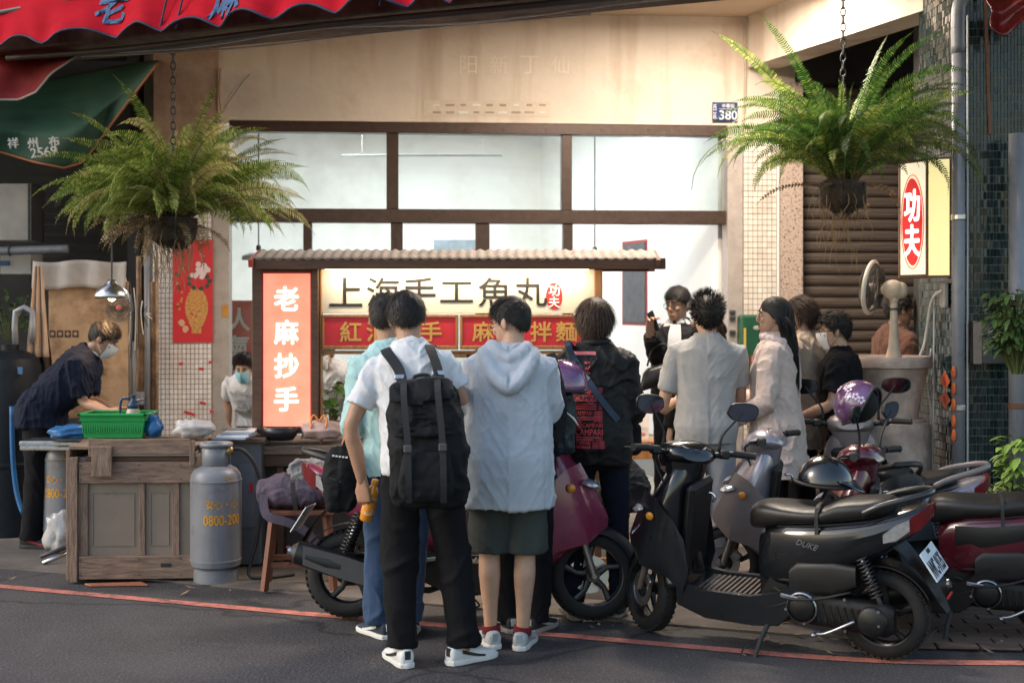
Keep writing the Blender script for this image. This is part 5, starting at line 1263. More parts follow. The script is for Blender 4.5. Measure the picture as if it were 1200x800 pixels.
gbx = empty('green_letterbox', (0,0,0), FANG, 'dark green metal letterbox on the cream tiled pillar behind the two women', 'letterbox'); pc = fl(880, 405, .20); gbx.location = FA+FU*pc.x-FN*pc.y+V((0,0,pc.z))
MB().box((0,0,0), (.21,.14,.52), bev=.02).build('box', mat('dark_green_paint', (.015,.085,.045), .4, var=.15), gbx); MB().box((-.07,-.072,.0), (.02,.004,.3)).build('yellow_label', mat('yellow_label', (.6,.42,.08), .6), gbx); MB().box((.02,-.072,-.12), (.08,.004,.08)).build('red_label', M_red, gbx); MB().ell((.03,-.072,.15), (.03,.006,.02), 16, 6).build('pale_badge', mat('pale_badge', (.4,.38,.33), .6), gbx)
for z in (.0,.12,-.3): 
    p = fl(858, 372, .15); MB().box((p.x,p.y-.01,p.z+z*.4), (.05,.03,.03), bev=.006).build('door_latch', M_dgrey, shop)
# wires and cracks on the plaster near the arcade corner
MB().tube([fl(258,80,.15), fl(257,110,.15), fl(259,130,.15)], .008, 6).build('old_cable', M_plaster2, shop); MB().tube([fl(872,30,.13), fl(874,80,.13), fl(873,110,.13), fl(871,145,.13)], .009, 6).build('wall_cable', mat('painted_cable', (.5,.4,.3), .7), shop)
MB().tube([fl(262,128,.125), fl(285,95,.13), fl(293,87,.13)], .003, 5).build('thin_wire', M_dgrey, shop)

# ------------------------------------------------------------------ right side: pot with fan, sign, pipes, meter box
PX, PY = P(1043,500,8.95).x, 8.95; s9 = F/PY
pot = empty('stone_urn', (PX,PY,0), 0, 'large weathered stone urn carrying the pedestal fan in front of the shutter', 'urn')
M_stone = mat('weathered_stone', (.52,.40,.33), .85, var=.3, scale=5, spot=((.30,.21,.17),4), thr=(.45,.7), bump=.6, bscale=25)
zr = CH-(417-HZ)/s9
MB().lathe([(.0,.0),(.25,.0),(.262,.05),(.262,.84),(.25,.90),(.215,.915),(.18,.93),(.185,zr-.34),(.205,zr-.22),(.238,zr-.10),(.245,zr-.075),(.262,zr-.07),(.268,zr-.02),(.258,zr),(.235,zr),(.225,zr-.03),(.0,zr-.035)], 48).build('urn', M_stone, pot, smooth=False, auto=45)
MB().torus(.215,.012,40,8,None,(0,0,.915)).build('band', M_stone, pot, smooth=True)
fan = empty('pedestal_fan', (PX+.02,PY-.02,zr-.035), radians(0), 'old cream oscillating fan standing on the stone urn', 'fan')
M_fc = mat('aged_cream_plastic', (.58,.47,.35), .5, var=.15, scale=8, spot=((.35,.24,.16),9), thr=(.55,.8))
MB().lathe([(.0,0),(.058,0),(.055,.02),(.036,.10),(.027,.22),(.024,.30),(.024,.38),(.018,.40)], 24).build('stem', M_fc, fan, smooth=True)
MB().lathe([(.027,.335),(.027,.35)], 20).build('collar_ring', M_dgrey, fan)
hd = MB(); hd.ell((-.01,0,.47), (.075,.065,.065), 20, 14); hd.ell((.045,0,.465), (.05,.055,.055), 16, 12); hd.box((0,0,.40), (.055,.06,.05), None, .015); o = mobj('motor_housing', remeshed(hd, .007, 4), M_fc, fan, smooth=True)
FD = V((-.84,.50,.12)).normalized(); FMq = FD.to_track_quat('Z','Y').to_matrix(); fc = V((-.135,.05,.485))
cg = MB(); cg.torus(.168,.015,40,8,FMq,fc+FD*.0); cg.build('guard_rim', mat('pale_fan_rim', (.66,.58,.48), .45), fan, smooth=True)
cg = MB()
for k in range(72):
    a = 2*pi*k/72; o1 = FMq @ V((.045*cos(a),.045*sin(a),-.065)); o2 = FMq @ V((.135*cos(a),.135*sin(a),-.05)); o3 = FMq @ V((.163*cos(a),.163*sin(a),0)); o4 = FMq @ V((.12*cos(a),.12*sin(a),.045)); o5 = FMq @ V((.03*cos(a),.03*sin(a),.055)); cg.tube([fc+q for q in (o1,o2,o3,o4,o5)], .0017, 4)
for rr, zz in ((.045,-.066),(.09,-.06),(.135,-.05),(.03,.055),(.12,.046)): cg.torus(rr,.0022,32,5,FMq,fc+FD*zz)
cg.build('guard', mat('dark_wire', (.06,.05,.042), .5), fan, smooth=True)
for k in range(3):
    a = 2*pi*k/3; b = MB(); b.grid(lambda u, v: fc+FMq @ (Matrix.Rotation(a,3,'Z') @ V((.03+.11*u, (v-.5)*.09*(.5+u*.7), .02*(v-.5)+.005*sin(u*3)))), 6, 4); b.build('blade', mat('grey_blade', (.16,.15,.15), .4), fan, smooth=True)
MB().lathe([(.0,.03),(.025,.025),(.03,-.03)], 16, fc, FMq).build('hub', M_fc, fan, smooth=True)
# sign light box with seal
sg = empty('light_box_sign', (0,0,0), 0, 'yellow light box sign with red oval seal on the street column', 'sign')
c0 = P(1087,255,8.72); l0 = P(1054,255,8.95); r0 = P(1114,255,8.66); zt, zb = P(0,187,8.8).z, P(0,325,8.8).z
M_syel = mat('pale_yellow_panel', (1,.80,.34), .5, var=.03, scale=2, emit=.42, col2=(1,.84,.44)); M_scream = mat('cream_glow_panel', (1,.86,.62), .5, var=.03, emit=.45)
M_sfr = mat('rusty_frame', (.14,.07,.045), .6, var=.3, scale=20)
pts = [l0, c0, r0, r0+V((-.03,.34,0)), l0+V((.05,.2,0))]
b = MB(); n = len(pts); b.add([V((p.x,p.y,zb)) for p in pts]+[V((p.x,p.y,zt)) for p in pts], [tuple(range(n)), tuple(reversed(range(n,2*n)))]+[(i,(i+1)%n,n+(i+1)%n,n+i) for i in range(n)]); b.build('casing', M_sfr, sg)
def facem(a, b):
    u = (b-a); u.z = 0; L = u.length; u.normalize(); nn = V((u.y,-u.x,0)); M = Matrix((u, -nn, V((0,0,1)))).transposed().to_4x4(); c = (a+b)/2; M.translation = V((c.x,c.y,(zt+zb)/2))+nn*.001; return M, L
M1, L1 = facem(l0, c0); M2, L2 = facem(c0, r0); hh = zt-zb
MB().box((0,-.002,0), (L1*.86,.006,hh*.95)).xf(M1).build('panel', M_scream, sg); MB().box((0,-.002,0), (L2*.9,.006,hh*.97)).xf(M2).build('panel', M_syel, sg)
M_sealg = mat('red_seal_glow', (.75,.03,.03), .5, var=.06, emit=.35)
oval('red_seal', M_sealg, (0,-.02), L1*.36, hh*.37, sg, -.0065, 36, M1)
ob = MB(); ob.tube([V((L1*.40*cos(2*pi*k/36),-.007,-.02+hh*.40*sin(2*pi*k/36))) for k in range(37)], .003, 5, cap=False).xf(M1).build('seal_ring', M_sealg, sg)
for i, ch in enumerate('功夫'): text(ch, M_wglow, h=.20, w=L1*.52, parent=sg, M=M1 @ T(0,-.0095,.085-i*.225), bold=.03, thick=.002)
# downpipes
dp = empty('downpipe', V((P(1123,400,8.62).x,8.62,0)), 0, 'grey downpipe with elbow on the front of the green column', 'pipe')
MB().tube([(0,0,0.012),(0,0,CH+(360-60)/186)], .041, 16).build('pipe', M_gal, dp, smooth=True); 
MB().tube([(0,0,3.25),(0,0,3.50),(.03,0,3.60),(.12,-.02,3.66),(.5,-.06,3.74)], .044, 14, smooth=4).build('elbow', M_gal, dp, smooth=True)
for z in (1.0,2.2): MB().lathe([(.044,z),(.046,z+.005),(.046,z+.03),(.044,z+.035)], 16).build('bracket', M_steel, dp)
MB().tube([(.075,.05,.3),(.075,.05,3.5)], .006, 6).build('white_conduit', M_white, dp)
MB().box((.028,.0,.32), (.012,.012,.02)).build('clip', M_steel, dp)
dp2 = empty('downpipe', V((P(1192,400,8.5).x,8.5,0)), 0, 'second stained grey downpipe at the right edge of the picture', 'pipe')
MB().tube([(0,0,0.012),(0,0,2.73)], .052, 16).build('pipe', M_gal, dp2, smooth=True); MB().lathe([(.055,1.65),(.057,1.655),(.057,1.68),(.055,1.685)], 16).build('bracket', mat('rusty_bracket', (.2,.09,.05), .7), dp2); MB().lathe([(.055,1.02),(.057,1.025),(.057,1.05),(.055,1.055)], 16).build('bracket', MATS['rusty_bracket'], dp2)
MB().tube([(-.10,.2,2.75),(-.13,.2,3.6)], .012, 8).build('rusty_rod', MATS['rusty_bracket'], dp2)
# red paper diamonds on the column
M_dia = mat('orange_red_paper', (.72,.16,.05), .6, var=.15)
for i, (px, py) in enumerate(((1104,446),(1109,468))):
    d = empty('paper_diamond', P(px,py,8.8)+V((0,-.0,0)), 0, ('upper','lower')[i]+' red paper diamond on the side of the green column', 'decoration'); d.location.x = 2.79
    Mx = R(-90,'Z'); o = MB().prism([(-.11,0),(0,-.062),(.11,0),(0,.062)], -.001, .001, Mx); o.build('paper', M_dia, d); MB().box((-.003,0,0), (.003,.05,.03), R3(45,'X')).build('print', M_red, d)
for i, py in enumerate((436,455,474,493,510)):
    MB().ell((-.036,-.022,CH-(py-HZ)/(F/8.62)), (.012,.03,.042), 12, 8).build('paper_disc', M_dia, dp, smooth=True)
# sockets and cables on column side
so = empty('socket_box', V((2.79,8.78,P(0,346,8.8).z)), 0, 'power socket with white cables on the side of the green column', 'socket')
MB().box((-.01,0,0), (.03,.09,.16), bev=.006).build('box', mat('grey_socket', (.35,.33,.31), .5), so)
MB().tube([(-.03,0,.03),(-.05,.15,-.05),(-.06,.35,-.4),(-.3,.32,-.62),(-.5,.2,-.70),(-.66,.15,-.66)], .010, 8, smooth=6).build('white_cable', M_white, so, smooth=True)
MB().tube([(-.03,.02,.02),(-.02,.16,.0),(-.015,.20,-.3),(-.02,.19,-.8),(-.015,.22,-1.1),(-.012,.20,-1.3)], .006, 6, smooth=6).build('thin_cable', M_white, so, smooth=True)
MB().tube([(-.02,.25,-.35),(-.02,.3,-.6),(-.02,.24,-.8),(-.02,.33,-1.0)], .005, 6, smooth=6).build('thin_cable', M_white, so, smooth=True)
mbx = empty('meter_box', P(1158,401,8.66), 0, 'grey electric meter box with printed card on the green column', 'box'); mbx.location.y = 8.64; s10 = F/8.64
MB().box((0,0,0), (40/s10,.10,50/s10), bev=.006).build('box', mat('dark_meter_box', (.07,.07,.072), .5), mbx); MB().box((-17/s10,-.052,0), (10/s10,.006,50/s10), bev=.002).build('side_plate', mat('rusty_grey', (.26,.20,.165), .6, var=.25), mbx)
MB().box((6/s10,-.053,.02), (22/s10,.004,27/s10)).build('card', mat('lilac_card', (.42,.36,.44), .6), mbx); MB().box((6/s10,-.056,-.015), (22/s10,.003,13/s10)).build('card_lower_half', mat('blue_card', (.06,.14,.28), .6), mbx)
oval('card_drawing', mat('pale_card_print', (.55,.58,.6), .6), (6/s10,.05), .03, .025, mbx, -.0565)
# dark red awning scrap top right
ta = empty('awning_scrap', P(1185,10,8.3), 0, 'glossy dark red awning corner at the top right edge', 'awning'); s11 = F/8.3
def taf(u, v): return ((-28+75*u)/s11, .05*sin(u*7)-.1*v+.03*sin(v*9+u*4), -(-20+(50-24*abs(u-.25)*2*(1 if u > .25 else .3)+4*sin(u*9))*v-10+10)/s11)
o = MB().grid(taf, 24, 10).build('canvas', mat('glossy_dark_red', (.20,.018,.018), .25, var=.3, scale=14, bump=.5, bscale=16), ta, smooth=True); o.modifiers.new('s','SOLIDIFY').thickness = .006
# plants at the right edge
leaf_plant('variegated bushy plant at the foot of the green column', V((P(1150,585,7.9).x,8.05,.012)), 420, .20, .60, M_vleaf, 11, (.075,.035), None, 'bush', 'plant')
leaf_plant('leafy green plant low at the right edge beside the second pipe', V((P(1204,540,7.7).x,7.75,.3)), 220, .13, .62, M_leaf, 12, (.08,.04), None, 'bush', 'plant')
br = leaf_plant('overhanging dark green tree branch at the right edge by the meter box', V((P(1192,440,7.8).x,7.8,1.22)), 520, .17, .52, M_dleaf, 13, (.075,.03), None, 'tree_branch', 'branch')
MB().tube([(.5,.1,.5),(.2,.0,.42),(0,0,.3),(-.06,0,.1)], [.02,.014,.009,.004], 6, smooth=4).build('twig', M_wood_br, br)
for k in range(4): MB().ell((.02+.02*k,-.16,.12+.01*k), (.014,.012,.02), 8, 6).build('yellow_flower', mat('yellow_flower', (.65,.40,.03), .5), br)
# stools
def stool(label, c, rz, h, w, m, group=None):
    r = empty('wooden_stool', c, rz, label, 'stool', group)
    MB().box((0,0,h-.015), (w,w*.72,.03), bev=.006).build('seat', m, r)
    for sx in (-1,1):
        for sy in (-1,1):
            MB().tube([(sx*w*.38,sy*w*.25,h-.03),(sx*w*.50,sy*w*.36,0)], .024, 4).build('leg', m, r)
        MB().box((sx*w*.46,0,h*.38), (.02,w*.6,.03)).build('stretcher', m, r)
    for sy in (-1,1): MB().box((0,sy*w*.30,h*.32), (w*.88,.02,.03)).build('stretcher', m, r)
    return r
stool('red-brown wooden stool carrying the purple backpack', tuple(G(352,688).xy)+(.012,), radians(6), .46, .40, mat('redbrown_wood', (.16,.055,.03), .5, var=.3, scale=5, stretch=(8,8,1)))
bpobj = G(352,688)
M_pur = cloth('purple_grey_nylon', (.085,.068,.095), .6, weave=120)
def soft(name, m, fn_build, voxel=.009, amp=.01, fs=(9,9,9), seed=1, parent=None):
    mb = MB(); fn_build(mb); me = remeshed(mb, voxel, 4, name); folds(me, amp, fs, seed); folds(me, amp*.4, tuple(q*2.6 for q in fs), seed+2); return mobj(name, me, m, parent, smooth=True)
bpk = empty('purple_backpack', tuple(bpobj.xy)+(.472,), 0, 'purple-grey backpack lying on the red-brown stool', 'backpack')
def _b(mb): mb.rings([ring((x,0,.10+.01*sin(x*9)),(0,1,0),(0,0,1),a,b,18,2.6) for x,a,b in ((-.25,.05,.04),(-.23,.10,.075),(-.12,.135,.098),(.03,.14,.10),(.14,.125,.095),(.20,.07,.06))])
soft('bag_body', M_pur, _b, amp=.012, parent=bpk, seed=3)
def _b(mb): mb.rings([ring((x,-.10,.08),(0,1,0),(0,0,1),a,b,14,2.6) for x,a,b in ((-.16,.03,.03),(-.12,.055,.06),(.08,.055,.06),(.12,.03,.03))])
soft('front_pocket', M_pur, _b, amp=.008, parent=bpk, seed=4)
strap([(-.20,-.10,.10),(-.17,-.165,-.02),(-.05,-.17,-.06),(.06,-.16,-.12),(.16,-.15,-.25),(.19,-.14,-.33)], .05, .006, (0,-1,.2)).build('shoulder_strap', M_pur, bpk)
strap([(-.02,-.16,.17),(-.01,-.172,.08),(.0,-.165,.01)], .025, .004, (0,-1,0)).build('buckle_strap', M_black, bpk)
jc = empty('rolled_jacket', tuple((bpobj+V((.07,0,0))).xy)+(.655,), 0, 'rolled grey jacket lying on top of the purple backpack', 'jacket')
def _b(mb):
    mb.rings([ring((x,0,.045),(0,1,0),(0,0,1),a,b,16,2.2) for x,a,b in ((-.14,.03,.03),(-.10,.08,.05),(.05,.09,.06),(.14,.06,.045))])
    for rr in (.022,.05): mb.torus(rr,.013,24,8,R3(80,'X'),(-.06,-.085,.045))
soft('cloth_roll', cloth('grey_jacket_cloth', (.20,.20,.205)), _b, amp=.014, fs=(10,14,22), parent=jc, seed=6)
st2 = stool('orange wooden stool behind the person in the black printed jacket', tuple(P(702,690,7.95).xy)+(.012,), 0, .46, .34, M_wood_or)
hb = empty('black_bag', (P(738,600,7.9).x-.05, 7.95, .472), 0, 'bulging black bag on the orange stool', 'bag')
def _b(mb): mb.rings([ring((.02*sin(z*9),0,z),(1,0,0),(0,1,0),a,b,18,2.4) for z,a,b in ((.0,.10,.07),(.05,.15,.10),(.14,.16,.11),(.22,.12,.09),(.30,.06,.05))])
soft('bag_body', cloth('black_grey_nylon', (.03,.03,.03), .6, weave=120), _b, amp=.012, parent=hb, seed=7)
# ------------------------------------------------------------------ hanging ferns
def fern_mat(name, a, b, c):
    m = bpy.data.materials.new(name); m.use_nodes = True; nt = m.node_tree; n = nt.nodes; L = nt.links.new; p = n['Principled BSDF']
    g = n.new('ShaderNodeNewGeometry'); r = n.new('ShaderNodeValToRGB'); e = r.color_ramp.elements; e[0].color = a+(1,); e[1].color = c+(1,); e[0].position = .1; e[1].position = .95
    k = e.new(.55); k.color = b+(1,)
    L(g.outputs['Random Per Island'], r.inputs[0]); L(r.outputs[0], p.inputs['Base Color']); p.inputs['Roughness'].default_value = .5
    t = n.new('ShaderNodeBsdfTranslucent'); L(r.outputs[0], t.inputs[0]); mx = n.new('ShaderNodeMixShader'); mx.inputs[0].default_value = .35
    L(p.outputs[0], mx.inputs[1]); L(t.outputs[0], mx.inputs[2]); L(mx.outputs[0], n['Material Output'].inputs[0]); return m
M_fern = fern_mat('fern_leaf', (.10,.19,.03), (.24,.33,.06), (.45,.48,.14)); M_ferny = fern_mat('yellowing_fern_leaf', (.34,.30,.08), (.46,.42,.16), (.58,.52,.30)); M_fernd = fern_mat('dark_fern_leaf', (.03,.10,.02), (.075,.17,.03), (.16,.25,.05))
def frond(lf, st, base, a, L, rise, droop, w, rnd, n=34):
    d = V((cos(a), sin(a), 0)); pts = []; p = base.copy(); ang = rise; K = 14
    sw = rnd.gauss(0,.35); roll = (-1 if cos(a) > 0 else 1)*radians(rnd.gauss(48,22))
    for k in range(K+1):
        pts.append(p.copy()); dd = Matrix.Rotation(sw*(k/K)**2, 3, 'Z') @ d
        p = p+(dd*cos(ang)+V((0,0,1))*sin(ang))*L/K; ang -= droop/K*(.6+1.0*k/K)
    st.tube(pts, [.0035*(1-.75*k/K) for k in range(K+1)], 4)
    fine = catmull(pts, 3); tot = len(fine)
    for k in range(n):
        t = .10+.89*k/(n-1); i = min(tot-2, int(t*(tot-1))); f = t*(tot-1)-i; q = fine[i].lerp(fine[i+1], f); tg = (fine[i+1]-fine[i]).normalized()
        sd = tg.cross(V((0,0,1))); sd = sd.normalized() if sd.length > .05 else V((-sin(a),cos(a),0)); sd = Matrix.Rotation(roll*(.4+.6*t), 3, tg) @ sd; up = sd.cross(tg)
        ll = w*(sin(pi*min(1,(t*.93+.10)))**.6)*rnd.uniform(.85,1.1)*(1 if t < .9 else .7)
        bw = L/n*.36
        for s in (-1,1):
            dr = (sd*s*.93+tg*.28+up*rnd.uniform(-.12,.18)-V((0,0,.06))).normalized(); tip = q+dr*ll-V((0,0,1))*ll*.08; mid = q+dr*ll*.5
            lf.add([q-tg*bw*.6, q+tg*bw*.6, mid+tg*bw+up*.002, tip, mid-tg*bw*.8+up*.002], [(0,1,2,4),(4,2,3)])
def fern(label, c, top, nf, seed, Lr, main, second, share, rootlen, basket_r=.16, bias=None, dead=10, rmin=20):
    r = empty('hanging_fern', c, 0, label, 'fern', None); rnd = random.Random(seed)
    b = MB(); b.lathe([(.02,-.16),(.08,-.15),(.13,-.10),(basket_r,0),(basket_r*.98,.03),(.0,.04)], 24); me = remeshed(b, .012, 2, 'root_ball'); folds(me, .018, (14,14,14), seed); mobj('root_ball', me, mat('dark_root_ball', (.045,.032,.022), .95, var=.5, scale=20, bump=.9, bscale=60), r, smooth=True)
    w = MB()
    for k in range(10): a = 2*pi*k/10; w.tube([(basket_r*1.03*cos(a),basket_r*1.03*sin(a),.03),(.14*cos(a),.14*sin(a),-.10),(.03*cos(a),.03*sin(a),-.18)], .003, 5)
    w.torus(basket_r*1.03,.004,28,6,None,(0,0,.03)); w.build('wire_basket', M_dgrey, r)
    lf, l2, st = MB(), MB(), MB()
    for k in range(nf):
        a = rnd.uniform(0, 2*pi)
        if bias and rnd.random() < bias[1]: a = rnd.choice(bias[0])+rnd.gauss(0,.45)
        t = rnd.random(); L = rnd.uniform(*Lr)*(.75+.35*rnd.random()); rise = radians(rnd.uniform(rmin,88)); droop = radians(rnd.uniform(40,150)) if rise > .7 else radians(rnd.uniform(50,110))
        base = V((cos(a),sin(a),0))*rnd.uniform(0,basket_r*.7)+V((0,0,.03))
        frond(lf if rnd.random() > share else l2, st, base, a, L, rise, droop, rnd.uniform(.046,.066), rnd, n=int(L/.0155))
    dm = MB()
    for k in range(dead):
        a = rnd.uniform(0,2*pi); frond(dm, st, V((cos(a),sin(a),0))*.1, a, rnd.uniform(.3,.55), radians(rnd.uniform(-10,30)), radians(rnd.uniform(60,110)), .035, rnd, n=22)
    lf.build('fronds', main, r, fixn=False)['kind'] = 'stuff'; l2.build('pale_fronds', second, r, fixn=False)['kind'] = 'stuff'; dm.build('dry_fronds', fern_mat('dry_fern', (.14,.09,.04), (.24,.17,.09), (.38,.30,.20)), r, fixn=False)['kind'] = 'stuff'
    st.build('stalks', mat('fern_stalk', (.10,.075,.03), .6), r)['kind'] = 'stuff'
    rt = MB()
    for k in range(rootlen[0]):
        a = rnd.uniform(0,2*pi); rr = basket_r*rnd.uniform(.2,1.1); L = rnd.uniform(*rootlen[1]); p = V((rr*cos(a),rr*sin(a),-.05)); q = [p]
        for s in range(5): p = p+V((rnd.gauss(0,.018), rnd.gauss(0,.012), -L/5)); q.append(p)
        rt.tube(q, [.003,.0028,.0025,.002,.0017,.0012], 4, smooth=2)
    rt.build('dangling_roots', mat('dry_roots', (.26,.17,.09), .9, var=.4, scale=10), r)['kind'] = 'stuff'
    for k in range(int((top-.05)/.048)):
        M = R3(90*(k%2),'Z') @ R3(90,'X'); MB().torus(.016,.0042,14,6,M,(0,0,.05+.048*k),1.75).build('chain_link', M_dgrey, r, smooth=True)
    return r
fern('big pale green hanging fern at left above the flower poster', P(203,262,8.75), 1.6, 240, 21, (.55,1.02), M_fern, M_ferny, .25, (60,(.12,.40)), .15, ([pi*.95, pi*1.2, .1, -.3], .40), 16, 26)
fern('dark green hanging fern at right above the roller shutter', P(988,220,8.6), 1.7, 165, 33, (.55,1.18), M_fernd, M_fern, .3, (36,(.1,.5)), .14, ([0.1, pi*.95, -.3], .35), 6, 48)
# ------------------------------------------------------------------ scooters (x forward, y left, z up)
M_tyre = mat('tyre_rubber', (.010,.0095,.010), .75, var=.3, scale=12, bump=.3, bscale=50)
M_rim = mat('dark_alloy', (.045,.045,.048), .35, metal=.7, var=.2); M_rimlip = mat('bright_alloy', (.42,.42,.43), .3, metal=.9, var=.15)
M_chrome = mat('chrome', (.7,.7,.7), .12, metal=1., var=.05); M_bplast = mat('black_textured_plastic', (.007,.007,.008), .45, var=.25, scale=20, bump=.1, bscale=200)
M_engine = mat('engine_casting', (.014,.0135,.014), .5, metal=.5, var=.4, scale=14, spot=((.035,.03,.026),9), thr=(.55,.8))
M_seat = mat('black_seat_vinyl', (.011,.010,.010), .40, var=.2, scale=25, bump=.12, bscale=160)
M_tail = mat('red_tail_lens', (.15,.004,.006), .12, var=.1, coat=1.); M_amber = mat('amber_lens', (.75,.28,.02), .2, var=.1, coat=.6); M_clear = mat('clear_lens', (.55,.55,.56), .1, var=.25, scale=40, metal=.5, coat=1.)
M_mirror = mat('mirror_glass', (.30,.34,.42), .03, metal=1., var=0.)
M_gauge = mat('gauge_face', (.55,.50,.45), .25, var=.1, coat=.8); M_plate = mat('plate_white', (.70,.74,.78), .4, var=.04)
M_mat = mat('ribbed_floor_mat', (.16,.125,.10), .8, var=.2)
def scooter(label, f, r, lean=6., steer=0., body=None, body2=None, seatm=None, plate='ABC-123', kick=True, decal=None, group='scooters parked along the kerb', tailup=0., mirrors=True, rack=True, headset=None, seat_style='sport', badge=None, floor=None, wing=None):
    f = V(f); r = V(r); d = f-r; ang = atan2(d.y, d.x); mid = (f+r)/2; wb = d.length; k = wb/1.24
    root = empty('scooter', (mid.x,mid.y,mid.z), ang, label, 'scooter', group); root.rotation_euler = (radians(-lean), 0, ang); root.scale = (k,k,k)
    root.rotation_mode = 'XYZ'
    body = body or M_bplast; body2 = body2 or M_bplast; seatm = seatm or M_seat; headset = headset or body
    FXc, RXc, RW = .62, -.62, .225
    tx = lambda x: x if x > -.55 else -.55+(x+.55)*.74
    # steering: rotate about the inclined head axis
    h0, h1 = V((.60,0,.24)), V((.39,0,.92)); ax = (h1-h0).normalized(); Q = Quaternion(ax, radians(steer)).to_matrix().to_4x4(); S = T(h0) @ Q @ T(-h0)
    def wheel(cx, M=None, disc=True):
        w = empty('x'); bpy.data.objects.remove(w)
        Mx = R3(90,'X'); c = V((cx,0,RW)); tw = .052
        t = MB(); prof = []
        for q in range(15): a = -pi*.62+q/14*pi*1.24; prof.append((RW-.052+.052*cos(a)*1.0, tw*sin(a)))
        rs = []
        nseg = 56
        for i in range(nseg+1):
            a = 2*pi*i/nseg; rs.append([V((c.x+p[0]*cos(a), p[1], c.z+p[0]*sin(a))) for p in prof])
        t.rings(rs, False, False)
        # tread blocks
        for i in range(0, 42):
            a = 2*pi*i/42
            for sy in (-1,1):
                p = V((c.x+(RW-.0055)*cos(a+sy*.03), sy*.022, c.z+(RW-.0055)*sin(a+sy*.03))); t.box(p, (.022,.020,.010), Matrix.Rotation(-a+pi/2,3,'Y') @ R3(sy*20,'Z'))
        if M is not None: t.xf(M)
        ty = t.build('tyre', M_tyre, root, smooth=True, auto=40)
        b = MB()
        rr = RW-.075
        for sg in (-1,1): b.torus(rr+.008,.010,40,8,Mx,c+V((0,sg*.030,0)))
        b.lathe([(rr,-.03),(rr-.008,0),(rr,.03)], 40, c, Mx, cap=False)
        for q in range(5):
            a = 2*pi*q/5+.3; u = V((cos(a),0,sin(a))); b.tube([c+u*.03, c+u*rr*.55+V((-u.z,0,u.x))*.014, c+u*rr], [.020,.014,.017], 8, flat=.8)
        b.lathe([(.034,-.045),(.036,-.03),(.036,.03),(.034,.045)], 20, c, Mx)
        if M is not None: b.xf(M)
        b.build('rim', M_rim, root, smooth=True, auto=40)
        b = MB()
        for sg in (-1,1): b.torus(rr+.016,.0035,40,6,Mx,c+V((0,sg*.036,0)))
        if M is not None: b.xf(M)
        b.build('rim_lip', M_rimlip, root, smooth=True)
        if disc:
            b = MB(); b.lathe([(.095,-.002),(.095,.002),(.05,.002),(.05,-.002)], 36, c+V((0,.055,0)), Mx, cap=False); b.box(c+V((-.075,.06,.05)), (.06,.035,.05), R3(-40,'Y'), .008)
            if M is not None: b.xf(M)
            b.build('brake_disc', M_rimlip, root, auto=30)
    wheel(FXc, S); wheel(RXc, None, False)
    # fork and front fender
    b = MB()
    for sy in (-1,1): b.tube([(FXc,sy*.072,RW),(FXc-.05,sy*.072,RW+.16),(FXc-.11,sy*.06,RW+.36)], [.020,.019,.017], 10)
    b.tube([(FXc,-.09,RW),(FXc,.09,RW)], .012, 10); b.xf(S).build('fork', mat('fork_grey', (.22,.19,.17), .35, metal=.6), root, smooth=True, auto=40)
    b = MB(); nA = 22
    rs = []
    for i in range(nA+1):
        a = radians(20+150*i/nA); t = i/nA; w = .062*(1-.5*abs(t-.5)**2*2); ro = RW+.028+.02*t
        rs.append([V((FXc+(ro-.05*abs(y)**2.5)*cos(a), y*w, RW+(ro-.05*abs(y)**2.5)*sin(a)-.0)) for y in [-1,-.8,-.5,0,.5,.8,1]])
    b.rings(rs, False, False).xf(S); o = b.build('front_fender', body2, root, smooth=True); o.modifiers.new('s','SOLIDIFY').thickness = .005
    # front shield: nose, leg shield
    b = MB(); rs = []
    for z, xf, xb, w, e in ((.275,.43,.33,.13,3),(.36,.54,.335,.165,2.6),(.44,.64,.34,.19,2.3),(.50,.705,.345,.20,2.1),(.56,.69,.345,.205,2.1),(.66,.63,.34,.195,2.1),(.76,.565,.335,.18,2.1),(.85,.505,.33,.155,2.1),(.90,.47,.335,.12,2.1)):
        n = 28; rg = []
        for q in range(n):
            a = 2*pi*q/n; c_, s_ = cos(a), sin(a); xx = (xf+xb)/2+(xf-xb)/2*math.copysign(abs(c_)**(2/e), c_); yy = w*math.copysign(abs(s_)**(2/e), s_)
            if c_ > 0: yy *= 1-.62*c_**1.5
            rg.append(V((xx, yy, z)))
        rs.append(rg)
    b.rings(rs); b.build('front_cowl', body, root, smooth=True, auto=50)
    # wing blades of the cowl: sharp panels swept from nose to floor, both sides
    for sy in (-1,1):
        b = MB(); b.rings([[V((x, sy*y, z)) for x, y, z in q] for q in (
            ((.70,.05,.475),(.70,.06,.53),(.56,.15,.80),(.52,.18,.60)), ((.60,.17,.40),(.58,.195,.50),(.48,.205,.76),(.44,.215,.56)), ((.44,.20,.36),(.42,.222,.44),(.38,.225,.66),(.34,.222,.50)), ((.36,.19,.275),(.35,.20,.31),(.335,.205,.56),(.32,.20,.40)))])
        b.build('cowl_wing', wing or body2, root, smooth=True, auto=35)
        MB().ell((.515,sy*.212,.675), (.022,.010,.022), 14, 8).build('reflector', M_amber, root, smooth=True)
        # front indicator
        MB().rings([ring((.60,sy*.14,.70),(.7,-sy*.7,0),(0,0,1),.05,.018,12), ring((.645,sy*.12,.675),(.7,-sy*.7,0),(0,0,1),.02,.008,12)]).build('indicator', M_clear, root, smooth=True)
    if decal:
        for sy in (-1,1):
            for q, (dm, dw) in enumerate(((M_tail,.10),(M_white,.085),(M_blue,.07),(M_tail,.05))): MB().box((.625-.012*q,sy*(.165+.008*q),.575+.016*q), (dw,.003,.008), R3(sy*-28,'Z') @ R3(42,'Y')).build('decal_stripe', dm, root)
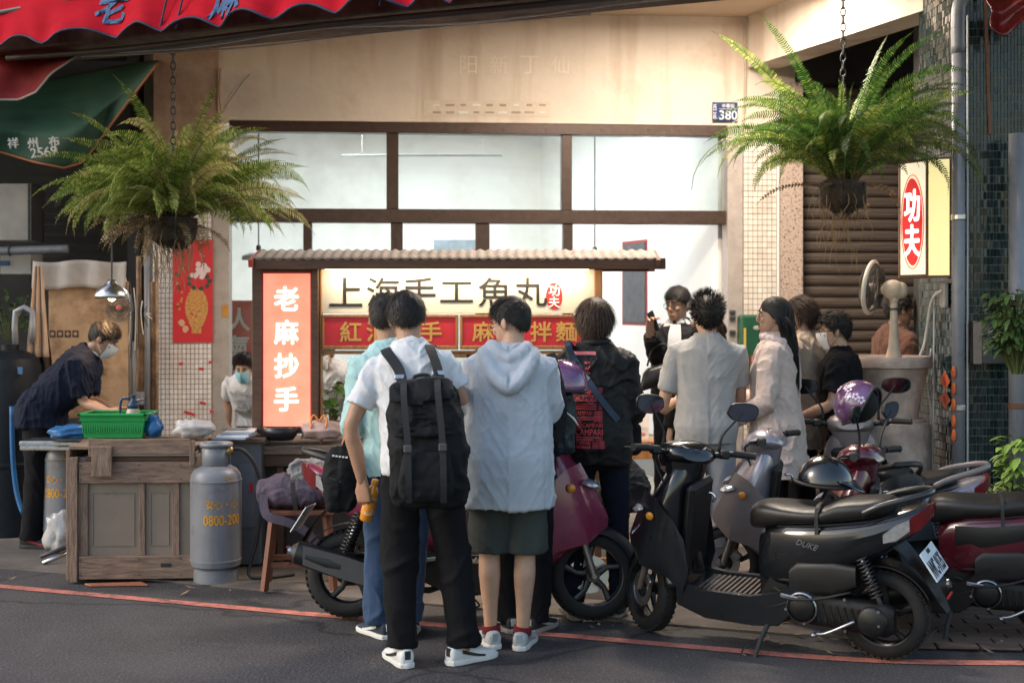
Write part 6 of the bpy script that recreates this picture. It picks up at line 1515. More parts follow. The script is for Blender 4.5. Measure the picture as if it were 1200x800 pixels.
    b = MB(); b.box((.345,0,.60), (.05,.30,.46), R3(-8,'Y'), .02); b.build('inner_shield', M_bplast, root)
    # floor board with ribs
    b = MB(); b.rings([[V((x,-w,z0)),V((x,w,z0)),V((x,w*1.03,z1)),V((x,-w*1.03,z1))] for x,w,z0,z1 in ((.36,.15,.23,.30),(.20,.16,.21,.285),(-.02,.16,.21,.285),(-.14,.14,.23,.30))]); b.build('floorboard', body2, root, auto=30)
    rb = MB()
    for q in range(14): rb.box((.30-.028*q,0,.2905), (.013,.27,.010), None, .002)
    rb.build('floor_mat', floor or M_mat, root)
    for sy in (-1,1):
        b = MB(); b.rings([[V((x,sy*(y-.02),z0)),V((x,sy*y,z0+.01)),V((x,sy*(y+.012),z1)),V((x,sy*(y-.02),z1))] for x,y,z0,z1 in ((.40,.165,.20,.33),(.25,.178,.15,.305),(.0,.178,.14,.30),(-.13,.172,.15,.325),(-.26,.165,.27,.40),(-.46,.155,.38,.45))]); b.build('side_skirt', body2, root, smooth=True, auto=35)
    b = MB(); b.rings([[V((x,-w,z0)),V((x,w,z0)),V((x,w,z1)),V((x,-w,z1))] for x,w,z0,z1 in ((.34,.10,.16,.24),(.0,.12,.13,.24),(-.12,.12,.15,.45),(-.35,.11,.25,.50),(-.55,.09,.42,.55))]); b.build('belly_cover', M_bplast, root, auto=30)
    # rear body
    b = MB(); rs = []; tu = tailup
    for x, zl, zh, w in ((-.02,.285,.60,.09),(-.08,.285,.66,.125),(-.18,.31,.69,.155),(-.30,.36,.70,.168),(-.42,.42,.705,.172),(-.56,.48,.72,.165),(-.70,.545,.745,.145),(-.82,.61,.765,.115),(-.92,.68,.785,.07),(-.955,.715,.785,.04)):
        rs.append([V((tx(x), p.x, p.y)) for p in [V((w*math.copysign(abs(cos(t))**.8, cos(t)), (zl+zh)/2+(zh-zl)/2*math.copysign(abs(sin(t))**.75, sin(t))+tu*max(0,-x-.3))) for t in [2*pi*q/24 for q in range(24)]]])
    b.rings(rs); b.build('rear_body', body, root, smooth=True, auto=50)
    # side trim blade on the rear body
    for sy in (-1,1):
        b = MB(); b.rings([[V((tx(x),sy*y,z0)),V((tx(x),sy*(y+.012),(z0+z1)/2)),V((tx(x),sy*y,z1)),V((tx(x),sy*(y-.015),(z0+z1)/2))] for x,y,z0,z1 in ((-.10,.128,.50,.62),(-.25,.166,.515,.625),(-.45,.176,.565,.65),(-.65,.158,.63,.69),(-.84,.115,.695,.735))]); b.build('side_trim', body2, root, smooth=True, auto=35)
    if badge:
        for sy in (-1,1): text(badge, M_chrome, h=.028, w=.11, parent=root, M=T(-.30 if sy > 0 else -.40, sy*.1815, .585) @ R(180 if sy > 0 else 0,'Z') @ R(14*(1 if sy > 0 else -1),'Y'), bold=.02, name='badge', thick=.003, italic=.3)
    # seat
    b = MB(); rs = []
    for x, zt, zb, w in ((.035,.70,.62,.05),(.01,.735,.61,.085),(-.06,.752,.62,.115),(-.16,.748,.65,.135),(-.27,.745,.665,.145),(-.36,.755,.67,.145),(-.43,.785,.68,.135),(-.56,.80,.70,.125),(-.68,.81,.72,.10),(-.74,.80,.735,.06)):
        if seat_style == 'flat': zt = min(zt+.015, .775) if x > -.4 else .785
        rs.append([V((tx(x), p.x, p.y)) for p in [V((w*math.copysign(abs(cos(t))**.7, cos(t)), (zt+zb)/2+(zt-zb)/2*math.copysign(abs(sin(t))**.62, sin(t))+tu*max(0,-x-.3))) for t in [2*pi*q/24 for q in range(24)]]])
    b.rings(rs); me = b.mesh('seat'); bm = bmesh.new(); bm.from_mesh(me); bmesh.ops.recalc_face_normals(bm, faces=bm.faces); bmesh.ops.subdivide_edges(bm, edges=bm.edges, cuts=1, use_grid_fill=True, smooth=.4); bm.to_mesh(me); bm.free(); mobj('seat', me, seatm, root, smooth=True)
    MB().tube([(-.14,-.14,.655),(-.30,-.152,.672),(-.45,-.145,.69),(-.6,-.13,.712),(-.72,-.08,.74)], .004, 6, smooth=3).build('seat_piping', M_bplast, root)
    MB().tube([(-.14,.14,.655),(-.30,.152,.672),(-.45,.145,.69),(-.6,.13,.712),(-.72,.08,.74)], .004, 6, smooth=3).build('seat_piping', M_bplast, root)
    strap([(-.34,-.152,.665),(-.34,-.13,.757),(-.34,0,.765),(-.34,.13,.757),(-.34,.152,.665),(-.345,.165,.55)], .018, .004, lambda p: V((0,p.y,p.z-.6))).build('seat_strap', M_black, root)
    # grab rail
    if rack:
        b = MB()
        pts = [(-.56,.145,.745),(-.68,.145,.79),(-.84,.115,.825),(-.95,.06,.845),(-.98,0,.85)]; pts += [(x,-y,z) for x,y,z in reversed(pts[:-1])]
        b.tube([V((tx(x),y,z+tu*.5)) for x,y,z in pts], .017, 10, smooth=4, flat=.6); b.build('grab_rail', body2, root, smooth=True)
    # tail light and rear indicators
    b = MB(); b.rings([[V((tx(x),y,z+tu*.5)) for y, z in ((-w,zl),(w,zl),(w*1.1,zh),(-w*1.1,zh))] for x,w,zl,zh in ((-.86,.105,.655,.735),(-.92,.09,.68,.765),(-.975,.05,.725,.795),(-.985,.03,.75,.795))]); b.build('tail_light', M_tail if plate is not False else M_dgrey, root, smooth=True, auto=30)
    for sy in (-1,1):
        b = MB(); b.rings([[V((tx(x),sy*(y-.02),z0+tu*.5)),V((tx(x),sy*y,z0+.01+tu*.5)),V((tx(x),sy*(y+.004),z1+tu*.5)),V((tx(x),sy*(y-.02),z1+tu*.5))] for x,y,z0,z1 in ((-.70,.152,.605,.655),(-.78,.138,.62,.705),(-.86,.118,.665,.73))]); b.build('rear_indicator', M_clear, root, auto=30)
    # rear fender with number plate
    b = MB(); b.rings([[V((x,-w,z)),V((x,w,z)),V((x+.03,w*.9,z+.035)),V((x+.03,-w*.9,z+.035))] for x,z,w in ((-.66,.60,.09),(-.74,.55,.085),(-.83,.44,.075),(-.905,.31,.06),(-.93,.265,.035))]); b.build('rear_mudguard', M_bplast, root, smooth=True, auto=35)
    pm_ = T(-.925,0,.445) @ R(90,'Z') @ R(-32,'X') @ R(180,'Z') @ R(180,'Z')
    Mp = T(-.865,0,.505) @ R(32,'Y') @ R(-90,'Z')
    pl = MB().box((0,0,0), (.26,.006,.15), None, .004).xf(Mp).build('number_plate', M_plate if plate is not False else M_bplast, root)
    if plate: text(plate, M_ink, h=.085, w=.22, parent=pl, M=Mp @ T(0,-.0035,-.018), bold=.02, thick=.001)
    elif plate is None:
        for q in range(6): MB().box((-.085+.034*q,-.004,-.015), (.016,.001,.07)).xf(Mp).build('plate_mark', M_ink, pl)
    MB().box((0,-.004,.058), (.05,.002,.02)).xf(Mp).build('plate_bolt_slot', M_ink, pl)
    tail = M_tail if plate is not False else M_dgrey
    MB().box((-.935,0,.345), (.012,.05,.035), R3(-30,'Y'), .004).build('rear_reflector', mat('dull_red_reflector', (.22,.02,.02), .25), root)
    # inner mudguard arc
    b = MB(); rs = []
    for i in range(13):
        a = radians(50+110*i/12); rs.append([V((RXc+(RW+.03)*cos(a), y, RW+(RW+.03)*sin(a))) for y in (-.07,-.03,.03,.07)])
    b.rings(rs, False, False); o = b.build('hugger', M_bplast, root, smooth=True); o.modifiers.new('s','SOLIDIFY').thickness = .005
    # engine and transmission case on the left, muffler on the right
    b = MB(); b.rings([ring((x,.115,z),(0,1,0),(0,0,1),w,h,18,3) for x,z,w,h in ((-.14,.27,.03,.05),(-.18,.27,.05,.085),(-.30,.265,.055,.095),(-.42,.25,.052,.085),(-.55,.235,.05,.085),(-.66,.23,.048,.085),(-.70,.23,.03,.06))]); b.build('transmission_case', M_engine, root, smooth=True, auto=40)
    Mx = R3(-90,'X'); MB().lathe([(.0,.012),(.05,.012),(.062,.004),(.066,-.01)], 28, (-.26,.172,.265), Mx).build('case_cover', M_bplast, root, smooth=True, auto=40); b = MB(); b.lathe([(.0,.014),(.06,.012),(.072,.002),(.075,-.01)], 28, (-.60,.166,.228), Mx); b.build('case_cover', M_bplast, root, smooth=True, auto=40)
    b = MB(); b.lathe([(.072,.012),(.078,.006),(.078,-.01)], 28, (-.26,.171,.265), Mx, cap=False); b.build('cover_ring', M_rimlip, root)
    for q in range(7): a = 2*pi*q/7; MB().lathe([(.007,.012),(.007,0)], 8, (-.42+.24*cos(a)*1.0,.168,.25+.08*sin(a)), Mx).build('case_bolt', M_rimlip, root)
    b = MB(); b.rings([ring((x,.02,z),(0,1,0),(0,0,1),w,h,16,2.6) for x,z,w,h in ((-.02,.30,.06,.06),(-.12,.32,.10,.09),(-.30,.33,.10,.10),(-.42,.36,.08,.10))]); b.build('engine_block', M_engine, root, smooth=True)
    b = MB(); b.rings([ring((x,.125,z),(0,1,0),(0,0,1),.05,h,20,5) for x,z,h in ((-.20,.395,.055),(-.24,.405,.085),(-.42,.42,.085),(-.53,.44,.05))]); b.build('air_box', M_bplast, root, smooth=True, auto=40)
    b = MB(); b.tube([(-.10,-.05,.20),(-.20,-.10,.155),(-.32,-.145,.18)], .016, 8, smooth=3); b.tube([(-.32,-.15,.19),(-.38,-.155,.205),(-.70,-.165,.30),(-.86,-.165,.345),(-.89,-.165,.352)], [.03,.058,.066,.06,.03], 18); b.build('muffler', M_bplast, root, smooth=True, auto=40)
    b = MB(); b.rings([[V((x,-.226-.0*k_,z)) for k_, z in enumerate((z0,z1))] for x,z0,z1 in ((-.42,.17,.27),(-.60,.215,.33),(-.82,.29,.385))], False, False); o = b.build('heat_shield', M_dgrey, root); o.modifiers.new('s','SOLIDIFY').thickness = .012
    MB().tube([(-.885,-.165,.35),(-.905,-.165,.356)], .022, 12).build('exhaust_tip', M_steel, root)
    # shock absorbers with springs
    for sy in (-1,1):
        a0, a1 = V((-.54,sy*.135,.56)), V((-.645,sy*.135,.29)); dd = (a1-a0); ln = dd.length; dn = dd.normalized(); u = dn.cross(V((0,1,0))).normalized(); w_ = dn.cross(u)
        MB().tube([a0, a1], .013, 8).build('shock_rod', M_rimlip, root, smooth=True)
        MB().tube([a0+dn*(.02+(ln*.72)*q/88)+(u*cos(q*2*pi/8)+w_*sin(q*2*pi/8))*.030 for q in range(89)], .0065, 6).build('spring', M_bplast if body is not MATS.get('maroon_paint') else M_rimlip, root, smooth=True)
    # handlebar assembly (turns with the steering)
    b = MB(); b.rings([ring((x,0,z),(0,1,0),(.3,0,1),w,h,20,2.3) for x,z,w,h in ((.285,.965,.085,.03),(.32,.972,.135,.055),(.40,.958,.15,.075),(.47,.925,.12,.07),(.52,.895,.06,.04))]); b.rings([ring((.385,0,.93),(1,0,0),(0,1,0),.09,.125,18), ring((.385,0,.84),(1,0,0),(0,1,0),.075,.10,18), ring((.40,0,.70),(1,0,0),(0,1,0),.055,.065,18)])
    b.xf(S).build('handlebar_cowl', headset, root, smooth=True, auto=50)
    b = MB(); b.rings([ring((.335-.02*q,0,1.005+.0*q),(0,1,0),(.85,0,.5),.085-.01*q,.045,22) for q in (0,)]+[ring((.325,0,1.012),(0,1,0),(.85,0,.5),.075,.038,22)]); b.xf(S).build('gauge', M_gauge, root, smooth=True, auto=30)
    b = MB(); b.tube([S @ V((.335+.048*sin(2*pi*q/24)*.85,.092*cos(2*pi*q/24),1.005+.048*sin(2*pi*q/24)*.5)) for q in range(25)], .008, 6, cap=False); b.build('gauge_bezel', headset, root, smooth=True)
    b = MB(); b.ell((.515,0,.885), (.02,.075,.045), 18, 10, R3(-25,'Y')); b.xf(S).build('headlight', M_clear, root, smooth=True)
    for sy in (-1,1):
        b = MB(); b.tube([(.38,sy*.10,.955),(.36,sy*.20,.975),(.335,sy*.27,.985)], .016, 8); b.box((.355,sy*.205,.975), (.05,.06,.045), None, .01); b.xf(S).build('switch_pod', M_bplast, root, smooth=True, auto=40)
        b = MB(); g0, g1 = V((.335,sy*.25,.984)), V((.30,sy*.365,.982)); b.tube([g0, g0.lerp(g1,.05), g0.lerp(g1,.95), g1], [.021,.0175,.0175,.021], 12)
        for q in range(9): p = g0.lerp(g1,.1+.09*q); b.tube([p, p.lerp(g1,.08)], .019, 10)
        b.xf(S).build('grip', M_black, root, smooth=True, auto=40)
        b = MB(); b.tube([(.375,sy*.215,.975),(.405,sy*.27,.975),(.385,sy*.36,.972),(.382,sy*.375,.972)], [.007,.006,.006,.009], 8, smooth=3); b.xf(S).build('brake_lever', M_bplast if sy < 0 else M_rim, root, smooth=True)
        if mirrors:
            m0 = V((.35,sy*.17,.99)); m1 = V((.34,sy*.175,1.07)); m2 = V((.33,sy*.235,1.15)); mc = V((.32,sy*.275,1.205))
            b = MB(); b.tube([m0, m1, m2, mc], [.009,.007,.006,.006], 8, smooth=3); b.xf(S).build('mirror_stalk', M_black, root, smooth=True)
            Mm = T(mc) @ R(sy*8,'Z') @ R(-8,'Y') @ R(-90,'Z') @ R(90,'X') @ Sc(1.15,1.15,1)
            outl = [(-.075,-.01),(-.06,.03),(-.01,.042),(.05,.040),(.078,.018),(.07,-.022),(.03,-.042),(-.04,-.038)]
            if sy < 0: outl = [(-x,y) for x,y in outl]
            outl = [(x*-1,y) for x,y in outl]
            ou = catmull([V((x,y,0)) for x,y in outl+outl[:1]], 3)[:-1]
            b = MB(); b.rings([[V((p.x,p.y,-.0)) for p in ou], [V((p.x*1.03,p.y*1.03,-.008)) for p in ou], [V((p.x*.8,p.y*.75,-.028)) for p in ou]]).xf(S @ Mm).build('mirror_housing', M_bplast, root, smooth=True, auto=45)
            b = MB(); b.add([V((p.x*.93,p.y*.9,.0012)) for p in ou], [tuple(range(len(ou)))]).xf(S @ Mm).build('mirror_glass', M_mirror, root)
    # kick starter, hoses and fins round the engine
    b = MB(); b.tube([(-.52,.175,.225),(-.47,.19,.20),(-.38,.195,.155),(-.33,.20,.15)], .008, 8, smooth=3); b.tube([(-.33,.19,.15),(-.33,.235,.15)], .011, 8); b.build('kick_lever', M_rimlip, root, smooth=True)
    for q in range(6): MB().box((-.06-.016*q,.055,.30), (.006,.12,.10), None, .001).build('cooling_fin', M_engine, root)
    for q, (y0_, z0_) in enumerate(((.10,.34),(.13,.31),(.09,.37))): MB().tube([(-.08,y0_,z0_),(-.2,y0_+.06,z0_-.02+.02*q),(-.34,y0_+.055,z0_+.01),(-.5,y0_+.02,z0_+.05)], .007, 6, smooth=4).build('engine_hose', M_black, root, smooth=True)
    for q in range(9): MB().box((-.30-.035*q,.1685,.25), (.012,.006,.10-.004*q), R3(14,'Y'), .002).build('case_rib', M_engine, root)
    MB().tube([(.34,.165,.265),(.1,.178,.245),(-.12,.178,.26),(-.3,.172,.345)], .004, 6, smooth=4).build('panel_seam', M_rim, root)
    MB().box((-.20,.183,.315), (.09,.012,.022), R3(-8,'Y'), .004).build('footpeg', M_rimlip, root); MB().box((-.20,-.183,.315), (.09,.012,.022), R3(-8,'Y'), .004).build('footpeg', M_rimlip, root)
    # cables
    b = MB(); b.tube([S @ V((.40,.16,.96)), S @ V((.47,.15,.93)), V((.46,.10,.80)), V((.42,.05,.70))], .006, 6, smooth=4).build('brake_cable', M_black, root, smooth=True)
    b = MB(); b.tube([(.28,.0,.76),(.25,.0,.765),(.235,0,.74),(.25,0,.72)], .007, 8, smooth=3).build('bag_hook', M_chrome, root, smooth=True)
    if kick:
        b = MB(); b.tube([(-.10,.12,.21),(-.06,.21,.10),(-.045,.255,.03),(-.04,.265,.0)], [.014,.013,.011,.011], 8); b.box((-.035,.27,.004), (.05,.07,.008), None, .003); b.build('kickstand', M_black, root, smooth=True, auto=40)
        b = MB(); b.tube([(-.06,.21,.10),(-.0,.22,.07),(.03,.25,.03),(.0,.262,.02)], .005, 6, smooth=3).build('stand_spring', M_rim, root)
    return root, S
M_sblack = mat('black_gloss_paint', (.006,.007,.009), .22, var=.2, scale=5, coat=.8); M_smoke = mat('charcoal_paint', (.013,.015,.018), .3, var=.2, coat=.4)
M_maroon = mat('maroon_paint', (.075,.007,.014), .25, var=.15, coat=.9); M_pinkp = mat('magenta_paint', (.22,.028,.07), .28, var=.15, coat=.7)
M_silver = mat('silver_paint', (.34,.32,.36), .3, metal=.5, var=.1, coat=.6); M_greyp = mat('grey_paint', (.22,.19,.19), .4, metal=.3, var=.1)
z0 = .012
sc_black, S1 = scooter('black scooter with helmet on its seat and white plate, front wheel turned away', (.715,6.97,.0), (1.75,6.40,.02), 6, -40, M_sblack, M_smoke, None, 'NVC-9135', True, 'x', badge='DUKE')
sc_maroon, S2 = scooter('maroon scooter with long black seat cut off by the right edge', (1.60,7.10,z0), (2.70,6.80,z0), 5, -20, M_maroon, M_bplast, None, None, True, None, seat_style='flat', tailup=-.05, mirrors=True)
sc_pink, S3 = scooter('magenta scooter standing behind the queueing men, facing right', (.42,7.16,z0), (-.86,7.22,z0), 4, 8, M_pinkp, M_bplast, None, None, True, wing=M_pinkp)
sc_silver, S4 = scooter('silver scooter mostly hidden behind the black one', (1.22,7.72,z0), (2.35,7.45,z0), 5, -15, M_silver, M_greyp, None, None, True, mirrors=False)
sc_grey, S5 = scooter('grey scooter with oval mirror in front of the stone urn', (2.15,8.55,z0), (2.12,7.35,z0), 5, -12, M_greyp, M_bplast, None, False, True)
# helmets
def helmet(label, M, shell, visor=None, open_face=True, flowers=False):
    r = empty('helmet', M.translation, 0, label, 'helmet'); r.rotation_mode = 'QUATERNION'; r.rotation_quaternion = M.to_quaternion()
    b = MB(); rs = []
    for j in range(15):
        p = radians(4+ (118 if open_face else 88)*j/14); rg = []
        for i in range(40):
            a = 2*pi*i/40-pi; front = max(0, cos(a)); pp = p*(1-.46*front**1.5 if open_face else 1-.03*front)
            rg.append(V((.138*sin(pp)*cos(a), .125*sin(pp)*sin(a), .135*cos(pp))))
        rs.append(rg)
    b.rings(rs, False); o = b.build('shell', shell, r, smooth=True); q = o.modifiers.new('s','SOLIDIFY'); q.thickness = .02
    MB().tube([p*1.005 for p in rs[-1]]+[rs[-1][0]*1.005], .008, 6, cap=False).build('edge_trim', M_black, r, smooth=True)
    b = MB(); b.ell((0,0,.02 if not open_face else .0), (.112,.10,.04 if not open_face else .10), 20, 10); b.build('lining', mat('black_lining', (.01,.01,.011), .9), r, smooth=True)
    if visor:
        b = MB(); b.grid(lambda u, v: (.138*cos(-.95+1.9*u)*(1.02+.42*v*sin(pi*u)**.6), .128*sin(-.95+1.9*u)*(1.02+.12*v), .035-.05*v*sin(pi*u)), 20, 6); o = b.build('peak', visor, r, smooth=True); o.modifiers.new('s','SOLIDIFY').thickness = .004
    if flowers:
        rnd = random.Random(2); fm = mat('pale_flower_print', (.55,.45,.58), .4)
        for k in range(6):
            a, p = rnd.uniform(-2.2,-.9), rnd.uniform(.5,1.5); c = V((.140*sin(p)*cos(a),.127*sin(p)*sin(a),.137*cos(p))); nn = c.normalized()
            for q in range(5):
                u = nn.cross(V((0,0,1))).normalized(); w = nn.cross(u); cc = c+(u*cos(q*1.257)+w*sin(q*1.257))*.014; MB().ell(cc, (.009,.009,.002), 8, 4, nn.to_track_quat('Z','Y').to_matrix()).build('flower_petal', fm, r, smooth=True)
    return r
helmet('black open helmet with peak resting on the black scooter seat', T(P(966,566,6.60)) @ R(-20,'Z') @ R(6,'Y'), M_sblack, mat('smoked_peak', (.02,.03,.045), .1, coat=1.), False)
M_phel = mat('purple_helmet_paint', (.075,.016,.045), .2, var=.5, scale=7, coat=1., col2=(.13,.07,.17))
helmet('purple flowered open-face helmet hanging on a scooter handlebar by the urn', T(P(1006,474,7.45)) @ R(-42,'Z') @ R(-20,'Y') @ R(6,'X'), M_phel, None, True, True)
# ------------------------------------------------------------------ the queue, the cook and the things they carry
def base(px, Y, z=.012): return V(((px-600)/F*Y, Y, z))
def LP(b, facing, H):
    q = Quaternion((0,0,1), -radians(facing)); k = H/1.72
    return lambda px, py, dy=0.: q @ (P(px, py, b.y+dy)-b)/k
def same(name, who, label, cat_):
    r = who['root']; o = empty(name, r.location, r.rotation_euler.z, label, cat_); o.scale = r.scale; return o
C_white = cloth('white_cotton', (.62,.63,.66)); C_black = cloth('black_cotton', (.006,.006,.008)); C_hood = cloth('pale_blue_hoodie_cloth', (.45,.48,.53)); C_olive = cloth('dark_olive_cloth', (.052,.060,.056))
C_teal = cloth('pale_teal_cotton', (.36,.56,.58)); C_jean = cloth('blue_denim', (.035,.065,.13), weave=250); C_djean = cloth('dark_denim', (.008,.010,.020), weave=250)
C_jack = mat('black_bomber_nylon', (.008,.0075,.0075), .62, var=.2, scale=5, bump=.5, bscale=26, spec=.3); C_grey = cloth('grey_knit', (.36,.35,.34)); C_lgrey = cloth('light_grey_denim', (.30,.31,.34)); C_coat = cloth('pinkish_cream_coat', (.56,.45,.40)); C_beige = cloth('beige_fleece', (.40,.31,.24)); C_tan = cloth('brown_shirt', (.10,.045,.03)); C_navy = cloth('navy_uniform', (.010,.014,.030))
SH_w = dict(m=mat('white_leather', (.66,.66,.66), .45, var=.06), sole=mat('white_sole', (.62,.61,.58), .6, var=.08), stripe=mat('black_leather', (.02,.02,.022), .5))
SH_g = dict(m=mat('grey_white_mesh', (.42,.44,.46), .7, var=.25, scale=30, bump=.3, bscale=120), sole=MATS['white_sole'], stripe=mat('silver_grey_trim', (.30,.33,.36), .5), sock=cloth('dark_red_sock', (.14,.012,.018)))
SH_b = dict(m=mat('black_mesh', (.018,.018,.02), .7, var=.3), sole=mat('grey_sole', (.30,.27,.26), .7), stripe=mat('pale_swoosh', (.4,.4,.4), .5))
SH_n = dict(m=mat('navy_suede', (.025,.035,.06), .8), sole=MATS['white_sole'], stripe=MATS['white_leather'])
SH_r = dict(m=MATS['black_mesh'], sole=mat('black_sole', (.02,.02,.02), .7), stripe=mat('red_trim', (.4,.02,.03), .6), lace=MATS.get('red_trim'))
SH_r['lace'] = SH_r['stripe']
# --- man in white tee with backpack, bottle in hand
b = base(492, 6.32, 0); H = 1.73; lp = LP(b, 0, H)
w1 = person('man in white tee and black trousers with black backpack, holding an orange drink bottle', b, 0, H, .93, 10, -6, (10,22,-6), armR=(lp(541,468,.10), lp(535,452,.36)), armL=(lp(411,498,.02), lp(424,562,.05)),
    feet=((.205,.03,48),(-.085,.0,-22)), handL=dict(back=(-.5,-.85,0), curl=(48,58,40), thumb=(40,40), dir=(.10,.05,-1)), top=dict(m=C_white, hem=.88, sleeve=.33, loose=.018, amp=.009, neck=(.070,.068,.008,.009), name='tee'), bottom=dict(m=C_black, r=(.098,.094,.084,.076,.068), drop=.0), shoes=SH_w, seed=1, hair='mop', skin=SKIN2())
r = same('black_backpack', w1, 'black canvas backpack worn by the man in the white tee', 'backpack'); TT = w1['TT']
M_bp = cloth('black_canvas', (.008,.009,.011), .75, weave=30)
def bpbody(mb):
    rs = []
    for z, w, d in ((.755,.12,.06),(.77,.155,.09),(.85,.172,.115),(.98,.175,.115),(1.10,.170,.11),(1.20,.155,.095),(1.255,.12,.07),(1.272,.07,.04)):
        rs.append([TT(p+V((.055,0,0))) for p in ring((0,-.155-d*.9,z),(1,0,0),(0,1,0),w,d,24,2.7)])
    mb.rings(rs)
soft('bag_body', M_bp, bpbody, amp=.012, fs=(8,8,7), parent=r, seed=3)
def bpflap(mb):
    mb.rings([[TT(p+V((.055,0,0))) for p in ring((0,y,z),(1,0,0),(0,.3,1),w,d,18,2.8)] for y,z,w,d in ((-.22,1.268,.10,.02),(-.30,1.245,.145,.028),(-.36,1.17,.150,.026),(-.385,1.06,.145,.022),(-.385,1.03,.13,.015))])
soft('flap', M_bp, bpflap, amp=.006, parent=r, seed=5)
def bppk(mb): mb.rings([[TT(p+V((.055,0,0))) for p in ring((0,-.38,z),(1,0,0),(0,1,0),w,d,18,3)] for z,w,d in ((.80,.09,.02),(.83,.115,.035),(.93,.115,.035),(.985,.10,.02))])
soft('front_pocket', M_bp, bppk, amp=.007, parent=r, seed=7)
M_web = mat('black_webbing', (.011,.012,.015), .8, var=.2, bump=.2, bscale=200)
for sx in (-1,1):
    tp = [TT(V((x,y,z))) for x,y,z in ((sx*.115,.10,1.36),(sx*.105,.02,1.455),(sx*.10,-.08,1.44),(.04+sx*.085,-.145,1.34),(.055+sx*.085,-.20,1.235))]
    strap(tp, .048, .008, lambda p: p-TT((p.x*.3,0,1.25))).build('shoulder_strap', M_web, r)
    q0 = tp[3].lerp(tp[4], .3)+V((0,-.006,0)); MB().box(q0, (.055,.012,.028), R3(-35,'X'), .004).build('buckle', M_steel, r)
    strap([TT(V((.055+sx*.075,y,z))) for y,z in ((-.30,1.26),(-.385,1.17),(-.412,1.03),(-.425,.90),(-.40,.80))], .028, .005, (0,-1,.15)).build('closing_strap', M_web, r)
    MB().box(TT(V((.055+sx*.075,-.424,1.0))), (.036,.014,.035), None, .005).build('clip', M_dgrey, r)
hdl = MB().tube([TT(V((.055+x,y,z))) for x,y,z in ((-.04,-.19,1.26),(-.03,-.19,1.30),(.03,-.19,1.30),(.04,-.19,1.26))], .009, 8, smooth=3); hdl.build('haul_loop', M_web, r)
# bottle
wp = w1['M'] @ w1['arms'][1][1]; bt = empty('drink_bottle', wp+V((.030,.043,-.125)), 0, 'orange juice bottle held by the man in the white tee', 'bottle'); bt.rotation_euler = (radians(6), radians(14), 0)
M_oj = mat('orange_juice', (.72,.27,.015), .25, var=.08, coat=.8)
MB().lathe([(.0,-.075),(.026,-.075),(.031,-.068),(.0315,.03),(.031,.06),(.024,.085),(.014,.10),(.014,.105)], 24).build('bottle', M_oj, bt, smooth=True); MB().lathe([(.016,.104),(.0165,.106),(.0165,.126),(.015,.128),(.0,.128)], 20).build('cap', mat('orange_cap', (.72,.30,.03), .4), bt, smooth=True, auto=40)
MB().lathe([(.0322,-.04),(.0322,.045)], 24, cap=False).build('label', mat('juice_label', (.70,.62,.50), .5, var=.2, scale=25, spot=((.70,.25,.02),16), thr=(.48,.5)), bt, smooth=True)
# --- man in pale blue hoodie
b = base(595, 6.62, 0); H = 1.69; lp = LP(b, 0, H)
w2 = person('man in pale blue hooded jacket, dark olive shorts and grey trainers', b, 0, H, 1.0, 3, 1, (58,16,0), armR=(lp(644,480,.06), lp(612,468,.34)), armL=(lp(547,488,.05), lp(566,455,.36)),
    feet=((.075,.02,12),(-.085,.05,-14)), top=dict(m=C_hood, hem=.70, sleeve=.95, loose=.030, waist=.178, depth=.14, flare=.06, hood=True, amp=.0085, sr=(.072,.070,.052), name='hooded_jacket'), bottom=dict(m=C_olive, short=1.05, r=(.10,.105,.112), amp=.008), shoes=SH_g, seed=2, hair='crop', glasses=True, face=True)
# --- man in teal shirt
b = base(466, 6.82, 0); H = 1.71; lp = LP(b, 0, H)
w3 = person('man in pale teal shirt and blue jeans hidden behind the white tee', b, 10, H, .92, 4, -4, (-20,14,0), armL=(lp(412,500,-.02), lp(414,535,.20)), feet=((.06,.03,10),(-.09,.05,-25)), top=dict(m=C_teal, hem=.82, sleeve=.55, loose=.024, neck=(.066,.064,.008,.012), amp=.010, sr=(.060,.058,.046)), bottom=dict(m=C_jean, r=(.092,.086,.078,.074,.068), drop=.01), shoes=SH_n, seed=3, hair='crop', skin=SKIN2())
sbp = empty('shoulder_bag', P(400,560,6.70), 0, 'black shoulder bag with white lettering hanging beside the magenta scooter', 'bag')
def _b(mb): mb.rings([ring((0,0,z),(1,0,0),(0,1,0),w,d,18,2.8) for z,w,d in ((-.16,.05,.04),(-.145,.075,.06),(0,.085,.07),(.12,.075,.06),(.155,.05,.035))])
soft('bag_body', M_bp, _b, amp=.010, parent=sbp, seed=8); [MB().box((-.03+.016*q,-.072,.118-.002*q), (.011,.004,.008)).build('white_print', M_white, sbp) for q in range(5)]; MB().box((-.02,-.068,.0), (.06,.008,.004), R3(20,'Y')).build('zip', M_dgrey, sbp)
strap([(.02,-.02,.15),(.06,-.05,.24),(.15,-.05,.42),(.22,-.02,.62)], .035, .005, (0,-1,0)).build('strap', M_web, sbp)
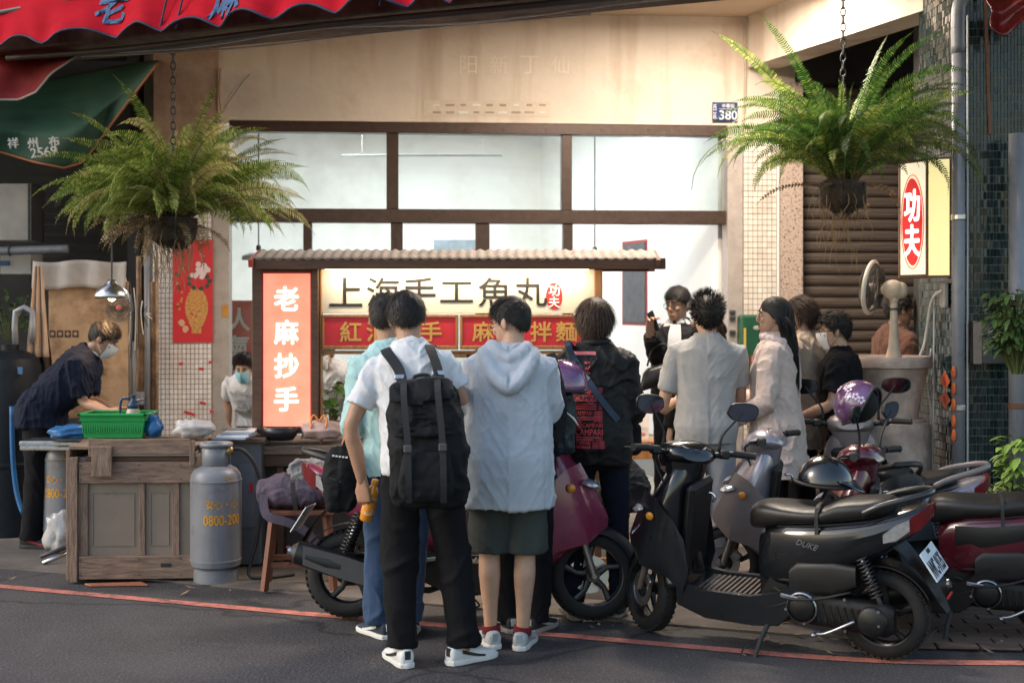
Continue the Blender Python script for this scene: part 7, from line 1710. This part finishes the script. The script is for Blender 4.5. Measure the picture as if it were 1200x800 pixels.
# --- bent figure behind the hoodie
b = base(612, 6.92, 0); H = 1.62
w4 = person('bent-over person in black almost hidden behind the pale hoodie', b, 0, H, .95, 52, 0, (0,20,0), armR=((.24,.42,.92),(.18,.55,.75)), armL=((-.24,.42,.92),(-.18,.55,.75)), feet=((.085,.05,30),(-.08,.07,-20)), top=dict(m=C_black, hem=.84, sleeve=.4), bottom=dict(m=C_black), shoes=SH_b, seed=4, hair='short', lowdetail=True)
tb = empty('patterned_backpack', P(656,492,6.98), 0, 'black and teal patterned backpack beside the pale hoodie sleeve', 'backpack')
def _b(mb): mb.rings([ring((0,0,z),(1,0,0),(0,1,0),w,d,18,2.6) for z,w,d in ((-.17,.05,.06),(-.15,.075,.09),(0,.085,.10),(.12,.07,.09),(.17,.04,.05))])
soft('bag_body', mat('black_teal_print', (.012,.016,.020), .6, var=.3, scale=30, spot=((.02,.12,.14),45), thr=(.58,.62)), _b, amp=.010, parent=tb, seed=9)
strap([(-.05,-.10,.34),(-.03,-.13,.27),(.0,-.14,.14),(.005,-.13,0),(-.02,-.12,-.10)], .05, .008, (0,-1,0)).build('shoulder_strap', M_web, tb); MB().tube([(.02,-.10,.05),(.06,-.11,.02),(.09,-.09,-.03)], .008, 8, smooth=3).build('umbrella_tip', M_steel, tb, smooth=True)
helmet('small blue-purple helmet tied to the patterned backpack', T(P(660,452,7.0)) @ R(-60,'Z') @ R(10,'Y') @ Sc(.72,.72,.72), mat('blue_purple_paint', (.05,.03,.22), .15, var=.5, scale=9, coat=1., col2=(.20,.08,.16)), None, False)
# --- person in black printed jacket
b = base(700, 7.3, 0); H = 1.69; lp = LP(b, 0, H)
w5 = person('person with brown bobbed hair in black bomber jacket with red printed panel', b, 0, H, .94, 2, -1, (-6,6,0), armR=(lp(742,478,.02), lp(728,506,.24)), armL=(lp(655,478,.04), lp(672,500,.28)), feet=((.115,.02,14),(-.13,-.02,-10)), top=dict(m=C_jack, hem=.83, sleeve=.97, loose=.024, waist=.168, depth=.13, amp=.012, sr=(.070,.066,.050), neck=(.068,.066,.0,.022), fs=(7,7,9), name='bomber_jacket'), bottom=dict(m=C_djean, r=(.092,.082,.070,.062,.058)), shoes=SH_b, seed=5, hair='bob', hairm=HAIRB())
r5 = w5['root']; M_crim = mat('red_print', (.50,.05,.07), .7, var=.12)
from mathutils.bvhtree import BVHTree
def surf(mesh_ob):
    me = mesh_ob.data; bv = BVHTree.FromPolygons([v.co.copy() for v in me.vertices], [tuple(p.vertices) for p in me.polygons])
    return lambda x, z: bv.ray_cast(V((x,-2,z)), V((0,1,0)))[0]
sf = surf(w5['top'])
def stick(o, off=.003):
    """lay a flat print on the back of the garment"""
    me = o.data; bm = bmesh.new(); bm.from_mesh(me); bmesh.ops.subdivide_edges(bm, edges=[e for e in bm.edges if e.calc_length() > .02], cuts=3, use_grid_fill=True); bmesh.ops.triangulate(bm, faces=bm.faces)
    for v in bm.verts:
        h = sf(v.co.x, v.co.z); v.co.y = (h.y if h else -.15)-off-(.001 if v.co.y < -.0005 else 0)
    bm.to_mesh(me); bm.free()
def jp(px, py): p = lp(px, py); return p.x, p.z
jk = w5['top']
x, z = jp(686, 414); o = text('CAMPARI', M_crim, h=.001, w=.1, parent=jk) if False else None
for i, (pa, pb_, pc_, pd, s) in enumerate(((684,690,423,437,None),(686,694,446,470,'C'),(672,704,452,459,'='),(671,704,461,468,'CAMPARI*'),(672,704,470,478,'='),(672,692,479,484,'CAMPARI'),(694,704,479,492,'='),(680,704,485,490,'='),(681,704,493,498,'CAMPARI'),(672,680,486,500,'='),(673,704,500,507,'CAMPARI'),(674,704,508,513,'='),(674,690,513,518,'CAMPARI'),(692,706,513,522,'='),(674,690,519,522,'='))):
    x0, z1 = jp(pa, pc_); x1, z0 = jp(pb_, pd); cx_, cz_ = (x0+x1)/2, (z0+z1)/2
    if s is None or s == 'C':
        o = text('CAMPARI' if s else 'RI', M_crim, w=(z1-z0), h=abs(x1-x0), parent=jk, M=T(cx_,0,cz_) @ R(90,'Y') @ R(180,'Y'), name='print', bold=.02, thick=0)
        stick(o)
    elif s == '=':
        nl = max(2, int((z1-z0)/.010))
        for q in range(nl):
            zz = z0+(z1-z0)*(q+.5)/nl; o = MB().grid(lambda u, v: (x0+(x1-x0)*u, 0, zz+(v-.5)*.006), 8, 1).build('print_line', M_crim, jk, fixn=False); stick(o)
    elif s.endswith('*'):
        o = MB().grid(lambda u, v: (x0+(x1-x0)*u, 0, z0+(z1-z0)*v), 10, 4).build('print_block', M_crim, jk, fixn=False); stick(o, .0025)
        o = text('CAMPARI', M_ink, w=(x1-x0)*.92, h=(z1-z0)*.75, parent=jk, M=T(cx_,0,cz_), name='print', bold=.02, thick=0); stick(o, .0045)
    else: o = text(s, M_crim, w=x1-x0, h=z1-z0, parent=jk, M=T(cx_,0,cz_), name='print', bold=.02, thick=0); stick(o)
x0, z1 = jp(672, 411); x1, z0 = jp(697, 415); o = MB().grid(lambda u, v: (x0+(x1-x0)*u, 0, z0+(z1-z0)*v), 10, 3).build('neck_label', mat('pink_label', (.60,.16,.18), .7), jk, fixn=False); stick(o, .004)
xb = same('crossbody_bag', w5, 'dark blue crossbody strap over the black bomber jacket', 'bag'); pts = []
for px, py in ((664,402),(672,420),(685,440),(698,460),(712,478),(722,490)):
    x, z = jp(px, py); h = sf(x, z); pts.append(V((x, (h.y if h else -.1)-.004, z)))
x, z = jp(655,392); strap([w5['TT']((-.13,.08,1.36)), w5['TT']((-.125,-.01,1.45))]+pts, .034, .006, (0,-1,.2)).build('strap', mat('dark_blue_webbing', (.035,.055,.09), .7), xb)
MB().box(pts[2]+V((0,-.008,0)), (.05,.012,.025), R3(40,'Y'), .004).build('buckle', M_steel, xb)
def _b(mb): mb.rings([ring((.16,.16,z),(1,0,0),(0,1,0),w,.04,16,3) for z,w in ((.86,.08),(.88,.10),(1.02,.10),(1.04,.08))])
soft('pouch', M_bp, _b, amp=.006, parent=xb, seed=2)
# --- man in grey polo
b = base(827, 8.2); H = 1.70; lp = LP(b, 0, H)
w6 = person('man with spiky hair in grey knit polo seen from behind', b, 0, H, 1.06, 2, 1, (4,-4,0), armR=(lp(868,468,.08), lp(850,480,.30)), armL=(lp(776,478,.02), lp(792,470,.28)), top=dict(m=C_grey, hem=.84, sleeve=.34, loose=.014, waist=.152, depth=.118, amp=.006, neck=(.070,.068,.004,.014), sr=(.066,.064,.05), name='polo_shirt'), bottom=dict(m=C_lgrey), shoes=SH_w, seed=6, hair='spiky', skin=SKIN())
# --- man holding up a phone
b = base(794, 10.0, .05); H = 1.74; lp = LP(b, 165, H)
w7 = person('man with glasses in dark open jacket looking at the phone in his raised hand', b, 165, H, .95, 0, 0, (-26,10,0), armR=(lp(772,416,-.12), lp(762,392,-.28)), armL=(lp(815,445,-.05), lp(795,440,-.26)), handR=dict(back=(.3,-.5,.5), curl=(30,40,30), thumb=(40,20), dir=lp(764,376,-.30)-lp(762,392,-.28)), top=dict(m=C_white, hem=.90, sleeve=.3, loose=.004, amp=.005), jacket=dict(m=cloth('dark_jacket_cloth', (.012,.012,.015), .7), hem=.86, sleeve=.97, loose=.016, amp=.012, sr=(.068,.066,.05)), bottom=dict(m=C_black), shoes=SH_b, seed=7, hair='crop', face=True, glasses=True)
# open front showing the white tee
MB().rings([[w7['TT']((x*s_,y,z)) for s_ in (-1,-.4,.4,1)] for z,x,y in ((1.46,.035,.098),(1.40,.045,.140),(1.30,.05,.166),(1.18,.05,.168),(1.08,.045,.164))], False, False).build('tee_front', C_white, w7['root'], smooth=True)
hp_ = w7['M'] @ w7['arms'][0][1]; ph = empty('mobile_phone', hp_+V((.02,-.02,.095)), radians(-30), 'dark mobile phone held up by the man with glasses', 'phone'); ph.rotation_euler = (radians(10), radians(-22), radians(-60))
MB().box((0,0,0), (.072,.009,.148), None, .004).build('case', mat('black_phone', (.015,.015,.017), .25), ph); MB().box((0,.0055,0), (.066,.001,.138)).build('screen', mat('phone_screen', (.35,.5,.62), .15, emit=.5), ph)
hbg = empty('handbag', P(770,437,9.72), 0, 'black leather handbag hanging from the phone man\'s arm', 'bag'); 
MB().rings([ring((x,0,z),(1,0,.3),(0,1,0),w,d,16,3.5) for x,z,w,d in ((-.02,-.10,.10,.04),(-.01,-.085,.12,.05),(.01,.03,.11,.045),(.015,.06,.09,.02))]).build('bag_body', mat('black_leather_bag', (.018,.016,.016), .35, var=.2, bump=.15, bscale=80), hbg, smooth=True, auto=50); MB().tube([(-.07,0,.05),(-.03,0,.17),(.06,0,.20),(.09,0,.07)], .007, 8, smooth=4).build('handle', MATS['black_leather_bag'], hbg, smooth=True)
# --- woman with brown hair behind the polo
b = base(826, 9.1); w8 = person('woman with long brown hair behind the grey polo', b, 25, 1.66, .88, 0, 0, (10,0,0), top=dict(m=C_jack, hem=.8, sleeve=.97), bottom=dict(m=C_black), shoes=SH_b, seed=8, hair='long', hairm=HAIRB(), lowdetail=True)
# --- woman in cream coat
b = base(908, 8.3); H = 1.70; lp = LP(b, 68, H)
w9 = person('woman with long black hair in pinkish cream coat, seen in profile', b, 68, H, .90, 0, 0, (14,0,0), armR=((.20,.10,1.10),(.10,.33,1.02)), armL=((-.21,.02,1.09),(-.16,.26,.96)), handL=dict(back=(-.8,0,.5), curl=(40,50,30)), top=dict(m=C_coat, hem=.62, sleeve=.95, loose=.030, waist=.160, depth=.13, flare=.10, amp=.012, sr=(.070,.068,.056), hood=False, neck=(.075,.072,.0,.022), name='coat'), bottom=dict(m=C_black), shoes=SH_b, seed=9, hair='long', face=True)
def _b(mb): mb.tube([w9['TT'](V((.085*cos(a),-.012+.08*sin(a),1.46+.02*sin(a)))) for a in [2*pi*q/16 for q in range(17)]], .030, 10, cap=False)
soft('scarf', cloth('pale_pink_scarf', (.62,.50,.50)), _b, amp=.010, parent=w9['root'], seed=12, voxel=.008)
# --- person in beige hooded jacket
b = base(938, 8.85); H = 1.70
w10 = person('person with tied brown hair in beige hooded fleece behind the cream coat', b, 62, H, .98, 0, 0, (24,4,0), armL=((-.23,.05,1.12),(-.18,.24,.98)), top=dict(m=C_beige, hem=.74, sleeve=.95, loose=.028, waist=.165, depth=.13, hood=True, amp=.012, sr=(.072,.070,.054), name='hooded_fleece'), bottom=dict(m=C_black), shoes=SH_b, seed=10, hair='tied', hairm=HAIRB(), face=True)
# --- masked young man
b = base(992, 8.6); H = 1.60
w11 = person('young man with white face mask and glasses in black tee before the shutter', b, 72, H, .98, 6, 0, (6,4,0), armL=((-.22,.08,1.12),(-.14,.30,1.02)), armR=((.22,.10,1.12),(.12,.32,1.00)), top=dict(m=C_black, hem=.80, sleeve=.36, loose=.022, sr=(.070,.074,.05), name='tee'), bottom=dict(m=C_black), shoes=SH_b, seed=11, hair='short', mask='white', glasses=True, face=True)
# --- passer-by behind the fan
b = base(1046, 10.15); w12 = person('passer-by in brown shirt walking behind the fan by the shutter', b, -75, 1.74, 1.05, 4, 0, (0,0,0), top=dict(m=C_tan, hem=.82, sleeve=.4), bottom=dict(m=C_djean), shoes=SH_b, seed=12, hair='short', face=True, lowdetail=True)
# --- cook
b = base(50, 9.4); H = 1.68; lp = LP(b, -88, H)
w13 = person('cook in navy uniform and white face mask bending over the green basket', b, -88, H, 1.05, 38, 0, (4,12,0), armR=(lp(97,470,-.12), lp(127,482,-.25)), armL=(lp(104,468,.1), lp(136,480,.06)), feet=((.10,-.03,6),(-.10,.16,-6)), top=dict(m=C_navy, hem=.84, sleeve=.42, loose=.024, waist=.172, depth=.135, neck=(.068,.066,.004,.014), amp=.012, sr=(.070,.074,.05), name='uniform_shirt', cm=mat('white_piping', (.6,.6,.62), .7)), bottom=dict(m=C_black, r=(.10,.092,.084,.080,.076)), shoes=SH_r, seed=13, hair='crop', mask='white', face=True, skin=SKIN2())
# --- two helpers inside, behind the stall
b = base(300, 10.7); w14 = person('helper with blue face mask stooping behind the glass left of the light box', b, 178, 1.46, 1.0, 46, 0, (0,-8,0), top=dict(m=C_white, hem=.84, sleeve=.35), bottom=dict(m=C_black), shoes=SH_b, seed=14, hair='short', mask='blue', face=True, lowdetail=True)
b = base(398, 10.3); w15 = person('helper with grey cap stooping behind the stall counter', b, 170, 1.56, 1.0, 40, 0, (0,-8,0), top=dict(m=C_white, hem=.84, sleeve=.35), bottom=dict(m=C_black), shoes=SH_b, seed=15, hair='short', hairm=mat('grey_cap', (.14,.14,.15), .8), mask='white', face=True, lowdetail=True)

# ------------------------------------------------------------------ shared group phrases for things of one kind
GR = {'fern': 'hanging ferns above the pavement', 'lamp': 'lamps of the shop and stall', 'stool': 'wooden stools by the stall', 'helmet': 'helmets left on scooters and bags', 'pipe': 'pipes on the walls', 'decoration': 'red paper decorations on the column', 'gas cylinder': 'gas cylinders by the crate', 'bowls': 'bowl stacks on the counter', 'awning': 'canvas awnings along the shopfronts', 'notice': 'notices on the inner wall', 'picture': 'framed pictures inside the shop', 'plant': 'plants round the shop', 'backpack': 'backpacks of the customers', 'bag': 'bags lying or carried about', 'box': 'boxes on the walls', 'building': 'buildings of the street', 'fan': 'fans outside the shop', 'cabinet': 'metal cabinets at the left'}
for o in list(SC.objects):
    if o.parent is None and o.get('category') and not o.get('group'):
        c = o['category']
        if c == 'person': o['group'] = 'stall staff at work' if ('cook' in o['label'] or 'helper' in o['label']) else 'customers and passers-by at the stall'
        elif c in GR: o['group'] = GR[c]
